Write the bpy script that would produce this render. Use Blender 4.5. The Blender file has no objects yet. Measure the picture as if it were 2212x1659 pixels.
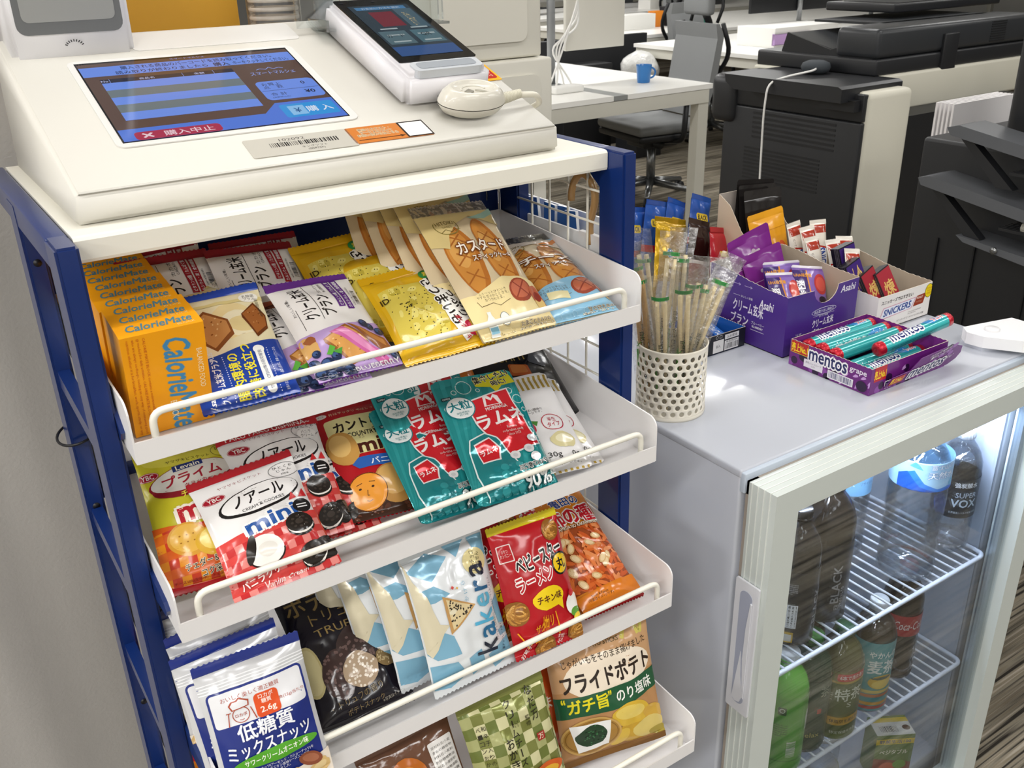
import bpy, bmesh, math, random
from math import sin, cos, pi, radians as R_
from mathutils import Vector as V, Matrix as MX, noise
# ---------------------------------------------------------------- camera, world, lights, exposure
SC = bpy.context.scene
COL = SC.collection
cam = bpy.data.cameras.new('camera'); cam.sensor_width = 36.0; cam.lens = 33.595; cam.clip_start = 0.02; cam.clip_end = 60
camo = bpy.data.objects.new('camera', cam); COL.objects.link(camo)
camo.matrix_world = MX.Translation((-0.37352, -0.75333, 0.19631)) @ MX.Rotation(-0.59014, 4, 'Z') @ MX.Rotation(0.02449, 4, 'Y') @ MX.Rotation(1.13898, 4, 'X')
cam.dof.use_dof = True; cam.dof.focus_distance = 1.1; cam.dof.aperture_fstop = 26
SC.camera = camo
SC.view_settings.view_transform = 'Standard'; SC.view_settings.look = 'None'
SC.view_settings.gamma = 1.0; SC.view_settings.exposure = 0.0; SC.view_settings.use_curve_mapping = False
SC.cycles.use_denoising = True
SC.cycles.max_bounces = 8; SC.cycles.transparent_max_bounces = 32
SC.cycles.sample_clamp_indirect = 4.0
W_ = bpy.data.worlds.new('world'); SC.world = W_; W_.use_nodes = True
W_.node_tree.nodes['Background'].inputs[0].default_value = (1.0, 0.98, 0.95, 1)
W_.node_tree.nodes['Background'].inputs[1].default_value = 0.28
FLOOR = -1.275
CEIL = 1.48
def area(name, loc, sx, sy, power, col=(1, 0.99, 0.975), rot=(0, 0, 0)):
    l = bpy.data.lights.new(name, 'AREA'); l.shape = 'RECTANGLE'; l.size = sx; l.size_y = sy; l.energy = power; l.color = col
    o = bpy.data.objects.new(name, l); COL.objects.link(o); o.location = loc; o.rotation_euler = rot
    return o
for yy in (-3.2, -1.5, 0.25, 2.1, 4.6, 7.4, 10.5):
    for xx in (-4.2, -1.9, 0.35, 2.6, 5.2):  # frontmost row and leftmost column are added fill for rack fronts and fridge side
        area('ceiling_and_fill_light', (xx, yy, CEIL - 0.03), 1.25, 0.30, ((26 if yy < -1 else 19) * {-4.2: 2.4, -1.9: 1.2, 0.35: 0.62}.get(xx, 0.85)) if yy < 3 else 42)
# ---------------------------------------------------------------- materials
_M = {}
def hexc(h):
    if not isinstance(h, str): return tuple(h)
    h = h.lstrip('#'); f = lambda c: c / 12.92 if c <= 0.04045 else ((c + 0.055) / 1.055) ** 2.4
    return tuple(f(int(h[i:i + 2], 16) / 255) for i in (0, 2, 4))
def mat(col, rough=0.45, metal=0.0, coat=0.0, bump=0.0, bs=60, dist=0.002, emit=0, alpha=1.0, trans=0, ior=1.45, spec=0.5, var=0.0):
    key = (col, rough, metal, coat, bump, bs, dist, emit, alpha, trans, ior, spec, var)
    if key in _M: return _M[key]
    m = bpy.data.materials.new('m_%d' % len(_M)); m.use_nodes = True; nt = m.node_tree; b = nt.nodes['Principled BSDF']
    c = hexc(col); b.inputs['Base Color'].default_value = (*c, 1)
    b.inputs['Roughness'].default_value = rough; b.inputs['Metallic'].default_value = metal
    b.inputs['Coat Weight'].default_value = coat; b.inputs['Coat Roughness'].default_value = 0.08
    b.inputs['Alpha'].default_value = alpha; b.inputs['Transmission Weight'].default_value = trans; b.inputs['IOR'].default_value = ior
    b.inputs['Specular IOR Level'].default_value = spec
    if emit: b.inputs['Emission Color'].default_value = (*c, 1); b.inputs['Emission Strength'].default_value = emit
    if bump or var:
        tc = nt.nodes.new('ShaderNodeTexCoord'); n = nt.nodes.new('ShaderNodeTexNoise'); n.inputs['Scale'].default_value = bs; n.inputs['Detail'].default_value = 3
        nt.links.new(tc.outputs['Object'], n.inputs['Vector'])
        if bump:
            bp = nt.nodes.new('ShaderNodeBump'); bp.inputs['Strength'].default_value = bump; bp.inputs['Distance'].default_value = dist
            nt.links.new(n.outputs['Fac'], bp.inputs['Height']); nt.links.new(bp.outputs['Normal'], b.inputs['Normal'])
        if var:
            mx = nt.nodes.new('ShaderNodeMix'); mx.data_type = 'RGBA'; mx.inputs[6].default_value = (*c, 1); mx.inputs[7].default_value = (*[v * (1 - var) for v in c], 1)
            nt.links.new(n.outputs['Fac'], mx.inputs[0]); nt.links.new(mx.outputs[2], b.inputs['Base Color'])
    _M[key] = m; return m
def film(col): return mat(col, 0.2, 0, 0.25, 0.28, 38, 0.0022)          # glossy crinkled snack film
def foil(col): return mat(col, 0.24, 0.55, 0.2, 0.45, 45, 0.003)
def card(col): return mat(col, 0.38, 0, 0.12)
def matte(col): return mat(col, 0.7)
def ink(col): return mat(col, 0.3)
def clear(name, tint=(1, 1, 1), a=0.16, rough=0.08, bump=0.5, bs=90, fk=0.75):   # thin clear plastic: mostly see-through with a glossy skin
    key = ('clear', name)
    if key in _M: return _M[key]
    m = bpy.data.materials.new('clear_' + name); m.use_nodes = True; nt = m.node_tree; nt.nodes.clear()
    o = nt.nodes.new('ShaderNodeOutputMaterial'); t = nt.nodes.new('ShaderNodeBsdfTransparent'); g = nt.nodes.new('ShaderNodeBsdfGlossy'); d = nt.nodes.new('ShaderNodeBsdfDiffuse')
    t.inputs[0].default_value = (*tint, 1); g.inputs['Roughness'].default_value = rough
    lw = nt.nodes.new('ShaderNodeLayerWeight'); lw.inputs[0].default_value = 0.28
    mm = nt.nodes.new('ShaderNodeMath'); mm.operation = 'MULTIPLY_ADD'; mm.inputs[1].default_value = fk; mm.inputs[2].default_value = a
    nt.links.new(lw.outputs['Fresnel'], mm.inputs[0])
    x = nt.nodes.new('ShaderNodeMixShader'); nt.links.new(mm.outputs[0], x.inputs[0]); nt.links.new(t.outputs[0], x.inputs[1]); nt.links.new(g.outputs[0], x.inputs[2]); nt.links.new(x.outputs[0], o.inputs[0])
    if bump:
        tc = nt.nodes.new('ShaderNodeTexCoord'); n = nt.nodes.new('ShaderNodeTexNoise'); n.inputs['Scale'].default_value = bs
        bp = nt.nodes.new('ShaderNodeBump'); bp.inputs['Strength'].default_value = bump; bp.inputs['Distance'].default_value = 0.003
        nt.links.new(tc.outputs['Object'], n.inputs['Vector']); nt.links.new(n.outputs['Fac'], bp.inputs['Height'])
        for q in (g, lw): nt.links.new(bp.outputs['Normal'], q.inputs['Normal'])
    _M[key] = m; return m
# ---------------------------------------------------------------- mesh builder
class MB:
    def __init__(s): s.v = []; s.f = []; s.m = []; s.mats = []; s.sm = []
    def mi(s, m):
        if m not in s.mats: s.mats.append(m)
        return s.mats.index(m)
    def add(s, vs, fs, m, smooth=False):
        o = len(s.v); k = s.mi(m); s.v += [tuple(p) for p in vs]
        for f in fs: s.f.append(tuple(i + o for i in f)); s.m.append(k); s.sm.append(smooth)
        return s
    def box(s, a, b, m, T=None, bev=0.0):
        x0, y0, z0 = a; x1, y1, z1 = b
        if bev:
            bm = bmesh.new(); bmesh.ops.create_cube(bm, size=1)
            for v in bm.verts: v.co = V(((x0 + x1) / 2 + v.co.x * (x1 - x0), (y0 + y1) / 2 + v.co.y * (y1 - y0), (z0 + z1) / 2 + v.co.z * (z1 - z0)))
            bmesh.ops.bevel(bm, geom=bm.edges[:], offset=bev, segments=3, profile=0.5, affect='EDGES')
            return s.bm(bm, m, T, True)
        vs = [V((x, y, z)) for x in (x0, x1) for y in (y0, y1) for z in (z0, z1)]
        if T: vs = [T @ p for p in vs]
        return s.add(vs, [(0, 1, 3, 2), (4, 6, 7, 5), (0, 4, 5, 1), (2, 3, 7, 6), (0, 2, 6, 4), (1, 5, 7, 3)], m)
    def bm(s, bm, m, T=None, smooth=False):
        bm.verts.index_update(); vs = [T @ v.co if T else v.co.copy() for v in bm.verts]
        s.add(vs, [[v.index for v in f.verts] for f in bm.faces], m, smooth); bm.free(); return s
    def prism(s, poly, d0, d1, m, ax='z', T=None):        # poly in the two other axes, extruded along ax
        mk = {'z': lambda a, b, c: V((a, b, c)), 'y': lambda a, b, c: V((a, c, b)), 'x': lambda a, b, c: V((c, a, b))}[ax]
        n = len(poly); vs = [mk(p[0], p[1], d0) for p in poly] + [mk(p[0], p[1], d1) for p in poly]
        if T: vs = [T @ p for p in vs]
        fs = [(i, (i + 1) % n, (i + 1) % n + n, i + n) for i in range(n)] + [tuple(range(n))[::-1], tuple(range(n, 2 * n))]
        return s.add(vs, fs, m)
    def tube(s, pts, r, m, n=8, closed=False, caps=True):
        P = [V(p) for p in pts]; N = len(P); vs = []; fs = []; up = None
        for i in range(N):
            a = P[i - 1] if (i or closed) else P[i]; b = P[(i + 1) % N] if (i < N - 1 or closed) else P[i]
            t = (b - a).normalized()
            if up is None: up = t.orthogonal().normalized()
            up = (up - t * up.dot(t)).normalized(); w = t.cross(up); rr = r[i] if isinstance(r, (list, tuple)) else r
            for k in range(n): vs.append(P[i] + (up * cos(2 * pi * k / n) + w * sin(2 * pi * k / n)) * rr)
        for i in range(N if closed else N - 1):
            j = (i + 1) % N
            for k in range(n): fs.append((i * n + k, i * n + (k + 1) % n, j * n + (k + 1) % n, j * n + k))
        if caps and not closed: fs += [tuple(range(n))[::-1], tuple(range((N - 1) * n, N * n))]
        return s.add(vs, fs, m, True)
    def lathe(s, prof, m, n=32, c=(0, 0, 0), sq=0.0, T=None):      # profile (r, z); sq squares the cross-section
        vs = []; fs = []
        for r, z in prof:
            for k in range(n):
                a = 2 * pi * k / n; q = 1 + sq * (abs(sin(2 * a)) ** 1.5 - 0.3)
                p = V((c[0] + r * q * cos(a), c[1] + r * q * sin(a), c[2] + z)); vs.append(T @ p if T else p)
        for i in range(len(prof) - 1):
            for k in range(n): fs.append((i * n + k, i * n + (k + 1) % n, (i + 1) * n + (k + 1) % n, (i + 1) * n + k))
        return s.add(vs, fs, m, True)
    def cyl(s, a, b, r, m, n=20): return s.tube([a, b], r, m, n)
    def build(s, name, parent=None, loc=None):
        me = bpy.data.meshes.new(name); me.from_pydata(s.v, [], s.f)
        for m in s.mats: me.materials.append(m)
        me.polygons.foreach_set('material_index', s.m); me.polygons.foreach_set('use_smooth', s.sm); me.update()
        if any(s.sm) and not all(s.sm): pass
        o = bpy.data.objects.new(name, me); COL.objects.link(o)
        if parent: o.parent = parent
        if loc: o.location = loc
        return o
def fillet(pts, r, n=4):                                   # round the corners of a 3D polyline
    P = [V(p) for p in pts]; out = [P[0]]
    for i in range(1, len(P) - 1):
        a = (P[i - 1] - P[i]); b = (P[i + 1] - P[i]); q = min(r, a.length / 2, b.length / 2); A = P[i] + a.normalized() * q; B = P[i] + b.normalized() * q
        for k in range(n + 1):
            t = k / n; out.append(A * (1 - t) ** 2 + P[i] * 2 * t * (1 - t) + B * t * t)
    return out + [P[-1]]
def rrect(x0, y0, x1, y1, r, n=4):
    out = []
    for cx, cy, a0 in ((x1 - r, y1 - r, 0), (x0 + r, y1 - r, 90), (x0 + r, y0 + r, 180), (x1 - r, y0 + r, 270)):
        for k in range(n + 1): a = R_(a0 + 90 * k / n); out.append((cx + r * cos(a), cy + r * sin(a)))
    return out
def tag(o, label=None, cat=None, group=None, kind=None):
    for k, v in (('label', label), ('category', cat), ('group', group), ('kind', kind)):
        if v: o[k] = v
    return o
def empty(name, loc=(0, 0, 0), label=None, cat=None, group=None, M=None):
    o = bpy.data.objects.new(name, None); o.empty_display_size = 0.02; COL.objects.link(o)
    if M is not None: o.matrix_world = M
    else: o.location = loc
    return tag(o, label, cat, group)
def kids(o): return [c for c in bpy.data.objects if c.parent == o]
def copy_tree(o, parent=None, M=None, label=None, group=None):
    c = o.copy(); COL.objects.link(c)
    if parent: c.parent = parent
    elif M is not None: c.matrix_world = M
    if label: c['label'] = label
    if group: c['group'] = group
    for k in kids(o): copy_tree(k, c)
    return c
def struct(mb, name): return tag(mb.build(name), kind='structure')
# ---------------------------------------------------------------- printed artwork: flat shapes and lettering laid on a surface
_T = {}
_tc = bpy.data.curves.new('lettering', 'FONT'); _to = bpy.data.objects.new('lettering', _tc); COL.objects.link(_to)
def glyphs(s, bold=0.0, shear=0.0, res=2, sp=1.0):
    k = (s, bold, shear, res, sp)
    if k in _T: return _T[k]
    _tc.body = s; _tc.offset = bold; _tc.shear = shear; _tc.resolution_u = res; _tc.space_line = sp; _tc.align_x = 'CENTER' if '\n' in s else 'LEFT'
    dg = bpy.context.evaluated_depsgraph_get(); dg.update(); ev = _to.evaluated_get(dg); me = ev.to_mesh()
    vs = [(v.co.x, v.co.y) for v in me.vertices]; fs = [tuple(p.vertices) for p in me.polygons]; ev.to_mesh_clear()
    x0 = min(v[0] for v in vs); x1 = max(v[0] for v in vs); y0 = min(v[1] for v in vs); y1 = max(v[1] for v in vs)
    _T[k] = (vs, fs, (x0, y0, x1, y1)); return _T[k]
class Art:
    """S(x, y) -> (point, normal), x,y in mm on the printed face"""
    def __init__(s, mb, S, W, H, fin=film, L=0, sc=1.0, flat=False, st=0.00004):
        s.mb = mb; s.S = S; s.W = W; s.H = H; s.fin = fin; s.L = L; s.k = 0; s.sc = sc; s.flat = flat; s.st = st; s.clip = True
    def put(s, vs, fs, col):
        m = s.fin(col) if isinstance(col, str) else col
        s.k += 1; off = 0.00014 + s.st * s.k
        if s.clip: vs = [(min(max(p[0], -s.W / 2), s.W / 2), min(max(p[1], 0), s.H), *p[2:]) for p in vs]
        if not s.flat:
            bm = bmesh.new(); B = [bm.verts.new((p[0], p[1], p[2] if len(p) > 2 else 0)) for p in vs]
            for f in fs:
                try: bm.faces.new([B[i] for i in f])
                except ValueError: pass
            for it in range(6):
                E = [e for e in bm.edges if e.calc_length() > s.L]
                if not E: break
                bmesh.ops.subdivide_edges(bm, edges=E, cuts=1); bmesh.ops.triangulate(bm, faces=[f for f in bm.faces if len(f.verts) > 4])
            bm.verts.index_update(); vs = [tuple(v.co) for v in bm.verts]; fs = [[v.index for v in f.verts] for f in bm.faces]; bm.free()
        out = []
        for q in vs:
            p, n = s.S(q[0], q[1]); out.append(p + n * (off + (s.st * 0.075 * q[2] if len(q) > 2 else 0)))
        s.mb.add(out, fs, m, not s.flat); return s
    def poly(s, pts, col): return s.put(list(pts), [tuple(range(len(pts)))], col) if len(pts) <= 4 or s.flat else s.fan(pts, col)
    def fan(s, pts, col):
        from mathutils.geometry import tessellate_polygon
        t = tessellate_polygon([[V((x, y, 0)) for x, y in pts]]); return s.put(list(pts), [tuple(q) for q in t], col)
    def rect(s, x0, y0, x1, y1, col):
        if s.flat: return s.put([(x0, y0), (x1, y0), (x1, y1), (x0, y1)], [(0, 1, 2, 3)], col)
        nx = max(1, int((x1 - x0) / s.L)); ny = max(1, int((y1 - y0) / s.L))
        vs = [(x0 + (x1 - x0) * i / nx, y0 + (y1 - y0) * j / ny) for j in range(ny + 1) for i in range(nx + 1)]
        return s.put(vs, [(j * (nx + 1) + i, j * (nx + 1) + i + 1, (j + 1) * (nx + 1) + i + 1, (j + 1) * (nx + 1) + i) for j in range(ny) for i in range(nx)], col)
    def rot(s, pts, cx, cy, a):
        c, d = cos(R_(a)), sin(R_(a)); return [(cx + (x - cx) * c - (y - cy) * d, cy + (x - cx) * d + (y - cy) * c) for x, y in pts]
    def box(s, cx, cy, w, h, col, rot=0, r=0):
        p = rrect(cx - w / 2, cy - h / 2, cx + w / 2, cy + h / 2, r) if r else [(cx - w / 2, cy - h / 2), (cx + w / 2, cy - h / 2), (cx + w / 2, cy + h / 2), (cx - w / 2, cy + h / 2)]
        return s.fan(s.rot(p, cx, cy, rot), col)
    def ell(s, cx, cy, rx, ry, col, rot=0, n=20, wob=0, seed=0):
        p = []
        for i in range(n):
            a = 2 * pi * i / n; w = 1 + wob * noise.noise(V((cos(a) * 1.6 + seed * 7.1, sin(a) * 1.6, seed))); p.append((cx + rx * w * cos(a), cy + ry * w * sin(a)))
        return s.fan(s.rot(p, cx, cy, rot), col)
    def ring(s, cx, cy, rx, ry, t, col, rot=0, n=26, a0=0, a1=360):
        vs = []; N = n + 1
        for i in range(N):
            a = R_(a0 + (a1 - a0) * i / n); vs += [(cx + rx * cos(a), cy + ry * sin(a)), (cx + (rx - t) * cos(a), cy + (ry - t) * sin(a))]
        return s.put(s.rot(vs, cx, cy, rot), [(2 * i, 2 * i + 2, 2 * i + 3, 2 * i + 1) for i in range(n)], col)
    def line(s, pts, t, col):
        for a, b in zip(pts, pts[1:]):
            d = (V(b) - V(a)); 
            if d.length < 1e-6: continue
            n = V((-d.y, d.x)).normalized() * t / 2; s.k -= 1 if a is not pts[0] else 0
            s.put([tuple(V(a) + n), tuple(V(a) - n), tuple(V(b) - n), tuple(V(b) + n)], [(0, 1, 2, 3)], col)
        return s
    def txt(s, t, x, y, w, h, col, rot=0, b=0.0, sh=0.0, out=None, ow=0.06, res=2, sp=1.0):   # centred at x,y and stretched to w by h mm
        b = min(b * 0.6, 0.045); ow = min(ow, 0.08)
        vs, fs, (x0, y0, x1, y1) = glyphs(t, 0.0, sh, res, sp)
        def fat(D):
            n = len(vs); return [(a + dx, c + dy, float(i)) for i, (dx, dy) in enumerate(D) for a, c in vs], [tuple(i + n * k for i in f) for k in range(len(D)) for f in fs]
        circ = lambda r, n, p=0: [(r * cos(2 * pi * (k + p) / n), r * sin(2 * pi * (k + p) / n)) for k in range(n)]
        sx = w / (x1 - x0); sy = h / (y1 - y0)
        lay = lambda VS: [(a, c, *k[2:]) for (a, c), k in zip(s.rot([(x + (k[0] - (x0 + x1) / 2) * sx, y + (k[1] - (y0 + y1) / 2) * sy) for k in VS], x, y, rot), VS)]
        if out:
            r = b + ow; V_, F_ = fat(circ(r, 8) + circ(r * .55, 4, .5)); s.put(lay(V_), F_, out)
        V_, F_ = fat(circ(b * .8, 4, .5)) if b > 0.008 else (vs, fs)
        return s.put(lay(V_), F_, col)
    def lines(s, x, y, w, n, dy, col, t='原材料名小麦粉砂糖植物油脂食塩内容量賞味期限保存方法', h=None, rot=0):   # small print
        for i in range(n):
            k = (i * 5) % 9; q = t[k:] + t[:k]; wx = w * (1 if i < n - 1 else 0.6); px, py = s.rot([(x - (w - wx) / 2, y - i * dy)], x, y, rot)[0]
            s.txt(q[:max(4, int(wx / dy * 1.3))], px, py, wx, h or dy * 0.6, col, rot=rot, res=1)
        return s
    def bars(s, x, y, w, h, col, n=26, rot=0, seed=1):
        rn = random.Random(seed); c = x - w / 2; vs = []; fs = []
        while c < x + w / 2:
            q = rn.choice((0.25, 0.4, 0.7)) * w / n * 1.3; o = len(vs); vs += s.rot([(c, y - h / 2), (c + q, y - h / 2), (c + q, y + h / 2), (c, y + h / 2)], x, y, rot); fs.append((o, o + 1, o + 2, o + 3)); c += q + rn.choice((0.35, 0.6, 0.8)) * w / n * 1.2
        return s.put(vs, fs, col)
    def grid(s, x0, y0, x1, y1, cols, c, skip=None):          # chequer / gingham cells, one layer per colour
        cells = {}
        nx = int((x1 - x0) / c) + 1; ny = int((y1 - y0) / c) + 1
        for i in range(nx):
            for j in range(ny):
                k = cols[(i % 2) * 2 + (j % 2)]
                if k: cells.setdefault(k, []).append((x0 + i * c, y0 + j * c))
        for k, L in cells.items():
            vs = []; fs = []
            for x, y in L:
                o = len(vs); X, Y = min(x + c, x1), min(y + c, y1)
                if X <= x or Y <= y: continue
                vs += [(x, y), (X, y), (X, Y), (x, Y)]; fs.append((o, o + 1, o + 2, o + 3))
            s.put(vs, fs, k); s.k -= 0
        return s
def plane_S(T, sc=0.001): # flat face: T maps (x,y) mm -> world/local
    n = (T.to_3x3() @ V((0, 0, 1))).normalized(); return lambda x, y: (T @ V((x * sc, y * sc, 0)), n)
def face_T(o, ex, ey):
    ex = V(ex).normalized(); ey = V(ey).normalized(); ez = ex.cross(ey); M = MX.Identity(4)
    for i, a in enumerate((ex, ey, ez)):
        for j in range(3): M[j][i] = a[j]
    M.translation = V(o); return M
def face(mb, o, ex, ey, W, H, fin=card, sc=1.0):               # artwork on a flat face: o = bottom centre (m), W,H in mm
    return Art(mb, plane_S(face_T(o, ex, ey), 0.001 * sc), W, H, fin, flat=True)
def posem(p):
    bx, by, bz, yaw, r, roll = p[:6]; yaw, r, roll = map(R_, (yaw, r, roll))
    U = V((0, sin(r), cos(r))); X = V((1, 0, 0)); Z = MX.Rotation(yaw, 3, 'Z')
    X2 = Z @ (cos(roll) * X + sin(roll) * U); U2 = Z @ (-sin(roll) * X + cos(roll) * U)
    return face_T((bx, by, bz), X2, U2)
# ---------------------------------------------------------------- soft packets
class Bag:
    """pillow packet: local x right, y up, z out of the printed front; sizes in mm"""
    def __init__(s, W, H, T=28, seal=(9, 9), seed=0, crump=1.0, pinch=0.05, pouch=False, bend=0.0, zig=True, rc=6):
        s.W, s.H, s.Tk, s.seal, s.seed, s.cr, s.pinch, s.pouch, s.bend, s.zig, s.rc = W, H, T, seal, seed, crump, pinch, pouch, bend, zig, rc
    def g(s, y):
        b, t = s.seal; q = (y - b) / (s.H - b - t)
        if q <= 0 or q >= 1: return 0.0
        if s.pouch: return min(1, (1 - q) * 1.9) ** 0.8 * min(1, q * 5 + 0.25) ** 0.6
        return (sin(pi * min(max(q, 0), 1))) ** 0.55
    def loc(s, x, y, side=1):
        W, H = s.W, s.H; g = s.g(y); u = 2 * x / W
        e = max(0.0, 1 - abs(u) ** 2.4) ** 0.75
        z = s.Tk / 2 * e * g
        if s.cr:
            q = V((x * 0.034 + s.seed * 9.7, y * 0.034, side * 3.3)); z += (noise.noise(q) * 3.4 + noise.noise(q * 2.1) * 0.9) * s.cr * min(1, g * 1.6) * min(1, 4 * (1 - abs(u)) + 0.1)
            f = min(1, 3 * min(abs(y - s.seal[0]), abs(H - s.seal[1] - y)) / H); z += sin(x * 0.34 + s.seed) * 0.7 * (1 - f) * g * s.cr * e
        inseal = y < s.seal[0] or y > H - s.seal[1]
        if inseal and s.zig and not s.pouch: z += 0.28 * sin(y * 3.6)
        z += 0.22
        zz = z * side
        zz += s.bend * ((y / H - 0.5) ** 2 - 0.25) * 4 + (noise.noise(V((x * 0.02, y * 0.02, s.seed * 5.1))) * 3 * s.cr if inseal else 0) * (1 if s.cr else 0)
        X = x * (1 - s.pinch * g)
        if s.pouch:
            for cy, sg in ((s.rc, -1), (H - s.rc, 1)):
                if (y - cy) * sg > 0:
                    d = min(abs(y - cy), s.rc); ins = s.rc - math.sqrt(max(0, s.rc ** 2 - d * d)); X = max(-W / 2 + ins, min(W / 2 - ins, X))
        return V((X, y, zz)) * 0.001
    def S(s, x, y, side=1):
        p = s.loc(x, y, side); d = 0.8
        a = s.loc(min(x + d, s.W / 2), y, side) - s.loc(max(x - d, -s.W / 2), y, side); b = s.loc(x, min(y + d, s.H), side) - s.loc(x, max(y - d, 0), side)
        n = a.cross(b)
        n = n.normalized() if n.length > 1e-12 else V((0, 0, 1)); return p, (n if side > 0 else -n)
    def sheet(s, mb, y0, y1, m, side=1, nx=34, step=2.8, zig=0):
        ny = max(2, int((y1 - y0) / step)); vs = []
        for j in range(ny + 1):
            for i in range(nx + 1):
                y = y0 + (y1 - y0) * j / ny; x = -s.W / 2 + s.W * i / nx
                p = s.loc(x, y, side)
                if zig and ((j == ny and zig > 0) or (j == 0 and zig < 0)): p.y += (0.0011 if i % 2 else -0.0004) * zig
                vs.append(p)
        fs = [(j * (nx + 1) + i, j * (nx + 1) + i + 1, (j + 1) * (nx + 1) + i + 1, (j + 1) * (nx + 1) + i) for j in range(ny) for i in range(nx)]
        mb.add(vs, fs if side > 0 else [f[::-1] for f in fs], m, True)
def make_bag(name, pose, bag, base, art, label, cat, group=None, top=None, bot=None, back=None, sealm=None, scale=1.0, fin=film, body='film_body', ysc=1.0):
    """root empty > film_body (front, back and print), top_seal, bottom_seal"""
    root = empty(name, M=posem(pose) @ MX.Diagonal((scale, scale * ysc, scale, 1)), label=label, cat=cat, group=group); root['_ysc'] = ysc
    b, t = bag.seal; m = fin(base) if isinstance(base, str) else base
    mk = lambda c: m if c is None else (fin(c) if isinstance(c, str) else c)
    mb = MB(); bag.sheet(mb, b, bag.H - t, m, 1); bag.sheet(mb, b, bag.H - t, mk(back), -1, 14, 8)
    if art:
        A = Art(mb, bag.S, bag.W, bag.H, fin, L=3.4, st=0.00006); art(A)
    mb.build(body, root)
    for nm, y0, y1, c, zg in (('top_seal', bag.H - t, bag.H, top, 1), ('bottom_seal', 0, b, bot, -1)):
        if y1 - y0 < 0.5: continue
        q = MB(); n = 40 if bag.zig else 16
        bag.sheet(q, y0, y1, mk(c), 1, n, 0.9 if bag.zig else 3, zg if bag.zig else 0); bag.sheet(q, y0, y1, mk(c), -1, n, 3, zg if bag.zig else 0)
        q.build(nm, root)
    return root
def again(root, pose, label, group=None, scale=1.0): return copy_tree(root, M=posem(pose) @ MX.Diagonal((scale, scale * root['_ysc'], scale, 1)), label=label, group=group)
# ---------------------------------------------------------------- room
def carpet_mat():
    m = bpy.data.materials.new('carpet'); m.use_nodes = True; nt = m.node_tree; b = nt.nodes['Principled BSDF']; b.inputs['Roughness'].default_value = 0.95; b.inputs['Specular IOR Level'].default_value = 0.1
    N = nt.nodes.new; L = nt.links.new
    tc = N('ShaderNodeTexCoord'); mp = N('ShaderNodeMapping'); mp.inputs['Rotation'].default_value = (0, 0, R_(0)); mp.inputs['Scale'].default_value = (2.6, 150, 1); L(tc.outputs['Object'], mp.inputs[0])
    n1 = N('ShaderNodeTexNoise'); n1.inputs['Scale'].default_value = 1.0; n1.inputs['Detail'].default_value = 2; L(mp.outputs[0], n1.inputs['Vector'])
    mp2 = N('ShaderNodeMapping'); mp2.inputs['Scale'].default_value = (1.2, 14, 1); L(tc.outputs['Object'], mp2.inputs[0])
    n2 = N('ShaderNodeTexNoise'); n2.inputs['Scale'].default_value = 1.0; n2.inputs['Detail'].default_value = 2; L(mp2.outputs[0], n2.inputs['Vector'])
    r = N('ShaderNodeValToRGB'); L(n1.outputs['Fac'], r.inputs[0]); e = r.color_ramp.elements
    e[0].position = 0.36; e[0].color = (*hexc('#34302b'), 1); e[1].position = 0.66; e[1].color = (*hexc('#aaa294'), 1)
    for p, c in ((0.43, '#726c60'), (0.5, '#8f8879'), (0.57, '#857b69')): k = e.new(p); k.color = (*hexc(c), 1)
    r2 = N('ShaderNodeValToRGB'); L(n2.outputs['Fac'], r2.inputs[0]); r2.color_ramp.elements[0].position = 0.35; r2.color_ramp.elements[0].color = (0.45, 0.44, 0.43, 1); r2.color_ramp.elements[1].position = 0.6; r2.color_ramp.elements[1].color = (1, 1, 1, 1)
    mx = N('ShaderNodeMix'); mx.data_type = 'RGBA'; mx.blend_type = 'MULTIPLY'; mx.inputs[0].default_value = 1; L(r.outputs[0], mx.inputs[6]); L(r2.outputs[0], mx.inputs[7]); L(mx.outputs[2], b.inputs['Base Color'])
    n3 = N('ShaderNodeTexNoise'); n3.inputs['Scale'].default_value = 300; L(tc.outputs['Object'], n3.inputs['Vector']); bp = N('ShaderNodeBump'); bp.inputs['Strength'].default_value = 0.5; bp.inputs['Distance'].default_value = 0.004
    L(n3.outputs['Fac'], bp.inputs['Height']); L(bp.outputs[0], b.inputs['Normal']); return m
struct(MB().box((-6, -5, FLOOR - 0.1), (16, 20, FLOOR), carpet_mat()), 'floor')
struct(MB().box((-6, -5, CEIL), (16, 20, CEIL + 0.1), mat('#e6e4de', 0.9)), 'ceiling')
struct(MB().box((-6, 20, FLOOR), (16, 20.2, CEIL), mat('#d9d8d4', 0.8)), 'wall_back')
struct(MB().box((16, -5, FLOOR), (16.2, 20, CEIL), mat('#d6d5d0', 0.8)), 'wall_right')
struct(MB().box((-6, -5.2, FLOOR), (16, -5, CEIL), mat('#cfcdc8', 0.8)), 'wall_front')
struct(MB().box((-6.2, -5, FLOOR), (-6, 20, CEIL), mat('#cfcdc8', 0.8)), 'wall_left')
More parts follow.
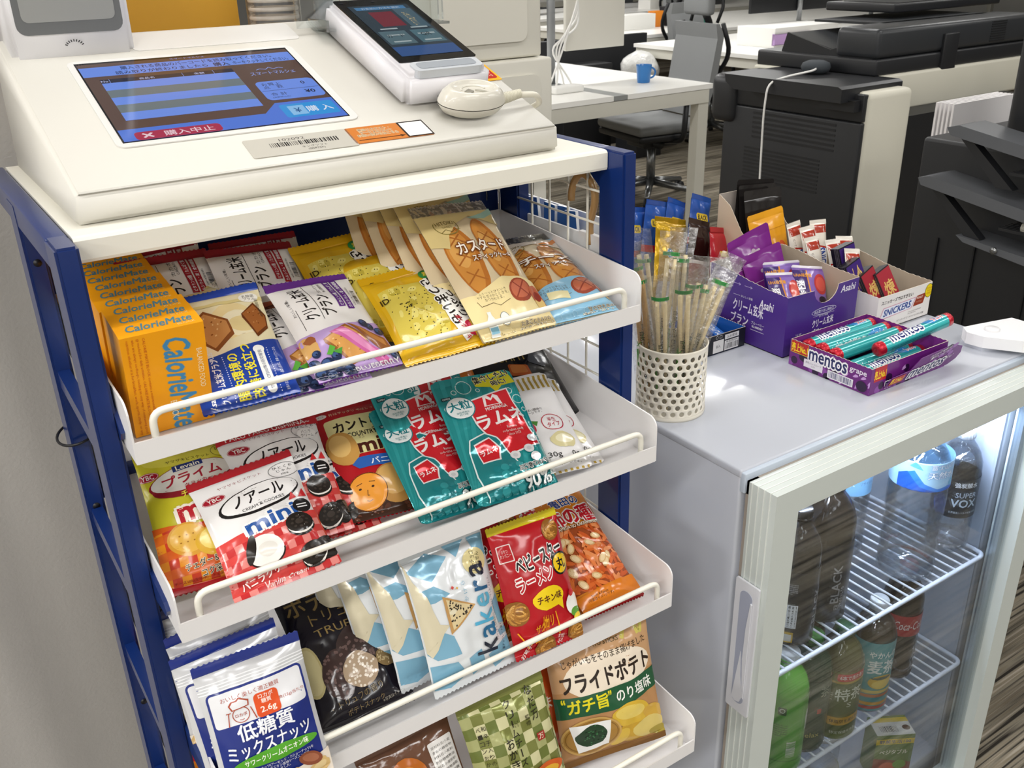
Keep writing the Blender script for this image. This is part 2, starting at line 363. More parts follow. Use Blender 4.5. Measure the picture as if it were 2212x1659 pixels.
# grey textured wall covering beside and behind the rack
wl = mat('#b3b0ac', 0.5, bump=0.35, bs=260, dist=0.0012)
mb = MB(); nx, nz = 60, 30; vs = []
def wy(x, z): return 0.415 + 0.004 * sin(x * 26 + z * 7 + 1.0) + 0.0025 * sin(x * 61 + z * 5)
for j in range(nz + 1):
    for i in range(nx + 1):
        x = -1.6 + 1.38 * i / nx; z = FLOOR + (CEIL - FLOOR) * j / nz; vs.append((x, wy(x, z), z))
mb.add(vs, [(j * (nx + 1) + i, j * (nx + 1) + i + 1, (j + 1) * (nx + 1) + i + 1, (j + 1) * (nx + 1) + i) for j in range(nz) for i in range(nx)], wl, True)
mb.box((-1.6, 0.43, FLOOR), (-0.222, 0.52, CEIL), wl)
struct(mb, 'trim_1')
# ---------------------------------------------------------------- display rack
BLUE = mat('#0d2a68', 0.32, 0, 0.35); WH = mat('#f1eee2', 0.34, 0, 0.2); WH2 = mat('#eeecec', 0.4, 0, 0.2); WIRE = mat('#e9e6da', 0.35, 0, 0.3); BLK = mat('#15151a', 0.4)
rack = empty('display_rack', (0, 0.17, FLOOR), 'blue steel snack rack with four sloping white trays under a white top', 'display rack')
def part(mb, name, parent, **k):
    o = mb.build(name); o.parent = parent; o.matrix_parent_inverse = parent.matrix_world.inverted() if parent.parent is None else MX.Identity(4)
    if parent.parent is None: o.matrix_parent_inverse = MX.Translation(-V(parent.location)) if parent.rotation_euler.z == 0 else parent.matrix_basis.inverted()
    else: o.matrix_parent_inverse = MX.Identity(4)
    return tag(o, **k)
def lean(y0, y1, s=0.0155):
    return lambda z: (y0 + s * z, y1 + s * z)
PW = 0.0175
for sx in (-1, 1):
    xa, xb = (-0.28, -0.28 + PW) if sx < 0 else (0.28 - PW, 0.28)
    for nm, (a, b), s in (('front_post', (0, 0.042), 0.0155), ('rear_post', (0.197, 0.238), 0.012)):
        bm = bmesh.new(); bmesh.ops.create_cube(bm, size=1)
        for v in bm.verts:
            z = 0.0 if v.co.z > 0 else FLOOR; z = -0.004 if (v.co.z > 0 and nm[0] == 'r') else z
            v.co = V((xa if v.co.x < 0 else xb, (a if v.co.y < 0 else b) + s * z, z))
        bmesh.ops.bevel(bm, geom=bm.edges[:], offset=0.0022, segments=2, affect='EDGES')
        m = MB().bm(bm, BLUE, smooth=False)
        if nm[0] == 'r':
            for z in (-0.06, -0.32, -0.58): m.cyl(((xa + xb) / 2, a + s * z - 0.0008, z), ((xa + xb) / 2, a + s * z + 0.002, z), 0.0036, BLK, 14)
        part(m, nm, rack)
    m = MB().box((xa + .0005, 0.040, -0.026), (xb - .0005, 0.366, -0.0004), BLUE, bev=0.002)
    m.prism([(0.041, -0.045), (0.041, -0.02), (0.075, -0.02)], xa + 0.004, xb - 0.004, BLUE, 'x'); part(m, 'top_rail', rack)
    for i, (ty, tz) in enumerate(((-.0355, -.1713), (-.069, -.3258), (-.1055, -.5002), (-.1567, -.6804))):
        m = MB().prism([(0.03 + .0155 * tz, tz - 0.022), (0.03 + .0155 * tz, tz - 0.006), (0.2, tz + 0.004), (0.2, tz - 0.012)], min(xa, xb) + 0.003, max(xa, xb) - 0.003, BLUE, 'x')
        m.prism([(0.03, tz + 0.004), (0.004, tz + 0.006), (ty + 0.028, tz + 0.012), (ty + 0.022, tz + 0.02), (ty + 0.028, tz + 0.026), (0.004, tz + 0.036), (0.03, tz + 0.045)], (-0.264 if sx < 0 else 0.2605), (-0.2605 if sx < 0 else 0.264), BLUE, 'x')
        part(m, 'tray_bracket', rack)
part(MB().box((-0.262, 0.24, -0.115), (0.262, 0.246, -0.006), BLUE), 'back_panel', rack)
for z in (-0.30, -0.62, -0.95): part(MB().box((-0.262, 0.222, z - 0.03), (0.262, 0.236, z), BLUE, bev=0.002), 'crossbar', rack)
# white top: folded sheet, shallow front skirt
tp = MB(); prof = [(0.36, 0.0), (0.031, 0.0), (0.0275, -0.0008), (0.0255, -0.003), (0.0255, -0.018), (0.0265, -0.0205), (0.036, -0.0205), (0.036, -0.019), (0.029, -0.0185), (0.029, -0.004), (0.36, -0.004)]
tp.prism(prof, -0.2618, 0.2618, WH, 'x'); part(tp, 'top_panel', rack)
TR = [(-.0355, -.1713), (-.069, -.3258), (-.1055, -.5002), (-.1567, -.6804)]
def tz(i, y): return TR[i - 1][1] + 0.002 + 0.045 * (y - TR[i - 1][0])
for i, (yf, zb) in enumerate(TR):
    yb = 0.234; t = 0.0016; m = MB(); dz = 0.045 * (yb - yf); lip = zb + 0.019; B = 0.2605
    m.prism([(yf, zb), (yf + 0.002, zb - 0.0006), (yb, zb + dz - 0.001), (yb, zb + dz + t), (yf + t, zb + t + 0.0005), (yf + t, lip), (yf, lip)], -B + .0012, B - .0012, WH2, 'x')
    wt = zb + 0.053; r = 0.013; arc = [(yf + r - r * cos(a), wt - r + r * sin(a)) for a in [pi / 2 * k / 6 for k in range(7)]]
    side = [(yf - .0001, zb + 0.0004)] + arc + [(yb, wt + 0.055 * (yb - yf)), (yb, zb + dz)]
    for x in (-B, B - t): m.prism(side, x, x + t, WH2, 'x')
    m.box((-B, yb - t, zb + dz), (B, yb, wt + 0.055 * (yb - yf)), WH2)
    tr = part(m, 'tray', rack)
    g = MB(); X = 0.2415; pts = fillet([(-X, yf + 0.0045, lip - 0.012), (-X, yf + 0.0045, lip + 0.0205), (X, yf + 0.0045, lip + 0.0205), (X, yf + 0.0045, lip - 0.012)], 0.011, 5)
    g.tube(pts, 0.0031, WH, 12); part(g, 'guard_rail', tr)
g = MB(); Xg = 0.2665
for k in range(8): g.cyl((Xg, 0.029 + 0.0357 * k, -0.012), (Xg, 0.029 + 0.0357 * k, -0.78), 0.0014, WIRE, 8)
for k in range(21): g.cyl((Xg - 0.0024, 0.012, -0.0112 - 0.0357 * k), (Xg - 0.0024, 0.29, -0.0112 - 0.0357 * k), 0.0014, WIRE, 8)
part(g, 'wire_side_grid', rack)
tie = MB(); pts = [(-0.271 + 0.019 * cos(a), 0.213 + 0.027 * sin(a), -0.243 + 0.004 * cos(a)) for a in [2 * pi * k / 24 for k in range(24)]]
tie.tube(pts, 0.0014, BLK, 8, closed=True); tag(tie.build('cable_tie'), 'black plastic cable tie looped round the left rear post of the blue rack', 'cable tie')
rg = MB(); rg.tube([(0.246, 0.262 + 0.022 * sin(a), -0.086 + 0.022 * cos(a)) for a in [2 * pi * k / 28 for k in range(28)]], 0.0011, mat('#777777', 0.25, 1), 6, closed=True)
tag(rg.build('wire_ring'), 'thin metal ring hanging at the rear corner of the wire grid', 'ring')
# ---------------------------------------------------------------- self-checkout terminal on top of the rack
SL = R_(19.3)
def K(x, s, h): return V((x, 0.057 + s * cos(SL) - h * sin(SL), 0.0275 + s * sin(SL) + h * cos(SL)))
def KT(x, s, h=0): return face_T(K(x, s, h), (1, 0, 0), (0, cos(SL), sin(SL)))
KW = mat('#dcd9d0', 0.5, 0, 0.0, 0.05, 400, 0.0005); KWc = mat('#dcdad6', 0.45)
kiosk = empty('checkout_terminal', (0, 0.2, 0.0), 'white wedge-shaped self-checkout terminal with a blue touch screen', 'checkout terminal')
b_ = K(0, 0.292, 0)
prof = [(0.057, 0.001), (0.0545, 0.0255), (0.0575, 0.0274), (b_.y, b_.z), (b_.y + 0.012, b_.z - 0.006), (b_.y + 0.02, b_.z - 0.03), (b_.y + 0.005, 0.001)]
bm = bmesh.new(); nP = len(prof); A_ = [bm.verts.new((-0.2525, p[0], p[1])) for p in prof]; B_ = [bm.verts.new((0.2225, p[0], p[1])) for p in prof]
bm.faces.new(A_); bm.faces.new(B_[::-1])
for i in range(nP): bm.faces.new((A_[i], B_[i], B_[(i + 1) % nP], A_[(i + 1) % nP])[::-1])
for v in bm.verts:
    if v.co.z > 0.02: v.co.x *= 0.985 if v.co.x < 0 else 0.985
bmesh.ops.recalc_face_normals(bm, faces=bm.faces); bmesh.ops.bevel(bm, geom=bm.edges[:], offset=0.003, segments=3, affect='EDGES')
part(MB().bm(bm, KW, smooth=True), 'body', kiosk)
part(MB().bm(bmesh.new(), KW).prism(rrect(-0.199, 0.058, 0.026, 0.229, 0.008), 0, 0.0012, KWc, T=KT(0, 0)), 'screen_surround', kiosk)
part(MB().prism(rrect(-0.130, 0.244, 0.045, 0.286, 0.006), 0, 0.0006, KWc, T=KT(0, 0)), 'rear_cover', kiosk)
def scr(col, e=0.8):
    m = mat(col, 0.12, emit=e); m.node_tree.nodes['Principled BSDF'].inputs['Base Color'].default_value = (.01, .01, .012, 1); return m
sm = MB(); T0 = KT(-0.0875, 0.0645, 0.0014)
A = Art(sm, plane_S(T0), 210, 160, lambda c: scr(c), flat=True, st=0.00001)
sm.box((-0.1055, 0, -0.0008), (0.1055, 0.1585, 0.0001), mat('#0b0b10', 0.1), T0)
A.rect(-104, 1, 104, 155, '#5b4238'); A.rect(-104, 128, 104, 148, '#6d93ee'); A.rect(-100, 151, 100, 152, '#5a3f33')
A.txt('購入される商品のバーコードを読み取ってください。', 8, 142.5, 150, 7.5, '#10153a', b=.02); A.txt('読み取りが終わりましたら', -30, 133, 88, 7, '#10153a', b=.02); A.txt('購入', 28, 133, 16, 8, '#10153a', b=.05); A.txt('キーをタッチしてください。', 69, 133, 58, 7, '#10153a', b=.02)
A.txt('スマートマルシェ', 0, 153, 34, 3, '#8f9ad8', b=.03)
A.rect(-92, 113, 34, 121, '#14152e'); A.txt('No.', -88, 117, 7, 4, '#c9d2ff'); A.txt('商品名', -50, 117, 14, 4, '#c9d2ff'); A.txt('金額', 0, 117, 10, 4, '#c9d2ff'); A.rect(-84, 113, -83.6, 121, '#8ea6f0'); A.rect(-16, 113, -15.6, 121, '#8ea6f0'); A.rect(14, 113, 14.4, 121, '#8ea6f0')
for k, c in enumerate(('#6d93ee', '#6d7a80', '#6d93ee', '#6d7a80', '#6d93ee')): A.rect(-92, 113 - 15 * (k + 1), 34, 113 - 15 * k, c)
A.txt('スマートマルシェ', 70, 104, 46, 7, '#8fa5ea', b=.02, sh=.1); A.line([(56, 112), (60, 114), (66, 112), (70, 116), (74, 112), (80, 114), (84, 112)], 0.9, '#8fa5ea')
A.box(73, 66, 60, 40, '#6d93ee', r=6); A.rect(44, 65.5, 102, 66.2, '#31406e'); A.txt('お買上\n点　数', 58, 76, 20, 13, '#10153a'); A.txt('0', 90, 77, 4, 6, '#10153a', b=.03); A.txt('合 計', 58, 58, 16, 6, '#10153a'); A.txt('¥0', 90, 58, 10, 7, '#10153a', b=.05); A.txt('(消費税込み)', 58, 51, 18, 3, '#10153a')
A.fan([(-104, 1), (104, 1), (104, 40), (46, 40), (30, 22), (-104, 22)], '#4f7be0'); A.box(74, 22, 54, 26, '#2f9be6', r=3); A.box(62, 22, 16, 18, '#8fc7f4'); A.txt('¥', 62, 22, 6, 9, '#1c5d9a', b=.04); A.txt('購 入', 84, 22, 26, 11, '#eaf3ff', b=.03)
A.box(-55, 8, 76, 14, '#b2244c', r=4); A.txt('購入中止', -46, 8, 44, 9, '#f5d6df', b=.03); A.txt('×', -82, 8, 9, 8, '#f5d6df', b=.03)
part(sm, 'touch_screen', kiosk)
def sticker(name, x, s, W, H, base, fn, label, cat, rot=0, h=0.0006, rad=2):
    T = KT(x, s, h) @ MX.Rotation(R_(rot), 4, 'Z'); m = MB(); m.prism([(p[0] / 1000, p[1] / 1000) for p in rrect(-W / 2, 0, W / 2, H, rad)], -0.0004, 0.0001, mat(base, 0.4), T=T)
    A = Art(m, plane_S(T), W, H, lambda c: mat(c, .65, spec=.2), flat=True, st=0.00001); fn(A); return tag(m.build(name), label, cat)
def f(A):
    A.txt('102092', -6, 25.5, 24, 4.2, '#4a4540'); A.bars(4, 17.5, 66, 7.5, '#1a1716', 44); A.txt('キングソフト', 10, 9.5, 24, 3.6, '#3a3532'); A.txt('(田町5F)', 10, 4.5, 16, 3.4, '#3a3532')
sticker('barcode_label', -0.0475, 0.0115, 100, 32, '#bdb9ae', f, 'pale barcode label numbered 102092 below the touch screen', 'label', rot=-1)
def f(A):
    A.txt('商品リクエスト・\nサービスについて\nお問い合わせはこちら', -13, 18, 42, 15, '#3a1c06', b=.03, out='#f6e0b8'); A.line([(-36, 5), (8, 5)], 1.1, '#4a2a10'); A.poly([(7, 3), (13, 5), (7, 7.4)], '#4a2a10'); A.rect(13, 0, 41, 29.5, '#2a2320'); A.rect(15, 2, 39.5, 27.5, '#f1efe8')
sticker('contact_sticker', 0.0415, 0.0125, 82, 29.5, '#c8741f', f, 'orange enquiry sticker with an arrow and white square beside the barcode label', 'sticker', rot=-1)
def f(A):
    A.box(0, 50, 28, 96, '#f0b21e', r=5); A.box(0, 50, 23, 91, '#b8261b', r=4); A.txt('ご注意ください', -3, 40, 60, 7, '#f6e3c2', rot=-90, b=.03); A.txt('係員まで', 6, 22, 26, 5, '#f6e3c2', rot=-90)
sticker('warning_sticker', 0.2045, 0.104, 28, 100, '#f0b21e', f, 'red sticker with yellow border on the right edge of the checkout terminal', 'sticker')
# card payment terminal
ct = empty('payment_terminal', K(0.13, 0.15, 0), 'white wedge-shaped card payment terminal with black glass display', 'payment terminal')
def wedge(x0, x1, s0, s1, h0, h1, m, bev=0.006, mbx=None, low=-0.004):
    bm = bmesh.new(); P = [K(x, s, h) for x in (x0, x1) for s, h in ((s0, low), (s0 + 0.002, h0), (s1, h1), (s1 + 0.006, low))]
    B = [bm.verts.new(p) for p in P]
    for q in ((3, 2, 1, 0), (4, 5, 6, 7), (0, 1, 5, 4), (1, 2, 6, 5), (2, 3, 7, 6), (3, 0, 4, 7)): bm.faces.new([B[i] for i in q])
    bmesh.ops.recalc_face_normals(bm, faces=bm.faces); bmesh.ops.bevel(bm, geom=bm.edges[:], offset=bev, segments=4, affect='EDGES'); return (mbx or MB()).bm(bm, m, smooth=True)
CTW = mat('#dfdde0', 0.4, 0, 0.1)
part(wedge(0.0795, 0.180, 0.0685, 0.262, 0.0335, 0.0335, CTW, 0.007), 'housing', ct)
g = MB(); T1 = KT(0.130, 0.096, 0.0336)
g.prism([(a / 1000, c / 1000) for a, c in rrect(-45, 0, 45, 158, 3)], 0, 0.0010, mat('#08090c', 0.06, 0, 0.4), T=T1)
A = Art(g, plane_S(face_T(K(0.130, 0.096, 0.0347), (1, 0, 0), (0, cos(SL), sin(SL)))), 90, 158, lambda c: scr(c, 0.5), flat=True, st=0.00001)
A.rect(-36, 12, 36, 140, '#27404f'); A.rect(-36, 12, 36, 34, '#2f63a8'); A.rect(-20, 84, 8, 122, '#8a1f36'); A.rect(12, 78, 34, 128, '#4d6f80'); A.rect(-33, 40, -2, 72, '#5f7f8a'); A.rect(4, 40, 33, 72, '#56818f'); A.rect(-30, 128, 30, 136, '#4b8fc4')
for k in range(6): A.box(-17 + 36 * (k % 2), 46 + 16 * (k // 2), 20, 3, '#c7d7d9')
A.txt('お支払い方法を選択', 0, 132, 46, 5, '#dbe8ef'); A.txt('カード', -18, 60, 20, 7, '#10222c', b=.03); A.txt('QR', 18, 60, 12, 8, '#10222c', b=.03); A.txt('電子マネー', 22, 100, 8, 36, '#d9c894')
for x in (-38, 0, 38): A.ell(x, 150, 2.2, 1.4, '#3b3f45')
part(g, 'display_glass', ct)
g = MB(); CG = mat('#c3c7cc', 0.3)
g.prism([(a / 1000, c / 1000) for a, c in rrect(-39, 0, 39, 20, 6)], -0.0065, 0.0018, CG, T=KT(0.131, 0.0725, 0.0336)); g.prism([(a / 1000, c / 1000) for a, c in rrect(-33, 4, 33, 17, 4)], 0.0018, 0.0024, mat('#9ea4ab', 0.25), T=KT(0.131, 0.0725, 0.0336))
part(g, 'card_slot', ct)
g = MB()
for i in range(2):
    for j in range(3): g.prism([(a / 1000, c / 1000) for a, c in rrect(-0.7, 0, 0.7, 1.4, .5)], 0, 0.0003, BLK, T=face_T(K(0.117 + 0.004 * j, 0.0686, 0.004 + 0.004 * i), (1, 0, 0), (0, -sin(SL), cos(SL))))
part(g, 'speaker_holes', ct)
# oval reader button
bt = empty('oval_card_reader', K(0.141, 0.044, 0), 'cream oval plastic reader with a ribbed cable in front of the payment terminal', 'reader')
CR = mat('#d6d2c6', 0.3, 0, 0.3); T2 = KT(0.141, 0.044, 0) @ MX.Rotation(R_(-4), 4, 'Z') @ MX.Scale(1.0, 4, (1, 0, 0))
sq = MX.Diagonal((1.0, 0.62, 1, 1))
part(MB().lathe([(0.001, 0.0), (0.022, 0.0), (0.031, 0.004), (0.0362, 0.011), (0.0368, 0.0125)], CR, 40, T=T2 @ sq), 'lower_shell', bt)
part(MB().lathe([(0.0368, 0.0133), (0.0362, 0.016), (0.033, 0.0225), (0.0275, 0.0275), (0.0245, 0.0285), (0.0225, 0.0275), (0.0215, 0.0255), (0.012, 0.0245), (0.0003, 0.0245)], CR, 40, T=T2 @ sq), 'upper_shell', bt)
g = MB(); g.box((-0.012, -0.0035, 0.0243), (-0.004, 0.0035, 0.0262), mat('#8b877c', 0.3), T2 @ MX.Rotation(R_(35), 4, 'Z'), bev=0.0008); g.box((0.002, -0.002, 0.0243), (0.016, 0.001, 0.0256), mat('#a9a598', 0.3), T2 @ MX.Rotation(R_(-30), 4, 'Z'), bev=0.0006); g.tube([T2 @ V((0.013 * cos(a), 0.008 * sin(a), 0.0248)) for a in [pi * k / 12 for k in range(13)]], 0.0009, CR, 6); part(g, 'dial', bt)
g = MB(); P = [T2 @ V((0.034 + 0.0019 * k, 0.001 * k * 0.3, 0.012 + 0.0002 * k)) for k in range(13)]
for k, p in enumerate(P): g.tube([p, p + (T2.to_3x3() @ V((0.0012, 0, 0)))], 0.0062 - 0.00012 * k, mat('#d8d3c0', 0.3), 14)
g.tube(fillet([P[0], T2 @ V((0.060, 0.004, 0.013)), T2 @ V((0.081, 0.008, 0.010)), T2 @ V((0.094, 0.016, -0.004)), T2 @ V((0.098, 0.07, -0.05))], 0.008), 0.0032, mat('#e2ddcd', 0.3), 10); part(g, 'cable', bt)
# clear acrylic sign holder
AC = clear('acrylic', (0.97, 0.99, 0.99), 0.10, 0.03, 0); ah = empty('sign_holder', K(0.16, 0.28, 0), 'clear acrylic stand holding a white notice behind the payment terminal', 'sign stand')
g = MB(); bz = K(0, 0.262, 0).z; by = K(0, 0.262, 0).y
g.box((0.068, by - 0.035, bz + 0.0), (0.222, by + 0.02, bz + 0.003), AC); g.box((0.068, by - 0.037, bz), (0.071, by + 0.02, bz + 0.012), AC); g.box((0.075, by - 0.004, bz + 0.003), (0.232, by, bz + 0.2), AC); g.box((0.075, by + 0.006, bz + 0.003), (0.232, by + 0.01, bz + 0.2), AC); g.box((0.045, by - 0.01, bz + 0.004), (0.098, by - 0.008, bz + 0.05), AC)
part(g, 'acrylic_body', ah)
g = MB(); g.box((0.088, by + 0.001, bz + 0.047), (0.228, by + 0.003, bz + 0.195), mat('#f1efee', 0.6)); A = face(g, (0.158, by + 0.0008, bz + 0.047), (1, 0, 0), (0, 0, 1), 140, 148, ink)
A.txt('本機で QR 決済は\n行えません。', -50, 9, 32, 12, '#a5232c', b=.03); A.ring(52, 12, 8, 7, 2.5, '#a5232c', n=14); A.txt('QR決済', 30, 5, 22, 4, '#222222')
part(g, 'notice', ah)
# white upright reader unit at the left
br = empty('barcode_scanner', (-0.18, 0.31, 0.09), 'white upright barcode scanner with a dark reading window', 'barcode scanner')
g = MB(); bm = bmesh.new(); P = [(-0.2405, 0.288, 0.100), (-0.1285, 0.288, 0.100), (-0.128, 0.286, 0.24), (-0.2415, 0.286, 0.24)]
F = [bm.verts.new(p) for p in P] + [bm.verts.new((p[0], p[1] + 0.075, p[2])) for p in P]
for q in ((0, 1, 2, 3), (5, 4, 7, 6), (1, 5, 6, 2), (4, 0, 3, 7), (3, 2, 6, 7), (4, 5, 1, 0)): bm.faces.new([F[i] for i in q])
bmesh.ops.recalc_face_normals(bm, faces=bm.faces); bmesh.ops.bevel(bm, geom=bm.edges[:], offset=0.006, segments=4, affect='EDGES'); g.bm(bm, mat('#ecebee', 0.3, 0, 0.3), smooth=True); part(g, 'housing', br)
g = MB(); T3 = face_T((-0.1845, 0.2868, 0.129), (1, 0, 0), (0, 0, 1)); g.prism([(a / 1000, c / 1000) for a, c in rrect(-48, 0, 48, 100, 9)], 0, 0.001, mat('#6d6f70', 0.35), T=T3); g.prism([(a / 1000, c / 1000) for a, c in rrect(-42, 11, 42, 96, 6)], 0.001, 0.0014, mat('#9a9b99', 0.15), T=T3); part(g, 'reading_window', br)
g = MB()
for k in range(9):
    a = pi * (0.12 + 0.095 * k); c = V((0.008 * cos(a), 0, 0.006 * sin(a))); g.box((-0.0004, -0.0003, -0.0011), (0.0004, 0.0, 0.0011), BLK, MX.Translation(V((-0.1845, 0.2866, 0.1165)) + c) @ MX.Rotation(-(a - pi / 2), 4, 'Y'))
part(g, 'arc_mark', br)
# things standing behind the terminal
g = MB(); g.box((-0.30, 0.45, -0.1), (0.036, 0.472, 0.35), mat('#d8a233', 0.55), bev=0.002); tag(g.build('binder_box'), 'plain ochre yellow cardboard box behind the checkout terminal', 'box').location = (0.0, 0, 0)
cs = empty('cup_stack', (0.061, 0.4, -0.05), 'stack of pale ribbed disposable cups inside a clear sleeve', 'cups')
CP = mat('#ddd3c2', 0.4, 0, 0.2)
for k in range(20): part(MB().lathe([(0.0265, 0.0), (0.0285, 0.0005), (0.029, 0.003), (0.0265, 0.0045)], CP, 28, c=(0.061, 0.4, -0.02 + 0.0095 * k)), 'cup_rim', cs)
part(MB().lathe([(0.031, -0.03), (0.0312, 0.23)], clear('sleeve', (0.95, 0.96, 1), 0.1, 0.1, 0.2), 28, c=(0.061, 0.4, 0)), 'clear_sleeve', cs)
g = MB(); g.box((-0.2, 0.38, -0.06), (0.25, 0.56, -0.045), mat('#c9c6bd', 0.5)); 
for x, y in ((-0.19, 0.39), (0.24, 0.39), (-0.19, 0.55), (0.24, 0.55)): g.cyl((x, y, FLOOR), (x, y, -0.06), 0.012, BLK, 10)
tag(g.build('side_stand'), 'narrow stand behind the rack carrying the cups and yellow box', 'stand')
# ---------------------------------------------------------------- tray 1
def carton(name, W, D, H, col, M, faces, label, cat, group=None, bev=0.0004, mm=None):
    """closed carton, local origin at the bottom centre of its front face; W,D,H in m"""
    mb = MB(); mb.box((-W / 2, 0, 0), (W / 2, D, H), mm or card(col))
    for fn, o, ex, ey, w, h in faces:
        fn(face(mb, o, ex, ey, w, h))
    o = mb.build(name); o.matrix_world = M; return tag(o, label, cat, group)
def cm_front(A):
    A.txt('CalorieMate', 10, 45, 92, 22, '#3f86b4', rot=-90, b=.045, sh=.28, out='#c9a44a', ow=.012)
    A.txt('BALANCED FOOD', 28, 56, 40, 4.6, '#f7e7b8', rot=-90); A.txt('BLOCK', 1, 20, 18, 5.6, '#f7e7b8', rot=-90)
    for k, s in enumerate(('CALORIE MATE BLOCK contains a nutritionally balanced ener', 'gy needed for daily activities. CALORIE MATE BLOCK is for those', 'who are always on-the-go, needing an easy way of consuming good', 'nutrition whether it is for breakfast, work, sports, study, or any')):
        A.txt(s, -16 - 4.4 * k, 50, 96, 2.9, '#c2571a', rot=-90, res=1)
def cm_top(A): A.txt('CalorieMate', 1, 12.5, 54, 10.5, '#4c8496', b=.05, sh=.28); A.txt('BLOCK', 22, 4.6, 15, 3, '#efd98a')
cmy = '#f2a20a'
fr = [(cm_front, (0, -0.00002, 0), (1, 0, 0), (0, 0, 1), 70, 101), (cm_top, (0, 0, 0.10102), (1, 0, 0), (0, 1, 0), 70, 21)]
def cmM(k): return MX.Translation((-0.2175 + 0.0008 * (k % 3), 0.0035 + 0.0215 * k, tz(1, 0.0035 + 0.0215 * k) + 0.0010)) @ MX.Rotation(R_(9), 4, 'X') @ MX.Diagonal((.955, 1, .925, 1))
cm = carton('cereal_block_box', 0.069, 0.0208, 0.101, cmy, cmM(0), fr, 'front yellow box of balanced food blocks standing behind the rail of the top tray', 'snack box', 'row of yellow food block boxes')
ords = ('second', 'third', 'fourth', 'fifth', 'sixth', 'seventh', 'eighth', 'ninth', 'tenth')
for k in range(1, 10):
    copy_tree(cm, M=cmM(k), label='yellow food block box, %s from the front of its row' % ords[k - 1], group='row of yellow food block boxes')
def wafer(A, cx, cy, w, h, rot=0, c1='#c98d52', c2='#8a4f24', c3='#e6bf86'):
    p = [(-.5, .05), (.02, -.55), (.5, -.25), (.5, .1), (.02, .45)]
    A.fan(A.rot([(cx + a * w, cy + b * h) for a, b in [(-.5, .1), (-.48, -.02), (.04, -.6), (.52, -.3), (.5, .12), (.05, .5)]], cx, cy, rot), c2)
    A.fan(A.rot([(cx + a * w, cy + b * h) for a, b in [(-.46, .1), (.02, -.5), (.46, -.22), (.45, .08), (.04, .42)]], cx, cy, rot), c1)
    rn = random.Random(int(cx * 7 + cy)); 
    for k in range(14): A.ell(*A.rot([(cx + rn.uniform(-.3, .35) * w, cy + rn.uniform(-.35, .3) * h)], cx, cy, rot)[0], .03 * w, .018 * h, c3 if k % 2 else c2, rot=rn.uniform(0, 90), n=6); A.k -= .93
def asahi_plus(A):
    A.rect(-42, 122, 42, 130, '#1c3f9e'); A.rect(-42, 52, 42, 122, '#efe4bd'); A.ell(10, 86, 26, 20, '#f0dba2', wob=.3); A.ell(14, 82, 20, 15, '#f7edcb', wob=.2); A.ell(16, 80, 13, 10, '#ecd79c')
    A.ell(-24, 62, 22, 12, '#f3e6c4'); wafer(A, -16, 82, 40, 44, 0); wafer(A, 28, 86, 22, 40, -10, '#a5622f', '#6d3716', '#c98d52')
    A.rect(-42, 108, 42, 112, '#e3d291'); A.ell(30, 112, 9, 6, '#fbf8ee'); A.txt('乳酸菌\nプラス', 30, 112, 11, 7, '#3c342a'); A.txt('4枚(2枚×2個包装)', 36, 98, 24, 3.4, '#3c342a', rot=90)
    A.fan([(-42, 0), (42, 0), (42, 60), (20, 56), (-10, 52), (-42, 51)], '#1a3f9f')
    A.txt('クリーム玄米ブラン', -21, 27, 44, 7.5, '#f4f6fb', rot=90, b=.05); A.txt('Asahi', -32, 9, 15, 5, '#f4f6fb', rot=90, b=.05, sh=.2); A.txt('PLUS', -22, 52, 9, 4, '#f4f6fb', rot=90, b=.04); A.rect(-36, 18, -31, 32, '#2d52b4'); A.txt('機能性表示食品', -33.5, 25, 13, 3, '#e8edf8', rot=90)
    A.txt('腸内環境の', -5, 27, 44, 10.5, '#f5e632', rot=90, b=.05); A.txt('改善に役立つ', 8, 30, 50, 10.5, '#f5e632', rot=90, b=.05)
    A.box(20, 28, 44, 8, '#f6f7f4', rot=90, r=3.5); A.ell(20, 48, 5, 4, '#f6f7f4'); A.txt('セリ菌CP2305株の研究報告', 20, 28, 38, 3.6, '#26346a', rot=90)
    for x in (-13, 27): 
        for k in range(20): A.ell(x, 6 + 2.2 * k, .5, .5, '#dfe6f7', n=6); A.k -= .93
    A.txt('食事の主食・主菜・副菜を基本に、食事のバランスを。', 33, 27, 44, 3, '#dfe6f7', rot=90, res=1)
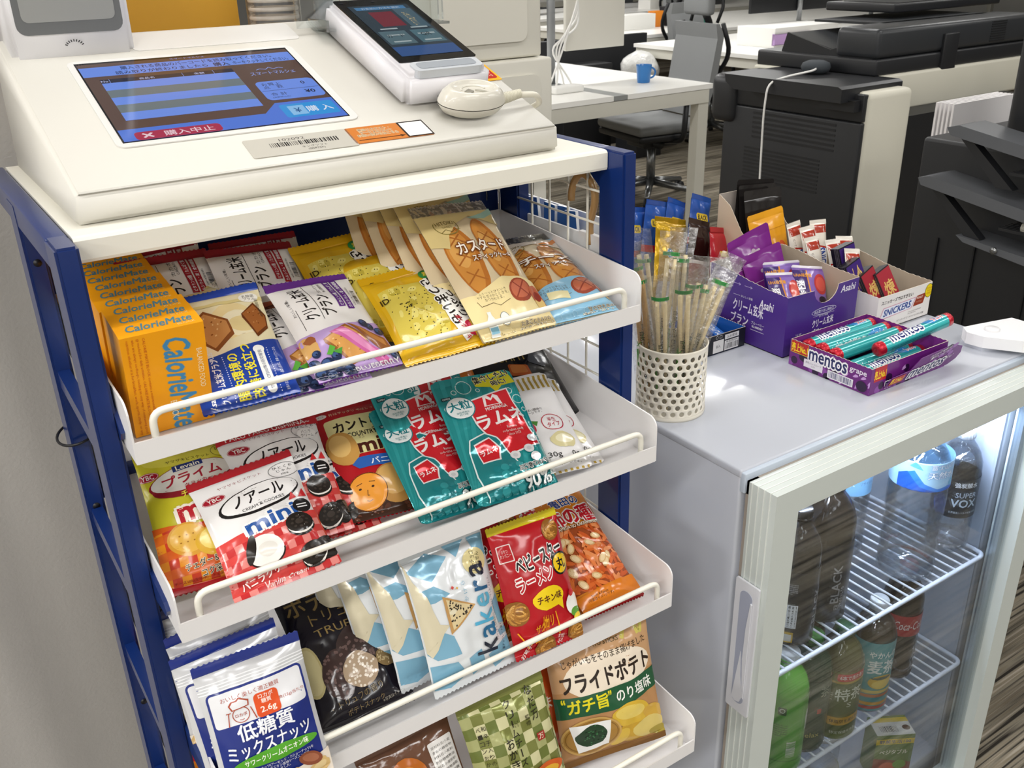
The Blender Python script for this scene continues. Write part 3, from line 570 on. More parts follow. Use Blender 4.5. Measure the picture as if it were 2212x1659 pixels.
def bran(brand, band, accent, sub, eng, berry):
    def f(A):
        A.rect(-44, 120, 44, 130, band); A.rect(-44, 52, 44, 121, '#efecea')
        A.txt('クリーム玄米', -20, 92, 46, 15, '#1c1a1c', rot=90, b=.055); A.txt('ブラン', -1, 84, 28, 14, '#1c1a1c', rot=90, b=.055); A.line([(-10, 66), (-10, 118)], .6, '#3a3436'); A.line([(-31, 60), (-31, 86)], .5, '#3a3436')
        A.txt('おいしい栄養。', -34, 90, 24, 3, '#3a3436', rot=90); A.txt(sub, 2, 110, 18, 4, '#3a3436', rot=90); A.txt(eng, 7, 110, 16, 2.6, '#3a3436', rot=90)
        A.rect(12, 78, 19, 120, band); A.rect(20.5, 74, 27.5, 120, band); A.txt('ビタミン10種 ｜たんぱく質', 15.5, 99, 39, 4.4, '#f3eef5', rot=90, b=.03); A.txt('カルシウム・鉄｜食物繊維', 24, 97, 42, 4.4, '#f3eef5', rot=90, b=.03)
        A.bars(36, 90, 18, 5, '#2a2a2c', 18, rot=90); A.txt('4枚(2枚×2個包装)', 31, 92, 26, 2.6, '#3a3436', rot=90)
        A.rect(-44, 0, 44, 54, accent); A.ell(-38, 40, 12, 10, '#d6a765', wob=.4); A.ell(-33, 47, 6, 4, '#9c5a30', wob=.4)
        wafer(A, -2, 34, 44, 40, -12, '#d49a54', '#9a5f2c', '#e9c283'); A.fan([(-14, 48), (0, 50), (26, 22), (34, 6), (24, 4), (6, 26)], '#c9629f' if berry else '#5f3020'); A.fan([(-8, 48), (2, 47), (24, 20), (28, 8), (10, 26)], '#de8cbb' if berry else '#83492e'); A.fan([(6, 54), (40, 34), (42, 22), (34, 12), (20, 34)], '#8f5426'); A.fan([(10, 52), (38, 32), (38, 24), (24, 36)], '#b97b3d')
        rn = random.Random(3)
        if berry:
            for x, y, r in ((-36, 8, 7), (-26, 4, 7.5), (-18, 12, 6.5), (-40, 20, 6), (-28, 17, 6.5), (-10, 5, 7), (-18, 22, 5), (-34, 30, 4), (38, 42, 5), (30, 48, 4.5), (40, 12, 5), (24, 52, 5)):
                A.ell(x, y, r, r, '#1d2a4c', n=14); A.ell(x - r * .2, y + r * .25, r * .6, r * .55, '#3d5585', n=10); A.ell(x, y, r * .25, r * .2, '#121a33', n=7); A.k -= 2
            A.fan([(-26, 26), (-20, 34), (-16, 30), (-22, 24)], '#58a43c'); A.fan([(-20, 27), (-10, 28), (-13, 22)], '#4a9433')
            A.txt('BLUEBERRY', 18, 5, 46, 6, '#f6f3f8', b=.04); A.txt('ブルーベリー', 20, 13, 30, 4, '#3b2a52', b=.03)
        else:
            for k in range(9): A.ell(-36 + 6 * (k % 4), 6 + 7 * (k // 4), 5, 3.6, '#6d2f22' if k % 2 else '#8e1f2b', rot=30 * k, n=10)
            A.txt(eng, 16, 6, 36, 6, '#f6ece6', b=.04)
    return f
G = 'cream bran packets on the top tray'
PK = 'snack packet'
bluep = make_bag('bran_packet', (-0.1556, -0.0150, -0.1560, -8, 58, 3, .08, .13), Bag(84, 130, 20, (5, 8), 1, .8), '#ece2c2', asahi_plus, 'navy and cream bran packet with yellow lettering beside the yellow boxes', PK, G, top='#1c3f9e', bot='#1a3f9f')
again(bluep, (-0.158, 0.035, -0.150, -2, 62, 2), 'cream bran packet lying behind the navy and cream one', G)
cacao = make_bag('bran_packet', (-0.170, 0.105, -0.158, -8, 42, 6), Bag(88, 130, 22, (6, 9), 2, .9), '#efecea', bran('', '#a01c2c', '#a3442a', 'カカオ', 'CACAO', False), 'white bran packet with dark red bands, leftmost at the back of the top tray', PK, G, top='#a01c2c', bot='#8f1a27')
again(cacao, (-0.165, 0.075, -0.156, 6, 46, -3), 'red and white bran packet half hidden behind the yellow box row and cream packets', G)
again(cacao, (-0.092, 0.060, -0.150, 4, 52, -6), 'red and white bran packet leaning behind the purple berry packet', G)
again(cacao, (-0.085, 0.085, -0.145, -10, 55, 2), 'rearmost red and white bran packet near the middle of the top tray', G)
berry = make_bag('bran_packet', (-0.0540, -0.0170, -0.1545, 9, 60, -6), Bag(86, 130, 24, (6, 8), 4, 1.0), '#efecf2', bran('', '#5e2a82', '#b99bd0', 'ブルーベリー', 'BLUEBERRY', True), 'white and purple bran packet with blueberries leaning on the top tray rail', PK, G, top='#5e2a82', bot='#6d3492', ysc=.95)
again(berry, (-0.085, -0.012, -0.1625, 4, 66, -4), 'dark berry bran packet lying under the white and purple one', G)
def satsuma(A):
    A.fan([(-40, 8), (38, 6), (40, 96), (-40, 98)], '#dcae22'); A.fan([(-38, 16), (10, 12), (18, 40), (14, 90), (-36, 88)], '#d8c455')
    rn = random.Random(8)
    for k in range(26): A.ell(rn.uniform(-34, 12), rn.uniform(18, 84), rn.uniform(2.5, 6), rn.uniform(2, 5), '#e6d87a' if k % 3 else '#b8a63c', rot=rn.uniform(0, 90), n=8, wob=.4, seed=k); A.k -= .93
    for k in range(60): x = rn.uniform(-34, 12); A.ell(x, rn.uniform(16, 86), .8, .55, '#2c2a1c', rot=rn.uniform(0, 90), n=5); A.k -= .93
    A.k += 3
    for k in range(14): A.ell(-18 + rn.gauss(0, 4), 58 + rn.gauss(0, 4), 1.1, .7, '#1d1c14', rot=rn.uniform(0, 90), n=5); A.k -= .93
    A.fan([(16, 92), (32, 98), (38, 80), (40, 50), (38, 14), (24, 8), (16, 30), (18, 60), (12, 78)], '#f5f3ec')
    A.txt('さつまいも', 21, 58, 66, 13, '#1d1712', rot=-84, b=.07, out='#fbfaf5', ow=.05); A.txt('たっぷり', 34, 58, 46, 11, '#1d1712', rot=-84, b=.07, out='#fbfaf5', ow=.05); A.txt('蒸しケーキ', 27, 22, 26, 6, '#c22a3a', rot=-84, b=.05)
    A.ell(24, 98, 10, 7, '#2c8a45', n=16); A.txt('素材', 24, 98, 11, 6, '#f2e14a', b=.04); A.ell(36, 20, 8, 9, '#b01f3e', n=14); A.ell(36, 20, 4, 6, '#d6516a', n=12); A.txt('ID', -34, 74, 8, 7, '#3a2c10', b=.04)
    for x in (36, 40): A.rect(x, 10, x + 2, 30, '#e6c33c')
GS = 'sweet potato cakes on the top tray'
st = make_bag('steamed_cake_packet', (0.0325, -0.0230, -0.1560, -9, 60, 6), Bag(88, 116, 26, (6, 10), 6, 1.1), '#d9aa14', satsuma, 'front yellow sweet potato cake packet with black lettering beside the purple berry packet', PK, GS, top='#cf9f10')
again(st, (0.020, 0.028, -0.150, -6, 56, 5), 'yellow cake packet, second of the pile beside the custard cakes', GS)
again(st, (-0.004, 0.056, -0.146, -4, 52, 4), 'rearmost yellow cake packet with a glittering crimped top', GS)
again(st, (0.048, -0.008, -0.163, -14, 68, 6), 'bottom yellow cake packet showing its chequered lower corner', GS)
def stick(c_bg, c_low, title, sub, foot, milk):
    def f(A):
        A.rect(-50, 0, 50, 148, '#d6c3a0'); 
        for cx, w in ((-22, 19), (20, 19)):
            A.ell(cx, 92, w, 46, '#b8702c', n=26); A.ell(cx - 2, 93, w - 4, 42, '#cf8c3f', n=24); A.ell(cx - 4, 100, w - 9, 20, '#dda458', n=18)
            for k in range(3): A.line([(cx - 12, 62 + 22 * k), (cx + 8, 76 + 22 * k)], 1.6, '#a9652a'); A.line([(cx + 12, 62 + 22 * k), (cx - 8, 76 + 22 * k)], 1.6, '#b0692b')
        A.fan([(-50, 149), (-50, 112), (-34, 104), (-26, 120), (-8, 134), (14, 142), (34, 134), (50, 128), (50, 149)], c_bg)
        A.ring(-22, 132, 15, 12, 1.2, '#8a7a3c', n=18, a0=150, a1=390); A.txt('HITOIKI', -22, 136, 22, 5, '#6c5c2a', b=.03); A.txt('SWEETS', -22, 130, 12, 2.6, '#6c5c2a'); A.line([(-32, 124), (-26, 127), (-20, 123), (-14, 127), (-8, 125)], .7, '#6c5c2a')
        A.fan([(10, 139), (34, 144), (50, 150), (50, 143), (34, 137)], '#9fc4b4' if not milk else '#c9782b')
        A.txt(title, 6, 102, 66, 14, '#fbf4e8', b=.045, out='#7d4420', ow=.07); A.txt(sub, 12, 88, 56, 6.5, '#fbf4e8', b=.035, out='#7d4420', ow=.07)
        A.fan([(-50, 0), (50, 0), (50, 52), (30, 60), (6, 62), (-18, 54), (-36, 48), (-50, 50)], c_low)
        A.txt('ふぅ〜っとひといき\nやすらぎのひとときを。\nおつかれさま。', -16, 44, 40, 11, '#5b4a34', res=1); A.line([(-38, 40), (-36, 34), (-20, 36), (-12, 32), (2, 36)], .6, '#6b5638')
        A.ell(22, 44, 17, 13, '#9d4a33', rot=25); A.ell(22, 45, 14, 10, '#c06a4c', rot=25); A.line([(12, 36), (32, 54)], 1.5, '#8f4130'); A.line([(30, 36), (16, 54)], 1.5, '#8f4130'); A.box(42, 34, 16, 26, '#b9603f', rot=15, r=5); A.ell(42, 26, 7, 8, '#e0c079'); A.ell(42, 34, 6, 6, '#8f3a26')
        if not milk: A.fan([(-38, 2), (-26, 2), (-26, 18), (-29, 24), (-29, 28), (-34, 28), (-34, 24), (-38, 18)], '#eef2ee'); A.rect(-37, 6, -27, 12, '#7fb8cf'); A.ell(-14, 18, 6, 7, '#f6f4ea'); A.ring(-14, 18, 6, 7, .6, '#6c7a86')
        else: A.box(-14, 36, 24, 10, '#e9dfae', rot=-8)
        A.txt(foot, 24, 7, 48, 9, '#4a2c18', b=.02, out='#f4ead0', ow=.05)
        for k in range(3): A.ring(-16 + 14 * k, 8, 10, 5, .4, '#f0dfae' if not milk else '#b9dcec', n=14)
    return f
CLF = clear('cakefilm', (1, 1, 1), 0.14, 0.07, 0.6, 70)
GC = 'custard stick cakes on the top tray'
cu = make_bag('stick_cake_packet', (0.1180, -0.0200, -0.1560, 15, 48, -8), Bag(100, 163, 19, (5, 13), 9, .9, pinch=.03), '#d9c27a', stick('#d9c488', '#ead7a0', 'カスタード', 'スティックケーキ', 'たまごとミルクの\nカスタードクリーム', False), 'front custard stick cake packet showing two golden cakes, right half of the top tray', PK, GC, top=CLF, back='#e8e0dc')
for k, (p, l) in enumerate((((0.103, 0.012, -0.150, 14, 44, -8), 'second custard stick cake packet, close behind the front one'), ((0.092, 0.040, -0.150, 13, 41, -8), 'third custard stick cake packet with a silvery clear top'), ((0.074, 0.062, -0.150, 12, 38, -8), 'fourth custard stick cake packet from the front'), ((0.058, 0.086, -0.150, 10, 34, -8), 'leftmost custard stick cake packet with a clear corner'))): again(cu, p, l, GC)
make_bag('stick_cake_packet', (0.2010, -0.0170, -0.1600, -8, 74, 1), Bag(82, 168, 24, (6, 14), 12, 1.1, pinch=.03), '#8fc0da', stick('#cfc3b4', '#8fc1dd', 'チーズ', 'スティックケーキ', '甘さ控えめの\n濃厚チーズクリーム', True), 'light blue cheese stick cake packet lying against the right wall of the top tray', PK, top=CLF)
# ---------------------------------------------------------------- tray 2
def ybc(A, x, y, w=16): A.ell(x, y, w / 2, w / 4.6, '#a3182c', n=20); A.ring(x, y, w / 2 - .5, w / 4.6 - .5, .4, '#f2d9d9', n=20); A.txt('YBC', x, y, w * .55, w * .22, '#f2e6e2', b=.04)
def cookie(A, x, y, r, rot=0, cream=True, sq=.8):
    A.ell(x, y - r * .16, r, r * sq, '#17120f', rot=rot, n=20)
    if cream: A.ell(x, y - r * .03, r * .97, r * sq * .95, '#f3efe8', rot=rot, n=20)
    A.ell(x, y + r * .14, r, r * sq, '#211b18', rot=rot, n=20)
    for a in range(8): A.ell(x + r * .55 * cos(a * .785), y + r * .14 + r * sq * .55 * sin(a * .785), r * .13, r * .1, '#3b332e', n=7); A.k -= .93
    A.ell(x, y + r * .14, r * .3, r * .24, '#3b332e', n=9)
def noir(A):
    A.rect(-50, 60, 50, 127, '#efedec'); A.txt('ヤマザキビスケット', -6, 118, 42, 3.4, '#8a2026'); ybc(A, -34, 108, 22)
    A.txt('ひとくち\nじゃん\nsize', 36, 114, 20, 11, '#2a2a2a', res=1); A.ring(36, 114, 15, 9, .5, '#3a3a3a', a0=20, a1=330)
    A.ell(4, 92, 40, 15.5, '#141214', n=30, rot=4); A.ell(5, 93, 38, 13.6, '#f3f1f0', n=30, rot=4); A.txt('ノアール', 4, 95, 50, 12.5, '#141214', b=.05, rot=3); A.txt('CREAM & COOKIES', 5, 84, 42, 3.2, '#2a2526', b=.02, rot=3)
    A.rect(-50, 0, 50, 62, '#d9433f'); A.grid(-50, 0, 50, 58, ['#e98b84', '#d24743', '#c62d2f', None], 7.5); 
    A.txt('mini', 6, 66, 50, 14, '#1f56a4', b=.08, out='#f7f6f4', ow=.11, rot=5); A.ell(38, 69, 9, 8, '#141214', n=18); A.rect(33, 70, 43, 71.2, '#f3f1f0'); A.rect(33, 67, 43, 68.2, '#f3f1f0'); A.poly([(28, 78), (33, 86), (36, 79)], '#c8262c'); A.poly([(38, 79), (44, 87), (46, 78)], '#c8262c')
    A.ell(-10, 38, 17, 15, '#f6f4ef', n=24); A.ring(-10, 37, 17.6, 15.6, 1.4, '#1c1714', n=24, a0=190, a1=350); A.ell(-22, 43, 4.5, 14, '#211b18', rot=-20, n=16); A.ell(-8, 38, 9, 7, '#e9e5dd', n=16)
    cookie(A, 28, 50, 13); cookie(A, 44, 20, 12, cream=False); cookie(A, 30, 18, 13, 20)
    A.txt('バニラクリーム', -14, 17, 52, 7, '#fbf5f0', b=.05, out='#c83a36', ow=.05, rot=8); A.txt('Vanilla Cream', 0, 7, 40, 6, '#fbeeea', sh=.4, rot=4)
GN = 'cream cookie packets on the second tray'
n1 = make_bag('cookie_packet', (-0.1625, -0.066, -0.3090, -7, 50, 7), Bag(98, 136, 30, (9, 9), 20, 1.2, pinch=.07), '#efedec', noir, 'front red and white cookie packet with dark sandwich cookies', PK, GN, top='#b81e2a', bot='#c8383a', ysc=.88)
def noir_b(A):
    noir(A); A.rect(-50, 118, 50, 127, '#b81e2a'); A.txt('PAKU PAKU OISHIINA~', 0, 122, 84, 5, '#f3e4e2', b=.03); A.ell(34, 108, 10, 6, '#f5f3f1'); A.txt('バニラ\nクリーム', 34, 108, 13, 8, '#2a2a2a')
n2 = make_bag('cookie_packet', (-0.129, -0.022, -0.3040, 3, 45, -4), Bag(100, 134, 28, (8, 9), 22, 1.1), '#efedec', noir_b, 'red and white cookie packet with a red banner, second in its pile', PK, GN, top='#b81e2a', bot='#c8383a', ysc=.93)
again(n2, (-0.124, 0.018, -0.297, 8, 42, -3), 'third red and white cookie packet, mostly hidden under the tray above', GN)
again(n1, (-0.098, -0.018, -0.312, 10, 58, -10), 'lower cookie packet peeping out at the right of the cookie pile', GN)
def levain(A):
    A.rect(-46, 48, 46, 131, '#c9c02c'); A.ell(0, 124, 40, 10, '#d8cf4a'); ybc(A, -38, 110, 20); A.txt('ヤマザキビスケット', 0, 119, 40, 3.2, '#4a4418'); A.txt('ひとくち\nsize', 34, 122, 16, 8, '#3a3a20', res=1); A.ring(34, 122, 12, 7, .4, '#3a3a20', a0=20, a1=330)
    A.ell(2, 97, 40, 13, '#8d1826', n=28, rot=6); A.ell(0, 101, 40, 13.5, '#8d1826', n=28, rot=6); A.ell(0, 102, 38, 12, '#dedad2', n=28, rot=6); A.txt('プライム', 0, 102, 54, 10, '#a3182c', b=.06, rot=6); A.box(-2, 112, 28, 5.5, '#1d2f6e', rot=6); A.txt('Levain', -2, 112, 22, 4.2, '#f4efd8', b=.03, rot=6); A.txt('クラッカー', 4, 94, 26, 3.6, '#a3182c', b=.03, rot=6)
    A.txt('チーズサンド', 8, 88, 44, 6.4, '#f4e34a', b=.05, rot=7)
    A.fan([(-46, 0), (46, 0), (46, 60), (20, 56), (-10, 56), (-46, 62)], '#d9601c'); A.grid(-46, 6, 46, 56, ['#e8941f', '#dc6a1d', '#c93c20', None], 8)
    A.txt('mini', 4, 70, 50, 17, '#b81e2a', b=.09, out='#f4ecdc', ow=.1, rot=5)
    A.ell(-18, 44, 18, 15, '#d89c34', n=22, rot=-10); A.ell(-18, 45, 15.5, 12.5, '#e6b44c', n=22, rot=-10); A.ell(4, 38, 17, 13, '#dfae2e', n=22); A.ell(5, 40, 14, 10, '#f2d868', n=18)
    for k in range(6): A.ell(-25 + 6 * (k % 3), 42 + 6 * (k // 3), .9, .7, '#a8701e', n=6); A.k -= .93
    A.txt('チェダー＆ゴーダの', 2, 23, 56, 6.4, '#2a1a0e', b=.03, out='#f4ecd0', ow=.05, rot=6); A.txt('コク深い味わい', 8, 15, 42, 6, '#2a1a0e', b=.03, out='#f4ecd0', ow=.05, rot=6)
    A.rect(-46, 0, 46, 7, '#b01822'); A.txt('チーズ10%(生地中)　チェダー36%ゴーダ14%使用', 0, 9.5, 74, 2.6, '#8c1c14')
make_bag('cheese_cracker_packet', (-0.2130, -0.0290, -0.3100, -1, 47, -4), Bag(90, 138, 26, (7, 8), 24, 1.0), '#c9c02c', levain, 'yellow and orange cheese cracker packet at the left end of the second tray', PK, top='#c9c02c', bot='#b01822')
def maam(A):
    A.rect(-44, 118, 44, 128, '#b3141f'); A.txt('外はサックリ 中はしっとり', 2, 119, 56, 3.6, '#f2d9b0'); A.ell(-34, 119, 6, 2.6, '#e8e2dc'); A.txt('不二家', -34, 119, 6, 2, '#7c1018')
    A.fan(rrect(-34, 66, 40, 112, 3), '#e6dfa0'); A.txt('カントリー', 4, 100, 60, 12, '#1c130e', b=.08); A.txt('COUNTRY', 0, 88, 32, 5, '#1c130e', b=.04); A.txt('マアム', 24, 90, 24, 6, '#1c130e', b=.05); A.txt('mini', 14, 74, 44, 14, '#4a1c12', b=.09); A.txt('ミニ', -2, 84, 6, 3, '#4a1c12')
    A.ell(-24, 76, 15, 20, '#c7964c', n=22, rot=20); A.ell(-26, 80, 10, 13, '#dcb56e', n=18, rot=20)
    A.fan([(-12, 62), (40, 60), (42, 48), (-14, 50), (-20, 56)], '#2d62b4'); A.txt('バニラ', 14, 55, 30, 7, '#eef2f8', b=.04)
    A.rect(-44, 0, 44, 20, '#3d2318')
    rn = random.Random(5)
    for k in range(40): A.ell(rn.uniform(-42, 42), rn.uniform(2, 22), 4.2, 3, ('#5a3324', '#6f4130', '#46281c')[k % 3], rot=rn.uniform(0, 180), n=8); A.k -= .93
    A.k += 2; A.ell(18, 30, 22, 20, '#c08d48', n=24); A.ell(16, 33, 17, 15, '#d6a862', n=20); A.ell(-12, 26, 20, 18, '#ef9d33', n=24); A.ring(-12, 26, 20, 18, .8, '#5a2c10')
    A.ell(-19, 30, 1.6, 1, '#3a1c0c', n=8); A.ell(-6, 30, 1.6, 1, '#3a1c0c', n=8); A.line([(-22, 34), (-16, 35)], .6, '#3a1c0c'); A.line([(-9, 35), (-3, 34)], .6, '#3a1c0c'); A.line([(-12, 28), (-13, 23), (-11, 23)], .6, '#3a1c0c'); A.line([(-15, 18), (-12, 17), (-9, 18)], .6, '#3a1c0c')
make_bag('soft_cookie_packet', (-0.0440, -0.0180, -0.3090, -8, 54, -1), Bag(86, 134, 28, (7, 9), 26, 1.0), '#b3141f', maam, 'dark red soft cookie packet with an orange face, between cookie and teal packets', PK)
TE = '#1f8f92'
def ramune(A):
    for k in range(-8, 14): A.poly([(-50 + 14 * k, 0), (-44 + 14 * k, 0), (-4 + 14 * k, 165), (-10 + 14 * k, 165)], '#2a9b9e'); A.k -= .93
    A.k += 2
    for x, y, r in ((-14, 138, 9), (-27, 134, 3.2), (0, 131, 2.6), (36, 124, 4), (42, 112, 6), (44, 98, 3), (40, 70, 5), (46, 60, 3.5), (-34, 60, 4), (34, 88, 2.5), (-42, 116, 2.5)): A.ring(x, y, r, r, .8, '#d6f0ee', n=16); A.k -= .93
    A.k += 1; A.fan([(0, 146), (34, 152), (44, 146), (48, 134), (30, 132), (20, 124), (16, 132), (0, 136)], '#e8e21f'); A.txt('集中したい', 22, 146, 44, 9.5, '#161616', b=.07, rot=6, out='#f6f4c8', ow=.03); A.txt('時に!', 28, 137, 18, 7, '#161616', b=.07, rot=6, out='#f6f4c8', ow=.03)
    A.box(-38, 128, 11, 4.4, '#0f3c40', r=.8); A.txt('OPEN', -38, 128, 8.6, 2.2, '#e4f2f2')
    A.fan([(-24, 118), (34, 128), (36, 100), (44, 52), (-4, 44), (-20, 90)], '#f0eeee'); A.fan([(-22.5, 116.5), (32.5, 126), (34.5, 99), (42, 53.5), (-3, 46), (-18, 90)], '#d01f2a')
    A.ell(-28, 113, 16, 15, '#eef5f4', n=26); A.ring(-28, 113, 16, 15, 1.2, '#1f7f86', n=26); A.txt('大粒', -28, 116, 24, 12, '#1f8088', b=.06); A.txt('当社従来比\n約1.5倍', -28, 105, 14, 5, '#1f7f86')
    A.fan([(-2, 108), (0, 120), (5, 122), (9, 117), (13, 122), (18, 119), (20, 108)], '#f1e6e4'); A.fan([(1, 109), (3, 118), (8, 114), (12, 118), (16, 109)], '#d01f2a'); A.txt('MORINAGA', 11, 104.5, 26, 4.6, '#f5efed', b=.05, rot=2)
    A.txt('ラムネ', 10, 91, 56, 17, '#f8f5f3', b=.09, rot=4); A.txt('Ramune\nsoda tablet candy\nsince 1973', 18, 74, 28, 12, '#f1dcd8', rot=4, res=1)
    A.fan([(-34, 72), (-16, 76), (-8, 70), (-2, 62), (6, 40), (16, 0), (-34, 0), (-40, 30), (-38, 60)], '#1a7f84'); A.line([(-34, 72), (-16, 76), (-6, 68), (6, 40), (16, 2)], 1.6, '#e3f4f3'); A.line([(-34, 72), (-38, 60), (-40, 30), (-34, 2)], 1.4, '#e3f4f3'); A.fan([(-32, 66), (-14, 70), (-6, 56), (-10, 42), (-30, 42)], '#f0eeee'); A.fan([(-31, 64.5), (-14.5, 68.5), (-8, 56), (-11.5, 43.5), (-29, 43.5)], '#cf1f2a'); A.txt('ラムネ', -19, 55, 19, 6.5, '#f6f1ef', b=.06, rot=8)
    for k in range(16): A.ell(-26 + 9 * (k % 4) + 2 * (k // 4), 8 + 8 * (k // 4), 4.6, 4, '#2b969b' if k % 2 else '#168087', n=12); A.k -= .93
    for x, y in ((8, 44), (26, 48), (36, 60), (30, 38)): A.ell(x, y, 6, 5, '#e6e6e8', n=14); A.ell(x, y, 3, 2.4, '#cfd0d4', n=10)
    A.txt('ぶどう糖でスッキリ!!', 26, 30, 44, 6, '#101a1b', b=.06, rot=7, out='#f4f6f4', ow=.08); A.txt('90%', 24, 15, 34, 17, '#f4f6f4', b=.05, sh=.15, rot=6, out='#12494d', ow=.05); A.txt('配合', 44, 20, 6, 10, '#f4f6f4', b=.04)
def teal(c): return mat(c, 0.16, 0.25, 0.5, 0.5, 40, 0.003)
GR = 'teal soda candy pouches on the second tray'
rb = Bag(97, 152, 20, (4, 8), 30, 1.2, pinch=.02, pouch=True, zig=False, rc=7)
r1 = make_bag('candy_pouch', (0.0825, -0.0655, -0.3095, 3, 50, -7), rb, TE, ramune, 'right front teal soda candy pouch with a bright red panel', PK, GR, fin=teal, ysc=.94)
again(r1, (0.0185, -0.0545, -0.3110, 12, 54, -11), 'left front teal soda candy pouch leaning on the second tray rail', GR, .93)
again(r1, (0.030, -0.024, -0.306, 14, 46, -10), 'teal candy pouch behind the two front ones, left of the pair', GR, .95)
again(r1, (0.052, -0.004, -0.303, 8, 43, -6), 'rearmost teal candy pouch under the edge of the top tray', GR, .95)
def tough(A):
    A.txt('TOUGH', -4, 112, 84, 22, '#a98f4c', b=.06); A.txt('GUMMY', -4, 92, 50, 12, '#8f7b45', b=.04); A.txt('タフグミ', 30, 118, 20, 4, '#9a8448', rot=-20)
    A.box(2, 70, 26, 20, '#b5571f', rot=-12, r=3); A.box(2, 72, 20, 14, '#c97a3c', rot=-12, r=3); A.box(34, 84, 24, 18, '#3c3f47', rot=-30, r=3); A.box(-26, 44, 24, 18, '#4d2a1a', rot=10, r=3); A.txt('90g', 26, 26, 22, 14, '#a98a3c', sh=.3)
def blk(c): return mat(c, 0.18, 0, 0.4, 0.22, 30, 0.003)
make_bag('gummy_pouch', (0.188, 0.046, -0.302, 2, 60, -7), Bag(108, 140, 24, (4, 8), 33, 1.2, pinch=.02, pouch=True, zig=False, rc=7), '#121113', tough, 'glossy black gummy pouch with gold lettering at the back of the second tray', PK, fin=blk)
make_bag('gummy_pouch', (0.098, 0.062, -0.300, 0, 48, 0), Bag(90, 140, 20, (4, 8), 37, 1, pouch=True, zig=False), '#c9701f', lambda A: (A.ell(10, 110, 16, 12, '#7a4a20', wob=.3), A.txt('グミ', -10, 96, 40, 16, '#4a240e', b=.06)), 'orange gummy pouch peeping out behind the teal pouches', PK)
def hoshi(A):
    A.rect(-42, 116, 42, 134, '#efece6')
    for k in range(13): A.rect(-40 + 6.4 * k, 115, -37 + 6.4 * k, 134, '#b3953f'); A.k -= .93
    A.k += 1; A.txt('くだもの\n果物', -20, 98, 22, 15, '#1e1c1c', b=.02); A.txt('素朴な甘酸っぱい酸味を\n食べやすいパーツです。', -6, 82, 42, 8, '#3a3838', res=1); A.ring(18, 62, 13, 12, 1, '#b9243a'); A.txt('半生\nタイプ', 18, 62, 15, 13, '#b9243a', b=.02); A.fan([(-10, 70), (2, 66), (-2, 60)], '#4f8a3a'); A.ell(-12, 58, 8, 9, '#c8354e', n=14)
    A.ell(20, 36, 16, 10, '#d9cf9e', n=18, wob=.2); A.ell(21, 37, 11, 6, '#ece5c2', n=14); A.txt('30g', 2, 18, 16, 8, '#2a2828'); A.txt('0g', 28, 18, 9, 8, '#2a2828'); A.txt('写真はイメージです。', 8, 8, 44, 3.4, '#3a3838')
    for k in range(12): A.rect(-40 + 6.8 * k, 0, -37 + 6.8 * k, 3, '#b3953f'); A.k -= .93
GH = 'white dried fruit pouches on the second tray'
h1 = make_bag('dried_fruit_pouch', (0.1430, -0.0480, -0.3120, -6, 64, -4), Bag(84, 138, 20, (4, 6), 40, 1.1, pouch=True, zig=False, pinch=.02), '#eceaea', hoshi, 'front white dried fruit pouch with gold stripes beside the teal pouch', PK, GH)
again(h1, (0.1640, -0.0420, -0.3160, -4, 70, -6), 'white dried fruit pouch with gold stripes, lying underneath to the right', GH)
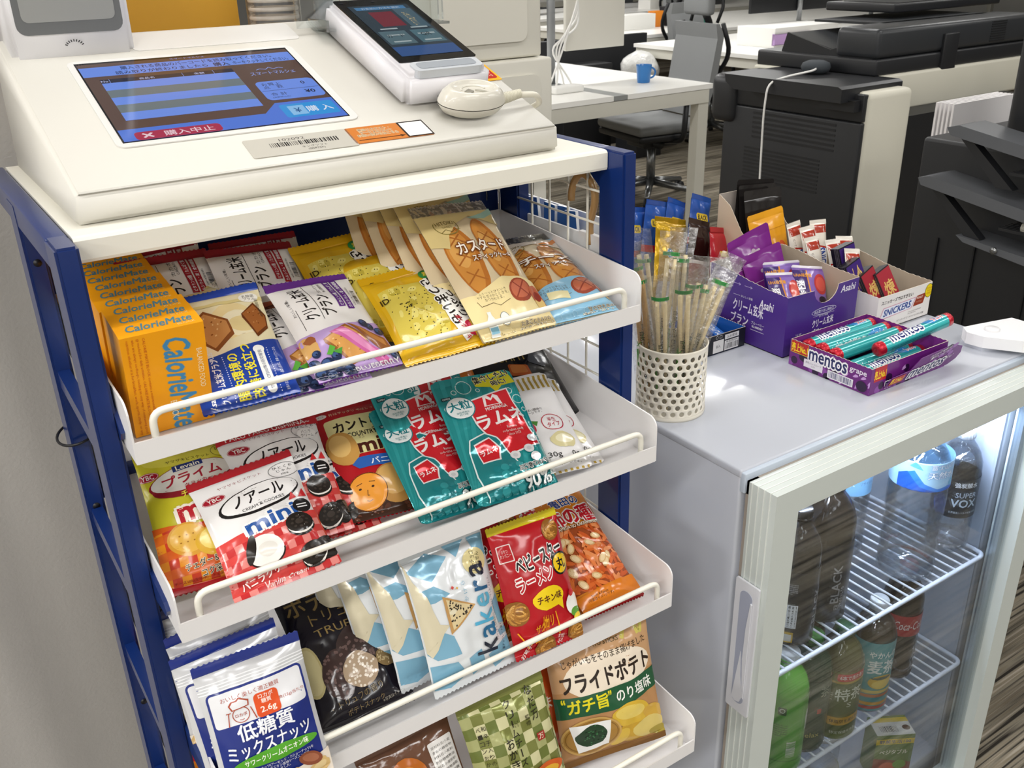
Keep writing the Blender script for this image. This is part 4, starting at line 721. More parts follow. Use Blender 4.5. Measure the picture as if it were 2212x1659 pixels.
# ---------------------------------------------------------------- tray 3
def silver(c): return mat(c, 0.25, 0.3 if c == '#d9dadd' else 0, 0.3, 0.3, 40, 0.0022)
def nuts(A):
    A.rect(-48, 124, 48, 132, '#1c2d7c'); 
    for k in range(4): A.rect(-48, 114 - 2.6 * k, 48, 115 - 2.6 * k, '#f0f1f3'); A.k -= .93
    A.k += 1; A.fan(rrect(-43, 8, 43, 106, 5), '#1c2d7c'); A.fan(rrect(-41, 74, 41, 104, 3), '#e3e3e6'); A.rect(-48, 112, -46, 112.5, '#1c2d7c')
    A.txt('おいしく楽しく適正糖質', -6, 98, 52, 4.2, '#a8452a'); A.txt('※1食(22g)当たり', 26, 84, 28, 3.4, '#a8452a')
    A.box(6, 84, 22, 21, '#d9501f', r=4); A.txt('ロカボ\n糖質', 6, 89, 13, 8.5, '#f7e6da', b=.03); A.txt('2.6g', 6, 79, 14, 6.4, '#f7e6da', b=.04)
    A.ring(-18, 82, 7.5, 7, .7, '#a8452a'); A.fan([(-25, 87), (-27, 92), (-24, 95), (-20, 95), (-17, 97), (-13, 95), (-9, 93), (-10, 88)], '#a8452a'); A.fan([(-24, 88), (-25.5, 91.5), (-23, 94), (-19, 94), (-17, 95.6), (-13.5, 94), (-10.4, 92), (-11, 88.8)], '#e3e3e6'); A.txt('ロカボ', -18, 82, 10, 3, '#a8452a', b=.03); A.line([(-20, 78), (-18, 77.4), (-16, 78)], .5, '#a8452a'); A.line([(-30, 74), (-28, 86)], .8, '#a8452a'); A.line([(-30, 86), (-26, 86)], .8, '#a8452a'); A.line([(-6, 75), (-9, 86)], .9, '#a8452a')
    A.txt('低糖質', 0, 66, 50, 14.5, '#f3f5fb', b=.05); A.txt('ミックスナッツ', 0, 50, 74, 13.5, '#f3f5fb', b=.035)
    A.ell(3, 38.5, 38, 6.4, '#54a32b', n=28); A.txt('サワークリームオニオン味', 3, 38.5, 58, 5.6, '#f5f8ea', b=.04)
    A.txt('低糖質であるナッツ(アーモンド・カシューナッツ)を\nサワークリームオニオン風味シーズニングで\n味付けしました。', 2, 26.5, 66, 10, '#e6eaf6', res=1)
    A.fan([(-48, 0), (48, 0), (48, 22), (20, 16), (-20, 15), (-48, 10)], '#e8dccc')
    for x, y, a in ((-40, 4, 60), (-24, 6, 80), (-4, 10, 20), (14, 6, 70), (36, 8, 20), (24, 2, 10)): A.ell(x, y, 11, 7, '#d7b578', rot=a, n=18, wob=.3, seed=x); A.ell(x, y + 1, 7, 3.6, '#e5cb96', rot=a, n=14)
    for x, y, a in ((-12, 3, 10), (30, 20, -25), (6, 1, 30)): A.ell(x, y, 11, 6.6, '#8a4c34', rot=a, n=18); A.ell(x, y + .5, 8, 4, '#a4664a', rot=a, n=14)
GNU = 'silver mixed nut packets on the third tray'
nu = make_bag('nut_packet', (-0.2110, -0.1130, -0.4830, -6, 22, 2), Bag(95, 132, 24, (6, 9), 50, 1.0, pinch=.03), '#d9dadd', nuts, 'front blue and silver mixed nut packet at the left of the third tray', PK, GNU, top='#1c2d7c', bot='#1c2d7c', fin=silver)
for k, (p, l) in enumerate((((-0.2170, -0.088, -0.481, -4, 21, 4), 'second silver nut packet, right behind the front one'), ((-0.2140, -0.060, -0.476, 2, 20, 2), 'third silver nut packet from the front'), ((-0.2160, -0.030, -0.468, -3, 18, 3), 'fourth silver nut packet from the front'), ((-0.2140, 0.002, -0.462, 3, 17, 0), 'rearmost silver nut packet beside the left wall of the third tray'))): again(nu, p, l, GNU)
def truffle(A):
    A.txt('ポテト', -12, 128, 62, 22, '#8d7648', b=.04, rot=0); A.txt('トリュフ', 4, 108, 58, 13, '#8d7648', b=.01); A.txt('TRUFFLE', 6, 92, 64, 8.5, '#8d7648')
    A.ell(-42, 60, 12, 26, '#c9bb84', n=24); A.ell(-42, 60, 10, 23, '#d7cb98', n=20)
    def tr(x, y, rx, ry, c1, c2, s, a=0):
        A.ell(x, y, rx, ry, c1, rot=a, n=26, wob=.12, seed=s); rn = random.Random(s)
        for k in range(46):
            q = rn.uniform(0, 6.28); d = math.sqrt(rn.random()) * .9; A.ell(x + rx * d * cos(q), y + ry * d * sin(q), rx * .08, ry * .075, c2, rot=rn.uniform(0, 90), n=6); A.k -= .93
        A.k += 1
    tr(16, 70, 26, 20, '#3c2e2c', '#6b5652', 1); tr(-16, 48, 18, 24, '#412e2c', '#705854', 2, -10); tr(40, 50, 16, 10, '#8c744c', '#c7b184', 3, 20); tr(6, 44, 19, 17, '#b39c82', '#ece0d0', 4)
    A.txt('・トリュフの香り', -6, 22, 56, 7, '#7e6b46', rot=6); A.txt('ポテトスナック', 0, 13, 40, 5, '#7e6b46', rot=4); A.txt('※写真はイメージ', 30, 12, 26, 3, '#9c9689', rot=6)
make_bag('potato_snack_packet', (-0.1080, -0.0800, -0.4830, 0, 56, -2), Bag(100, 158, 34, (8, 9), 55, 1.4, pinch=.08), '#17131c', truffle, 'black truffle potato snack packet between the nut packets and pale blue packets', PK, fin=blk)
def kakera(A):
    c = '#7fb2cc'
    for p in ([(-48, 128), (-20, 140), (0, 130), (-26, 112)], [(0, 140), (26, 140), (10, 126)], [(30, 140), (48, 140), (48, 118), (34, 112)], [(-48, 106), (-26, 108), (-12, 96), (-30, 92), (-48, 94)], [(-48, 60), (-30, 62), (-18, 54), (-14, 34), (-40, 36), (-48, 44)], [(-48, 32), (-20, 28), (-8, 10), (-30, 4), (-48, 8)], [(-6, 26), (10, 30), (14, 12), (-2, 6)], [(18, 20), (48, 30), (48, 10), (24, 4)], [(38, 70), (48, 76), (48, 44), (40, 46)], [(36, 40), (48, 40), (48, 34), (38, 33)]): A.fan(p, c)
    A.fan([(-48, 140), (-44, 118), (-36, 100), (-34, 88), (-30, 70), (-20, 66), (-28, 60), (-38, 46), (-44, 40), (-48, 46)], '#e0d6b8')
    A.ell(30, 116, 15, 13, '#e3d59c', n=24); A.txt('しみチョコ\nごません', 30, 116, 20, 12, '#3a3220', rot=80, b=.01)
    A.fan([(-22, 96), (-20, 56), (14, 76)], '#c79a5e'); A.fan([(-19, 92), (-17, 60), (11, 76)], '#e3cfa0')
    rn = random.Random(12)
    for k in range(42):
        t = rn.random(); x = -17 + 26 * t; y = 76 + rn.uniform(-15, 15) * (1 - t); A.ell(x, y, 1.2, .8, '#2e261e', rot=rn.uniform(0, 180), n=6); A.k -= .93
    A.k += 1; A.ell(-14, 78, 4, 2.5, '#efe6c8')
    for i, (ch, col) in enumerate(zip('kakera', ('#1d2638', '#2d6f9a', '#59b7de', '#64b4d4', '#2b618c', '#1c2235'))): A.txt(ch, 22 + 1.2 * i - (4 if ch == 'k' else 0), 30 + 15.5 * i, 13 if ch != 'r' else 10, 25 if ch == 'k' else 17, col, rot=84, b=.03)
    A.txt('か け ら', 6, 92, 20, 5, '#7fb2cc', rot=84); A.txt('ホワイトチョコが南部せんべいにじんわ〜りしみこみました。', 35, 64, 66, 3.4, '#26304a', rot=84, res=1); A.txt('準チョコレート菓子', 40, 32, 28, 3.6, '#26304a', rot=84, b=.02); A.ell(-8, 100, 2, 2, '#c7403a', n=4); A.ell(-3, 98, 1.4, 1.4, '#e0b040', n=4)
def pearl(c): return mat(c, 0.22, 0.12, 0.45, 0.35, 42, 0.0025)
GK = 'white and pale blue rice cracker packets on the third tray'
ka = make_bag('rice_cracker_packet', (0.0030, -0.0960, -0.4810, 5, 26, -3), Bag(99, 148, 28, (12, 12), 60, 1.2), '#e9edf0', kakera, 'front white and pale blue rice cracker packet leaning on the third tray rail', PK, GK, top='#d4dade', bot='#dfe3e6', fin=pearl)
again(ka, (-0.0210, -0.072, -0.477, 3, 27, 0), 'second pale blue cracker packet, its cream side showing', GK); again(ka, (-0.0440, -0.048, -0.473, 0, 27, 3), 'third pale blue cracker packet, closest to the black packet', GK); again(ka, (-0.0620, -0.016, -0.466, -4, 26, 4), 'rearmost rice cracker packet, cream corner above the black packet', GK)
def noodle(A, x, y, r, s=0):
    A.ell(x, y, r, r, '#8e5c20', n=18); rn = random.Random(s)
    for k in range(16):
        q = rn.uniform(0, 3.1); A.ring(x + rn.uniform(-.3, .3) * r, y + rn.uniform(-.3, .3) * r, r * .62, r * .4, r * .11, ('#c48a3c', '#dca856', '#a8702a')[k % 3], rot=q * 57, n=8, a0=0, a1=170); A.k -= .93
    A.k += 1
def baby(A):
    A.txt('ベビースター', 6, 100, 60, 16, '#171313', b=.08, rot=6, out='#f6f2ee', ow=.06); A.txt('ラーメン', -6, 80, 44, 15, '#b8202a', b=.05, rot=8, out='#f6f2ee', ow=.06)
    A.ell(30, 86, 13, 12, '#171313', n=22); A.ell(30, 86, 11, 10, '#f0c914', n=22); A.txt('丸', 30, 86, 13, 12, '#171313', b=.06)
    A.ell(6, 56, 20, 12, '#f0cf16', n=20, wob=.15); A.poly([(14, 47), (22, 38), (22, 50)], '#f0cf16'); A.txt('チキン味', 6, 56, 30, 8.5, '#5a2410', b=.06)
    noodle(A, 28, 122, 11, 1); noodle(A, -34, 50, 13, 2); noodle(A, -6, 4, 13, 3); noodle(A, 34, 10, 12, 5)
    A.txt('ザクカリ', -4, 28, 8, 24, '#efa616', b=.03); A.txt('ザク', -12, 28, 12, 9, '#efa616', b=.04); A.txt('カリ', 0, 32, 12, 12, '#efa616', b=.04); A.txt('ホロ', -20, 18, 12, 9, '#efa616', b=.04)
    A.line([(-36, 30), (-30, 18), (-26, 10)], 1.2, '#efa616'); A.line([(10, 40), (12, 26), (12, 14)], 1.2, '#efa616')
    A.fan(rrect(-38, 104, -22, 122, 1), '#e8d8d4'); A.fan(rrect(-37, 105, -23, 121, 1), '#b3141f'); A.txt('おやつ\nカンパニー', -30, 113, 12, 8, '#e8d8d4')
    A.ell(34, 40, 9, 12, '#f2f0ea', n=16); A.ell(34, 52, 4, 4, '#c8202a', n=10); A.ell(36, 30, 6, 5, '#5f9c3a', n=12); A.ell(38, 22, 6, 6, '#e6c832', n=12)
    A.txt('つぶつぶ丸', 12, 8, 12, 8, '#f3e9e4', rot=80); A.txt('お菓子', -30, 8, 18, 5, '#f3e9e4', rot=50)
GB = 'red noodle snack packets on the third tray'
bb = make_bag('noodle_snack_packet', (0.0930, -0.1000, -0.4820, -4, 24, 0), Bag(84, 142, 30, (6, 8), 65, 1.2, pinch=.04), '#b3141f', baby, 'front red noodle snack packet with a yellow crimped top', PK, GB, top='#cfc01c')
again(bb, (0.0660, -0.0700, -0.478, -8, 26, 4), 'red noodle snack packet behind, showing at the left of the front one', GB)
def peas(A):
    A.rect(-42, 26, 42, 104, '#9a4418'); rn = random.Random(21)
    for k in range(150):
        c = ('#d9682a', '#e37c3c', '#c8561f', '#e68f56')[k % 4]; A.ell(rn.uniform(-42, 42), rn.uniform(26, 104), 8.5, 2.5, c, rot=rn.uniform(0, 180), n=9); A.k -= 0.9
    for k in range(12): x, y, a = rn.uniform(-38, 38), rn.uniform(30, 98), rn.uniform(0, 180); A.ell(x, y, 7, 4.2, '#d9b27a', rot=a, n=12); A.ell(x, y, 5, 2.8, '#ecd3a4', rot=a, n=10)
    A.fan([(-42, 104), (42, 112), (42, 160), (-42, 160)], '#d8821c'); A.txt('亀田の', 8, 137, 40, 12, '#1f3f8e', b=.06, out='#f4f2ec', ow=.05); A.txt('柿の種', 4, 116, 66, 24, '#c01f28', b=.08, out='#f4f2ec', ow=.05); A.txt('KAMEDA NO KAKINOTANE', 4, 102, 60, 4, '#f0e2c8', b=.03, out='#3a1a0a', ow=.05)
    A.fan([(-42, 0), (42, 0), (42, 28), (-42, 22)], '#dd7d14'); A.rect(-42, 0, 42, 9, '#a3101c'); A.txt('Snack & Peanuts\n(写真はイメージです)', -14, 17, 34, 7, '#3a1c0c', res=1)
GP = 'orange rice seed and peanut packets on the third tray'
pe = make_bag('peanut_snack_packet', (0.1940, -0.0840, -0.4850, 5, 60, -6), Bag(86, 160, 28, (7, 8), 70, 1.2), '#d8821c', peas, 'orange packet of crescent crackers and peanuts lying at the right of the third tray', PK, GP, top='#d8821c', bot='#a3101c')
again(pe, (0.1720, -0.0640, -0.4870, 10, 56, -9), 'orange crescent cracker packet underneath, beside the red noodle packet', GP)
# ---------------------------------------------------------------- tray 4
def nada(A):
    A.grid(-52, 8, 52, 136, ['#6f7a3c', '#aeb077', '#d7d3a4', None], 12.5)
    A.txt('クリームチーズ', 4, 108, 8, 9, '#2c2a14'); 
    for i, ch in enumerate('クリームチーズ'): A.txt('｜' if ch == 'ー' else ch, 2, 130 - 10.5 * i, 1 if ch == 'ー' else 8, 8, '#2a2716', b=.02)
    for i, ch in enumerate('おかき'): A.txt(ch, -8, 92 - 12 * i, 9, 10, '#2a2716', b=.03)
    for i, ch in enumerate('なだ万'): A.txt(ch, 30, 134 - 13 * i, 9, 10, '#2a2716', b=.02)
    for i, ch in enumerate('監修'): A.txt(ch, 20, 110 - 7 * i, 6, 5.6, '#2a2716')
    for i, ch in enumerate('和辛子入りの香りベーコンおかきを'): A.txt(ch, -30 - 6 * (i // 8), 116 - 7.5 * (i % 8), 5, 5, '#2a2716', res=1)
    A.box(30, 84, 9, 9, '#a8302a'); A.txt('万', 30, 84, 6, 6, '#e9dcc0', b=.03); A.ell(22, 44, 26, 10, '#d8622a', n=20); A.ell(22, 42, 20, 7, '#e8b23a', n=18); A.ell(22, 20, 24, 18, '#b97b34', n=20, wob=.2)
def gold(c): return mat(c, 0.24, 0.35 if c == '#858a48' else 0.15, 0.3, 0.4, 40, 0.003)
make_bag('rice_cracker_pouch', (0.0430, -0.1330, -0.6600, -8, 20, 5), Bag(103, 150, 30, (8, 14), 80, 1.3), '#858a48', nada, 'olive green chequered rice cracker packet on the lowest tray', PK, top='#858a48', fin=gold)
def potato(A):
    A.rect(-66, 0, 66, 166, '#b98a5c'); A.rect(-66, 92, 66, 150, '#c49a70'); A.ell(4, 104, 56, 26, '#f1e3cf', n=26)
    for x, a in ((34, 14), (46, -8), (56, 6), (-20, 20)): A.box(x, 150, 5, 30, '#c9bd5e', rot=-a * 2, r=1); A.k -= .93
    A.k += 1; A.txt('POTATO STICKS', 0, 139, 46, 4.4, '#5e4a22', b=.04)
    A.txt('じゃがいもをそのまま揚げました', 4, 126, 108, 9, '#3a2a1c', b=.02, rot=2); A.txt('フライドポテト', 2, 103, 114, 22, '#2c1f18', b=.09, rot=2)
    A.fan([(-66, 60), (-40, 62), (0, 60), (66, 66), (66, 90), (20, 88), (-30, 86), (-66, 86)], '#23593a'); A.txt('ガチ旨', -28, 75, 48, 17, '#e9dc2a', b=.08, rot=2); A.txt('“', -56, 82, 4, 5, '#e9dc2a', b=.08); A.txt('”', -1, 82, 4, 5, '#e9dc2a', b=.08); A.txt('のり塩味', 32, 76, 50, 15, '#f4f5ee', b=.05, rot=2)
    A.ell(34, 26, 30, 18, '#c9a036', n=24, wob=.1); A.ell(24, 48, 26, 15, '#d8b23c', n=24, wob=.1, rot=-8); A.ell(22, 51, 20, 9, '#e6cc68', n=20, rot=-8); A.ell(54, 38, 16, 9, '#cfa544', rot=-25); A.ell(46, 22, 22, 12, '#d6c070', wob=.2); A.ell(6, 22, 14, 9, '#d9b64a', rot=30); A.ell(58, 12, 14, 6, '#a8953c', rot=-10)
    A.ell(-28, 34, 36, 24, '#a97f3c', n=30); A.ring(-28, 34, 36, 24, 2.4, '#caa25c', n=30); A.ring(-28, 34, 32, 20, 1.2, '#8a642c', n=28); A.fan([(-54, 52), (-46, 16), (-8, 18), (-4, 50)], '#f0f0ee'); A.ell(-28, 35, 20, 13, '#23402a', n=26, wob=.15); rn = random.Random(4)
    for k in range(40): A.ell(-28 + rn.gauss(0, 8), 36 + rn.gauss(0, 5), 1.2, .8, '#3f7a4c' if k % 2 else '#16301e', n=5); A.k -= .93
    A.k += 1; A.rect(-66, 0, 66, 7, '#7a5428')
make_bag('fried_potato_packet', (0.1710, -0.1180, -0.6600, -15, 18, 3), Bag(130, 162, 36, (8, 10), 85, 1.1, pinch=.04), '#b98a5c', potato, 'large tan fried potato packet with a green band at the right of the lowest tray', PK)
make_bag('cheese_snack_packet', (0.1150, -0.0820, -0.6590, -10, 18, 3), Bag(90, 132, 22, (8, 10), 87, 1.0), '#c9501c', lambda A: (A.txt('おつまみ', -10, 70, 50, 14, '#f3e4cf', b=.05), A.box(30, 40, 18, 12, '#a3101c')), 'orange snack packet squeezed between the olive and the fried potato packets', PK)
def apri(A):
    A.fan(rrect(-50, 0, 50, 70, 2), '#8c1a22'); A.txt('うれしい部分を', 4, 58, 52, 7, '#f3e6e0', b=.03); A.fan(rrect(-34, 10, 44, 50, 2), '#f2ece6'); A.txt('ドライフルーツ', 4, 40, 56, 8, '#8c1a22', b=.04); A.fan(rrect(20, 74, 52, 116, 2), '#e9e6e2'); A.lines(36, 110, 26, 8, 5, '#5a5652'); A.ell(-12, 96, 26, 18, '#b8641c', n=22, wob=.2); A.ell(-16, 98, 16, 10, '#d98a34', n=18); A.ell(-44, 84, 10, 6, '#a3202a'); A.txt('内容量', -44, 84, 12, 3, '#f3e6e0')
make_bag('dried_apricot_packet', (-0.0640, -0.1320, -0.6600, 4, 32, 0), Bag(110, 140, 22, (8, 10), 90, 1.0), mat('#6b4a38', 0.12, 0, 0.4, 0.3), apri, 'clear packet of dried apricots with a dark red label on the lowest tray', PK)
make_bag('red_snack_packet', (-0.2150, 0.0200, -0.6600, 0, 20, 0), Bag(86, 145, 20, (8, 8), 93, 1.0), '#c01a22', lambda A: A.rect(-45, 0, 45, 100, '#e0831c'), 'red and orange snack packet seen through the left side of the rack', PK)
make_bag('chocolate_packet', (-0.1500, -0.1280, -0.6620, 0, 30, 0), Bag(80, 120, 20, (8, 8), 95, 1.0), '#1e1a30', lambda A: A.txt('チョコ', 0, 60, 50, 18, '#e9e4da', b=.05), 'dark chocolate packet behind the rail of the lowest tray below the nuts', PK)
# ---------------------------------------------------------------- glass-door fridge
FX0, FX1, FY0, FY1, FZ = 0.397, 1.027, -0.0715, 0.47, -0.3832
FW = mat('#c2c6d0', 0.16, 0, 0.5, 0.06, 30, 0.001); FG = mat('#cdd4d0', 0.35, 0.05, 0.1); FGK = mat('#a59b90', 0.6); FI = mat('#b4bcc8', 0.45)
fr = empty('display_fridge', ((FX0 + FX1) / 2, 0.2, FLOOR), 'low white glass-door drinks fridge standing right of the snack rack', 'fridge')
g = MB(); fb = FLOOR + 0.02; t = 0.035
def slab(a, b, m=FW, bev=0.004, G=None): (G or g).box(a, b, m, bev=bev)
slab((FX0, FY0, fb), (FX0 + t, FY1, FZ - 0.001)); slab((FX1 - t, FY0, fb), (FX1, FY1, FZ - 0.001)); slab((FX0 + .002, FY1 - t, fb), (FX1 - .002, FY1 - .001, FZ - 0.002)); slab((FX0 + .002, FY0 + .001, fb + .001), (FX1 - .002, FY1 - .002, fb + 0.08)); slab((FX0 + .002, FY0 + .001, FZ - 0.05), (FX1 - .002, FY1 - .002, FZ - 0.012))
part(g, 'cabinet', fr)
g = MB(); g.box((FX0 + t + .001, FY0 + 0.002, fb + .08), (FX0 + t + .004, FY1 - t, FZ - .05), FI); g.box((FX1 - t - .004, FY0 + 0.002, fb + .08), (FX1 - t - .001, FY1 - t, FZ - .05), FI); g.box((FX0 + t, FY1 - t - .004, fb + .08), (FX1 - t, FY1 - t, FZ - .05), FI)
part(g, 'inner_lining', fr)
g = MB(); g.box((FX0 - .0005, FY0, FZ - .012), (FX1 + .0005, FY1, FZ), FW, bev=0.003); g.box((FX0 + .001, FY0 - 0.006, FZ - .03), (FX1, FY0 + .004, FZ - .003), mat('#c3cedc', 0.3, 0, .3), bev=.0015); part(g, 'top_panel', fr)
for x in (FX0 + .05, FX1 - .05):
    for y in (FY0 + .05, FY1 - .05): part(MB().cyl((x, y, FLOOR), (x, y, fb + .005), .018, BLK), 'foot', fr)
# door: ribbed aluminium-look frame, gasket, glass
dx0, dx1, dz1, dz0, yb, yf = FX0 + .002, FX1 + .001, FZ - .0105, fb + .005, FY0 - .004, -0.1265
g = MB(); fw = .041
def bar(x0, x1, z0, z1): g.box((x0, yf, z0), (x1, yb - .006, z1), FG, bev=.0012)
g.prism([(dx0, dz1), (dx1, dz1), (dx1 - fw, dz1 - .034), (dx0 + fw, dz1 - .034)], yf, yb - .008, FG, 'y'); g.prism([(dx0, dz0), (dx1, dz0), (dx1 - fw, dz0 + .05), (dx0 + fw, dz0 + .05)], yf, yb - .008, FG, 'y')
g.prism([(dx0, dz0), (dx0, dz1), (dx0 + fw, dz1 - .034), (dx0 + fw, dz0 + .05)], yf, yb - .008, FG, 'y'); g.prism([(dx1, dz0), (dx1, dz1), (dx1 - fw, dz1 - .034), (dx1 - fw, dz0 + .05)], yf, yb - .008, FG, 'y')
RIB = mat('#e7ebe6', 0.3, .1, .2)
for k in range(4):
    y = yf + .009 + .0095 * k; g.box((dx0, y, dz1 - .0002), (dx1, y + .0011, dz1 + .0009), RIB); g.box((dx0 - .0009, y, dz0), (dx0 + .0002, y + .0011, dz1), RIB)
for k in range(3): g.box((dx0 + fw, yf + .004 + .005 * k, dz1 - .0362), (dx1 - fw, yf + .0055 + .005 * k, dz1 - .033), mat('#8f938f', .35, .3))
part(g, 'door_frame', fr)
g = MB(); g.box((dx0 + .003, yb - .009, dz0), (dx1 - .003, yb, dz1 - .002), FGK); gk = g
g = MB(); 
for a, b in (((dx0 + .003, yb - .009, dz0), (dx0 + .02, yb - .001, dz1 - .002)), ((dx1 - .02, yb - .009, dz0), (dx1 - .003, yb - .001, dz1 - .002)), ((dx0 + .003, yb - .009, dz1 - .02), (dx1 - .003, yb - .001, dz1 - .002))): g.box(a, b, FGK)
part(g, 'gasket', fr)
part(MB().box((dx0 + fw - .006, yf + .016, dz0 + .045), (dx1 - fw + .006, yf + .0185, dz1 - .030), clear('doorglass', (0.93, 0.95, 0.96), 0.035, 0.02, 0, fk=.40)), 'glass_pane', fr)
g = MB(); 
for x0, x1 in ((dx0 + fw - .008, dx0 + fw + .004), (dx1 - fw - .012, dx1 - fw + .004)): g.box((x0, yf + .022, dz0 + .04), (x1, yf + .034, dz1 - .03), mat('#8c98a2', .3, .6))
part(g, 'glass_spacer', fr)
# recessed handle on the left side of the door
g = MB(); HP = mat('#dfe0e6', .3, 0, .3); T = face_T((dx0 - .0012, yf + .0275, -.735), (0, -1, 0), (0, 0, 1)); mm = lambda L: [(a / 1000, b / 1000) for a, b in L]
g.prism(mm(rrect(-19, 0, 19, 205, 2)), 0, .003, HP, T=T); part(g, 'handle_plate', fr)
g = MB(); g.prism(mm(rrect(-10, 14, 10, 192, 9, 8)), .0029, .0034, mat('#a9aec0', .35), T=T); g.prism(mm([(-9, 20), (-3, 16), (4, 18), (9, 30), (3, 60), (0, 100)]), .0034, .0044, HP, T=T); g.prism(mm([(9, 30), (11, 28), (11, 178), (9, 180), (5, 140), (4, 90)]), .0034, .0052, HP, T=T); part(g, 'handle_recess', fr)
g = MB(); hp = [(1.000, .004), (0.963, .012), (0.948, -.004), (0.951, -.030), (0.98, -.075), (1.0, -.1), (1.04, -.105), (1.06, -.06), (1.058, -.01)]
hp = [(a, b) for a, b in hp]; g.prism(hp, FZ + .006, FZ + .024, mat('#efeff1', .35, 0, .2)); g.prism([(0.955, .008), (0.952, -.03), (1.02, -.068), (1.026, .0)], FZ, FZ + .006, FW); g.lathe([(.011, 0), (.011, .003), (.009, .0045), (.0005, .0045)], mat('#e6e6e8', .3), 20, c=(.985, -.022, FZ + .024)); part(g, 'hinge_cover', fr)
def wire_shelf(z, y0, y1):
    m = MB(); wm = mat('#e4eaf4', .3, 0, .4); x0, x1 = FX0 + t + .012, FX1 - t - .012
    m.tube(fillet([(x0, y1, z), (x0, y0, z), (x1, y0, z), (x1, y1, z)], .015), .0038, wm, 10); m.cyl((x0, y1, z), (x1, y1, z), .003, wm, 8); m.cyl((x0, (y0 + y1) / 2, z - .004), (x1, (y0 + y1) / 2, z - .004), .003, wm, 8)
    n = 27
    for k in range(1, n): x = x0 + (x1 - x0) * k / n; m.cyl((x, y0, z + .0025), (x, y1, z + .0025), .0019, wm, 6)
    part(m, 'wire_shelf', fr)
SH1, SH2, SB = -.733, -.956, fb + .082
wire_shelf(SH1, -.086, .40); wire_shelf(SH2, -.086, .40)
g = MB(); g.box((.47, -.05, FZ - .058), (.95, -.03, FZ - .051), mat('#cfe0ff', .4, emit=3)); part(g, 'led_strip', fr)
area('fridge_led_light', (.72, -.045, FZ - .06), .46, .02, 4.2, (.78, .86, 1.0)); area('fridge_led_right', (.955, -.05, FZ - .075), .03, .03, .8, (.6, .72, 1.0))
# ---------------------------------------------------------------- drinks
def bottle(name, x, y, z, r, h, body, cap, label, cat, bands=(), art=None, liquid=None, wav=0, lean=(0, 0), sq=0, aw=None, group=None, twist=0):
    M = MX.Translation((x, y, z)) @ MX.Rotation(R_(lean[0]), 4, 'X') @ MX.Rotation(R_(lean[1]), 4, 'Y')
    root = empty(name, M=M, label=label, cat=cat, group=group)
    pr = [(.001, .003), (r * .55, .004), (r * .8, .0), (r * .97, .006), (r, .014)]
    zs = h * .70; n = 22
    for k in range(n + 1):
        q = k / n; zz = .014 + (zs - .014) * q; rr = r * (1 - wav * (.5 + .5 * cos(q * 2 * pi * 6)) * (1 if q < .62 else 0)); pr.append((rr, zz))
    pr += [(r * .97, h * .74), (r * .82, h * .81), (r * .58, h * .87), (r * .40, h * .905), (.0128, h * .92), (.0128, h * .935), (.016, h * .94), (.016, h * .945), (.0125, h * .95), (.0125, h * .985)]
    mb = MB(); mb.lathe(pr, body, 30, sq=sq); mb.build('bottle_body', root)
    if liquid:
        lp = [(.001, .006), (r * .9, .008)] + [(a * .95, b) for a, b in pr[4:-8] if b < h * .84] + [(.001, h * .84)]; MB().lathe(lp, liquid, 26, sq=sq).build('drink', root)
    cp = MB(); cp.lathe([(.0005, h), (.0135, h), (.0145, h - .002), (.0145, h - .016), (.0125, h - .017)], cap, 24)
    for k in range(18): a = 2 * pi * k / 18; cp.box((-.0004, .0142, h - .015), (.0004, .0149, h - .003), cap, MX.Rotation(a, 4, 'Z'))
    cp.build('cap', root)
    if bands:
        lb = MB(); z0, z1, col = bands; lm = mat(col, .3, 0, .2) if isinstance(col, str) else col; rr = lambda zz: r * 1.008 + .0003
        lb.lathe([(rr(0), z0), (rr(0), (z0 + z1) / 2), (rr(0), z1)], lm, 40, sq=sq)
        if art:
            C = 2 * pi * r * 1000; th0 = R_(twist) - pi / 2
            def S(X, Y):
                a = th0 + X / 1000 / r; q = 1 + sq * (abs(sin(2 * a)) ** 1.5 - .3); return V((rr(0) * q * cos(a), rr(0) * q * sin(a), z0 + Y / 1000)), V((cos(a), sin(a), 0))
            A = Art(lb, S, C * .98, (z1 - z0) * 1000, lambda c: mat(c, .3, 0, .2), L=5.0, st=.00005); art(A)
        lb.build('label_sleeve', root)
    return root
PET = clear('pet', (.97, .99, 1.0), .08, .05, .35, 60, fk=.5); WAT = clear('water', (.96, .98, 1), .12, .05, 1.0, 38, fk=.35); DRK = mat('#17120f', .12, 0, .3, .3, 40); CAPW = mat('#e8ebee', .35); CAPB = mat('#131316', .3)
def fuji(A):
    A.rect(-150, 0, 150, 64, '#a9d3ef'); A.fan([(-60, 22), (-36, 34), (-20, 14), (0, 5), (30, 8), (62, 18), (62, 0), (-60, 0)], '#2f7fd6'); A.fan([(-60, 22), (-46, 30), (-26, 8), (0, -1), (62, 10), (62, 0), (-60, 0)], '#1857b8'); A.rect(-60, 52, 62, 62, '#3b8fe0'); A.fan([(-44, 40), (-36, 52), (-30, 44), (-24, 36)], '#5aa4e8')
    A.txt('富士山の', 6, 42, 38, 9, '#f6fbff', b=.04, out='#4a86c8', ow=.03); A.txt('天然水', 6, 28, 44, 12, '#f6fbff', b=.05, out='#4a86c8', ow=.03); A.ell(26, 12, 6, 6, '#59b4d8')
bottle('water_bottle', .835, -.036, SH1 + .004, .0435, .268, PET, CAPW, 'large clear water bottle with a blue mountain label on the upper fridge shelf', 'bottle', (.168, .216, '#8fc6ee'), fuji, WAT, .07, twist=-22)
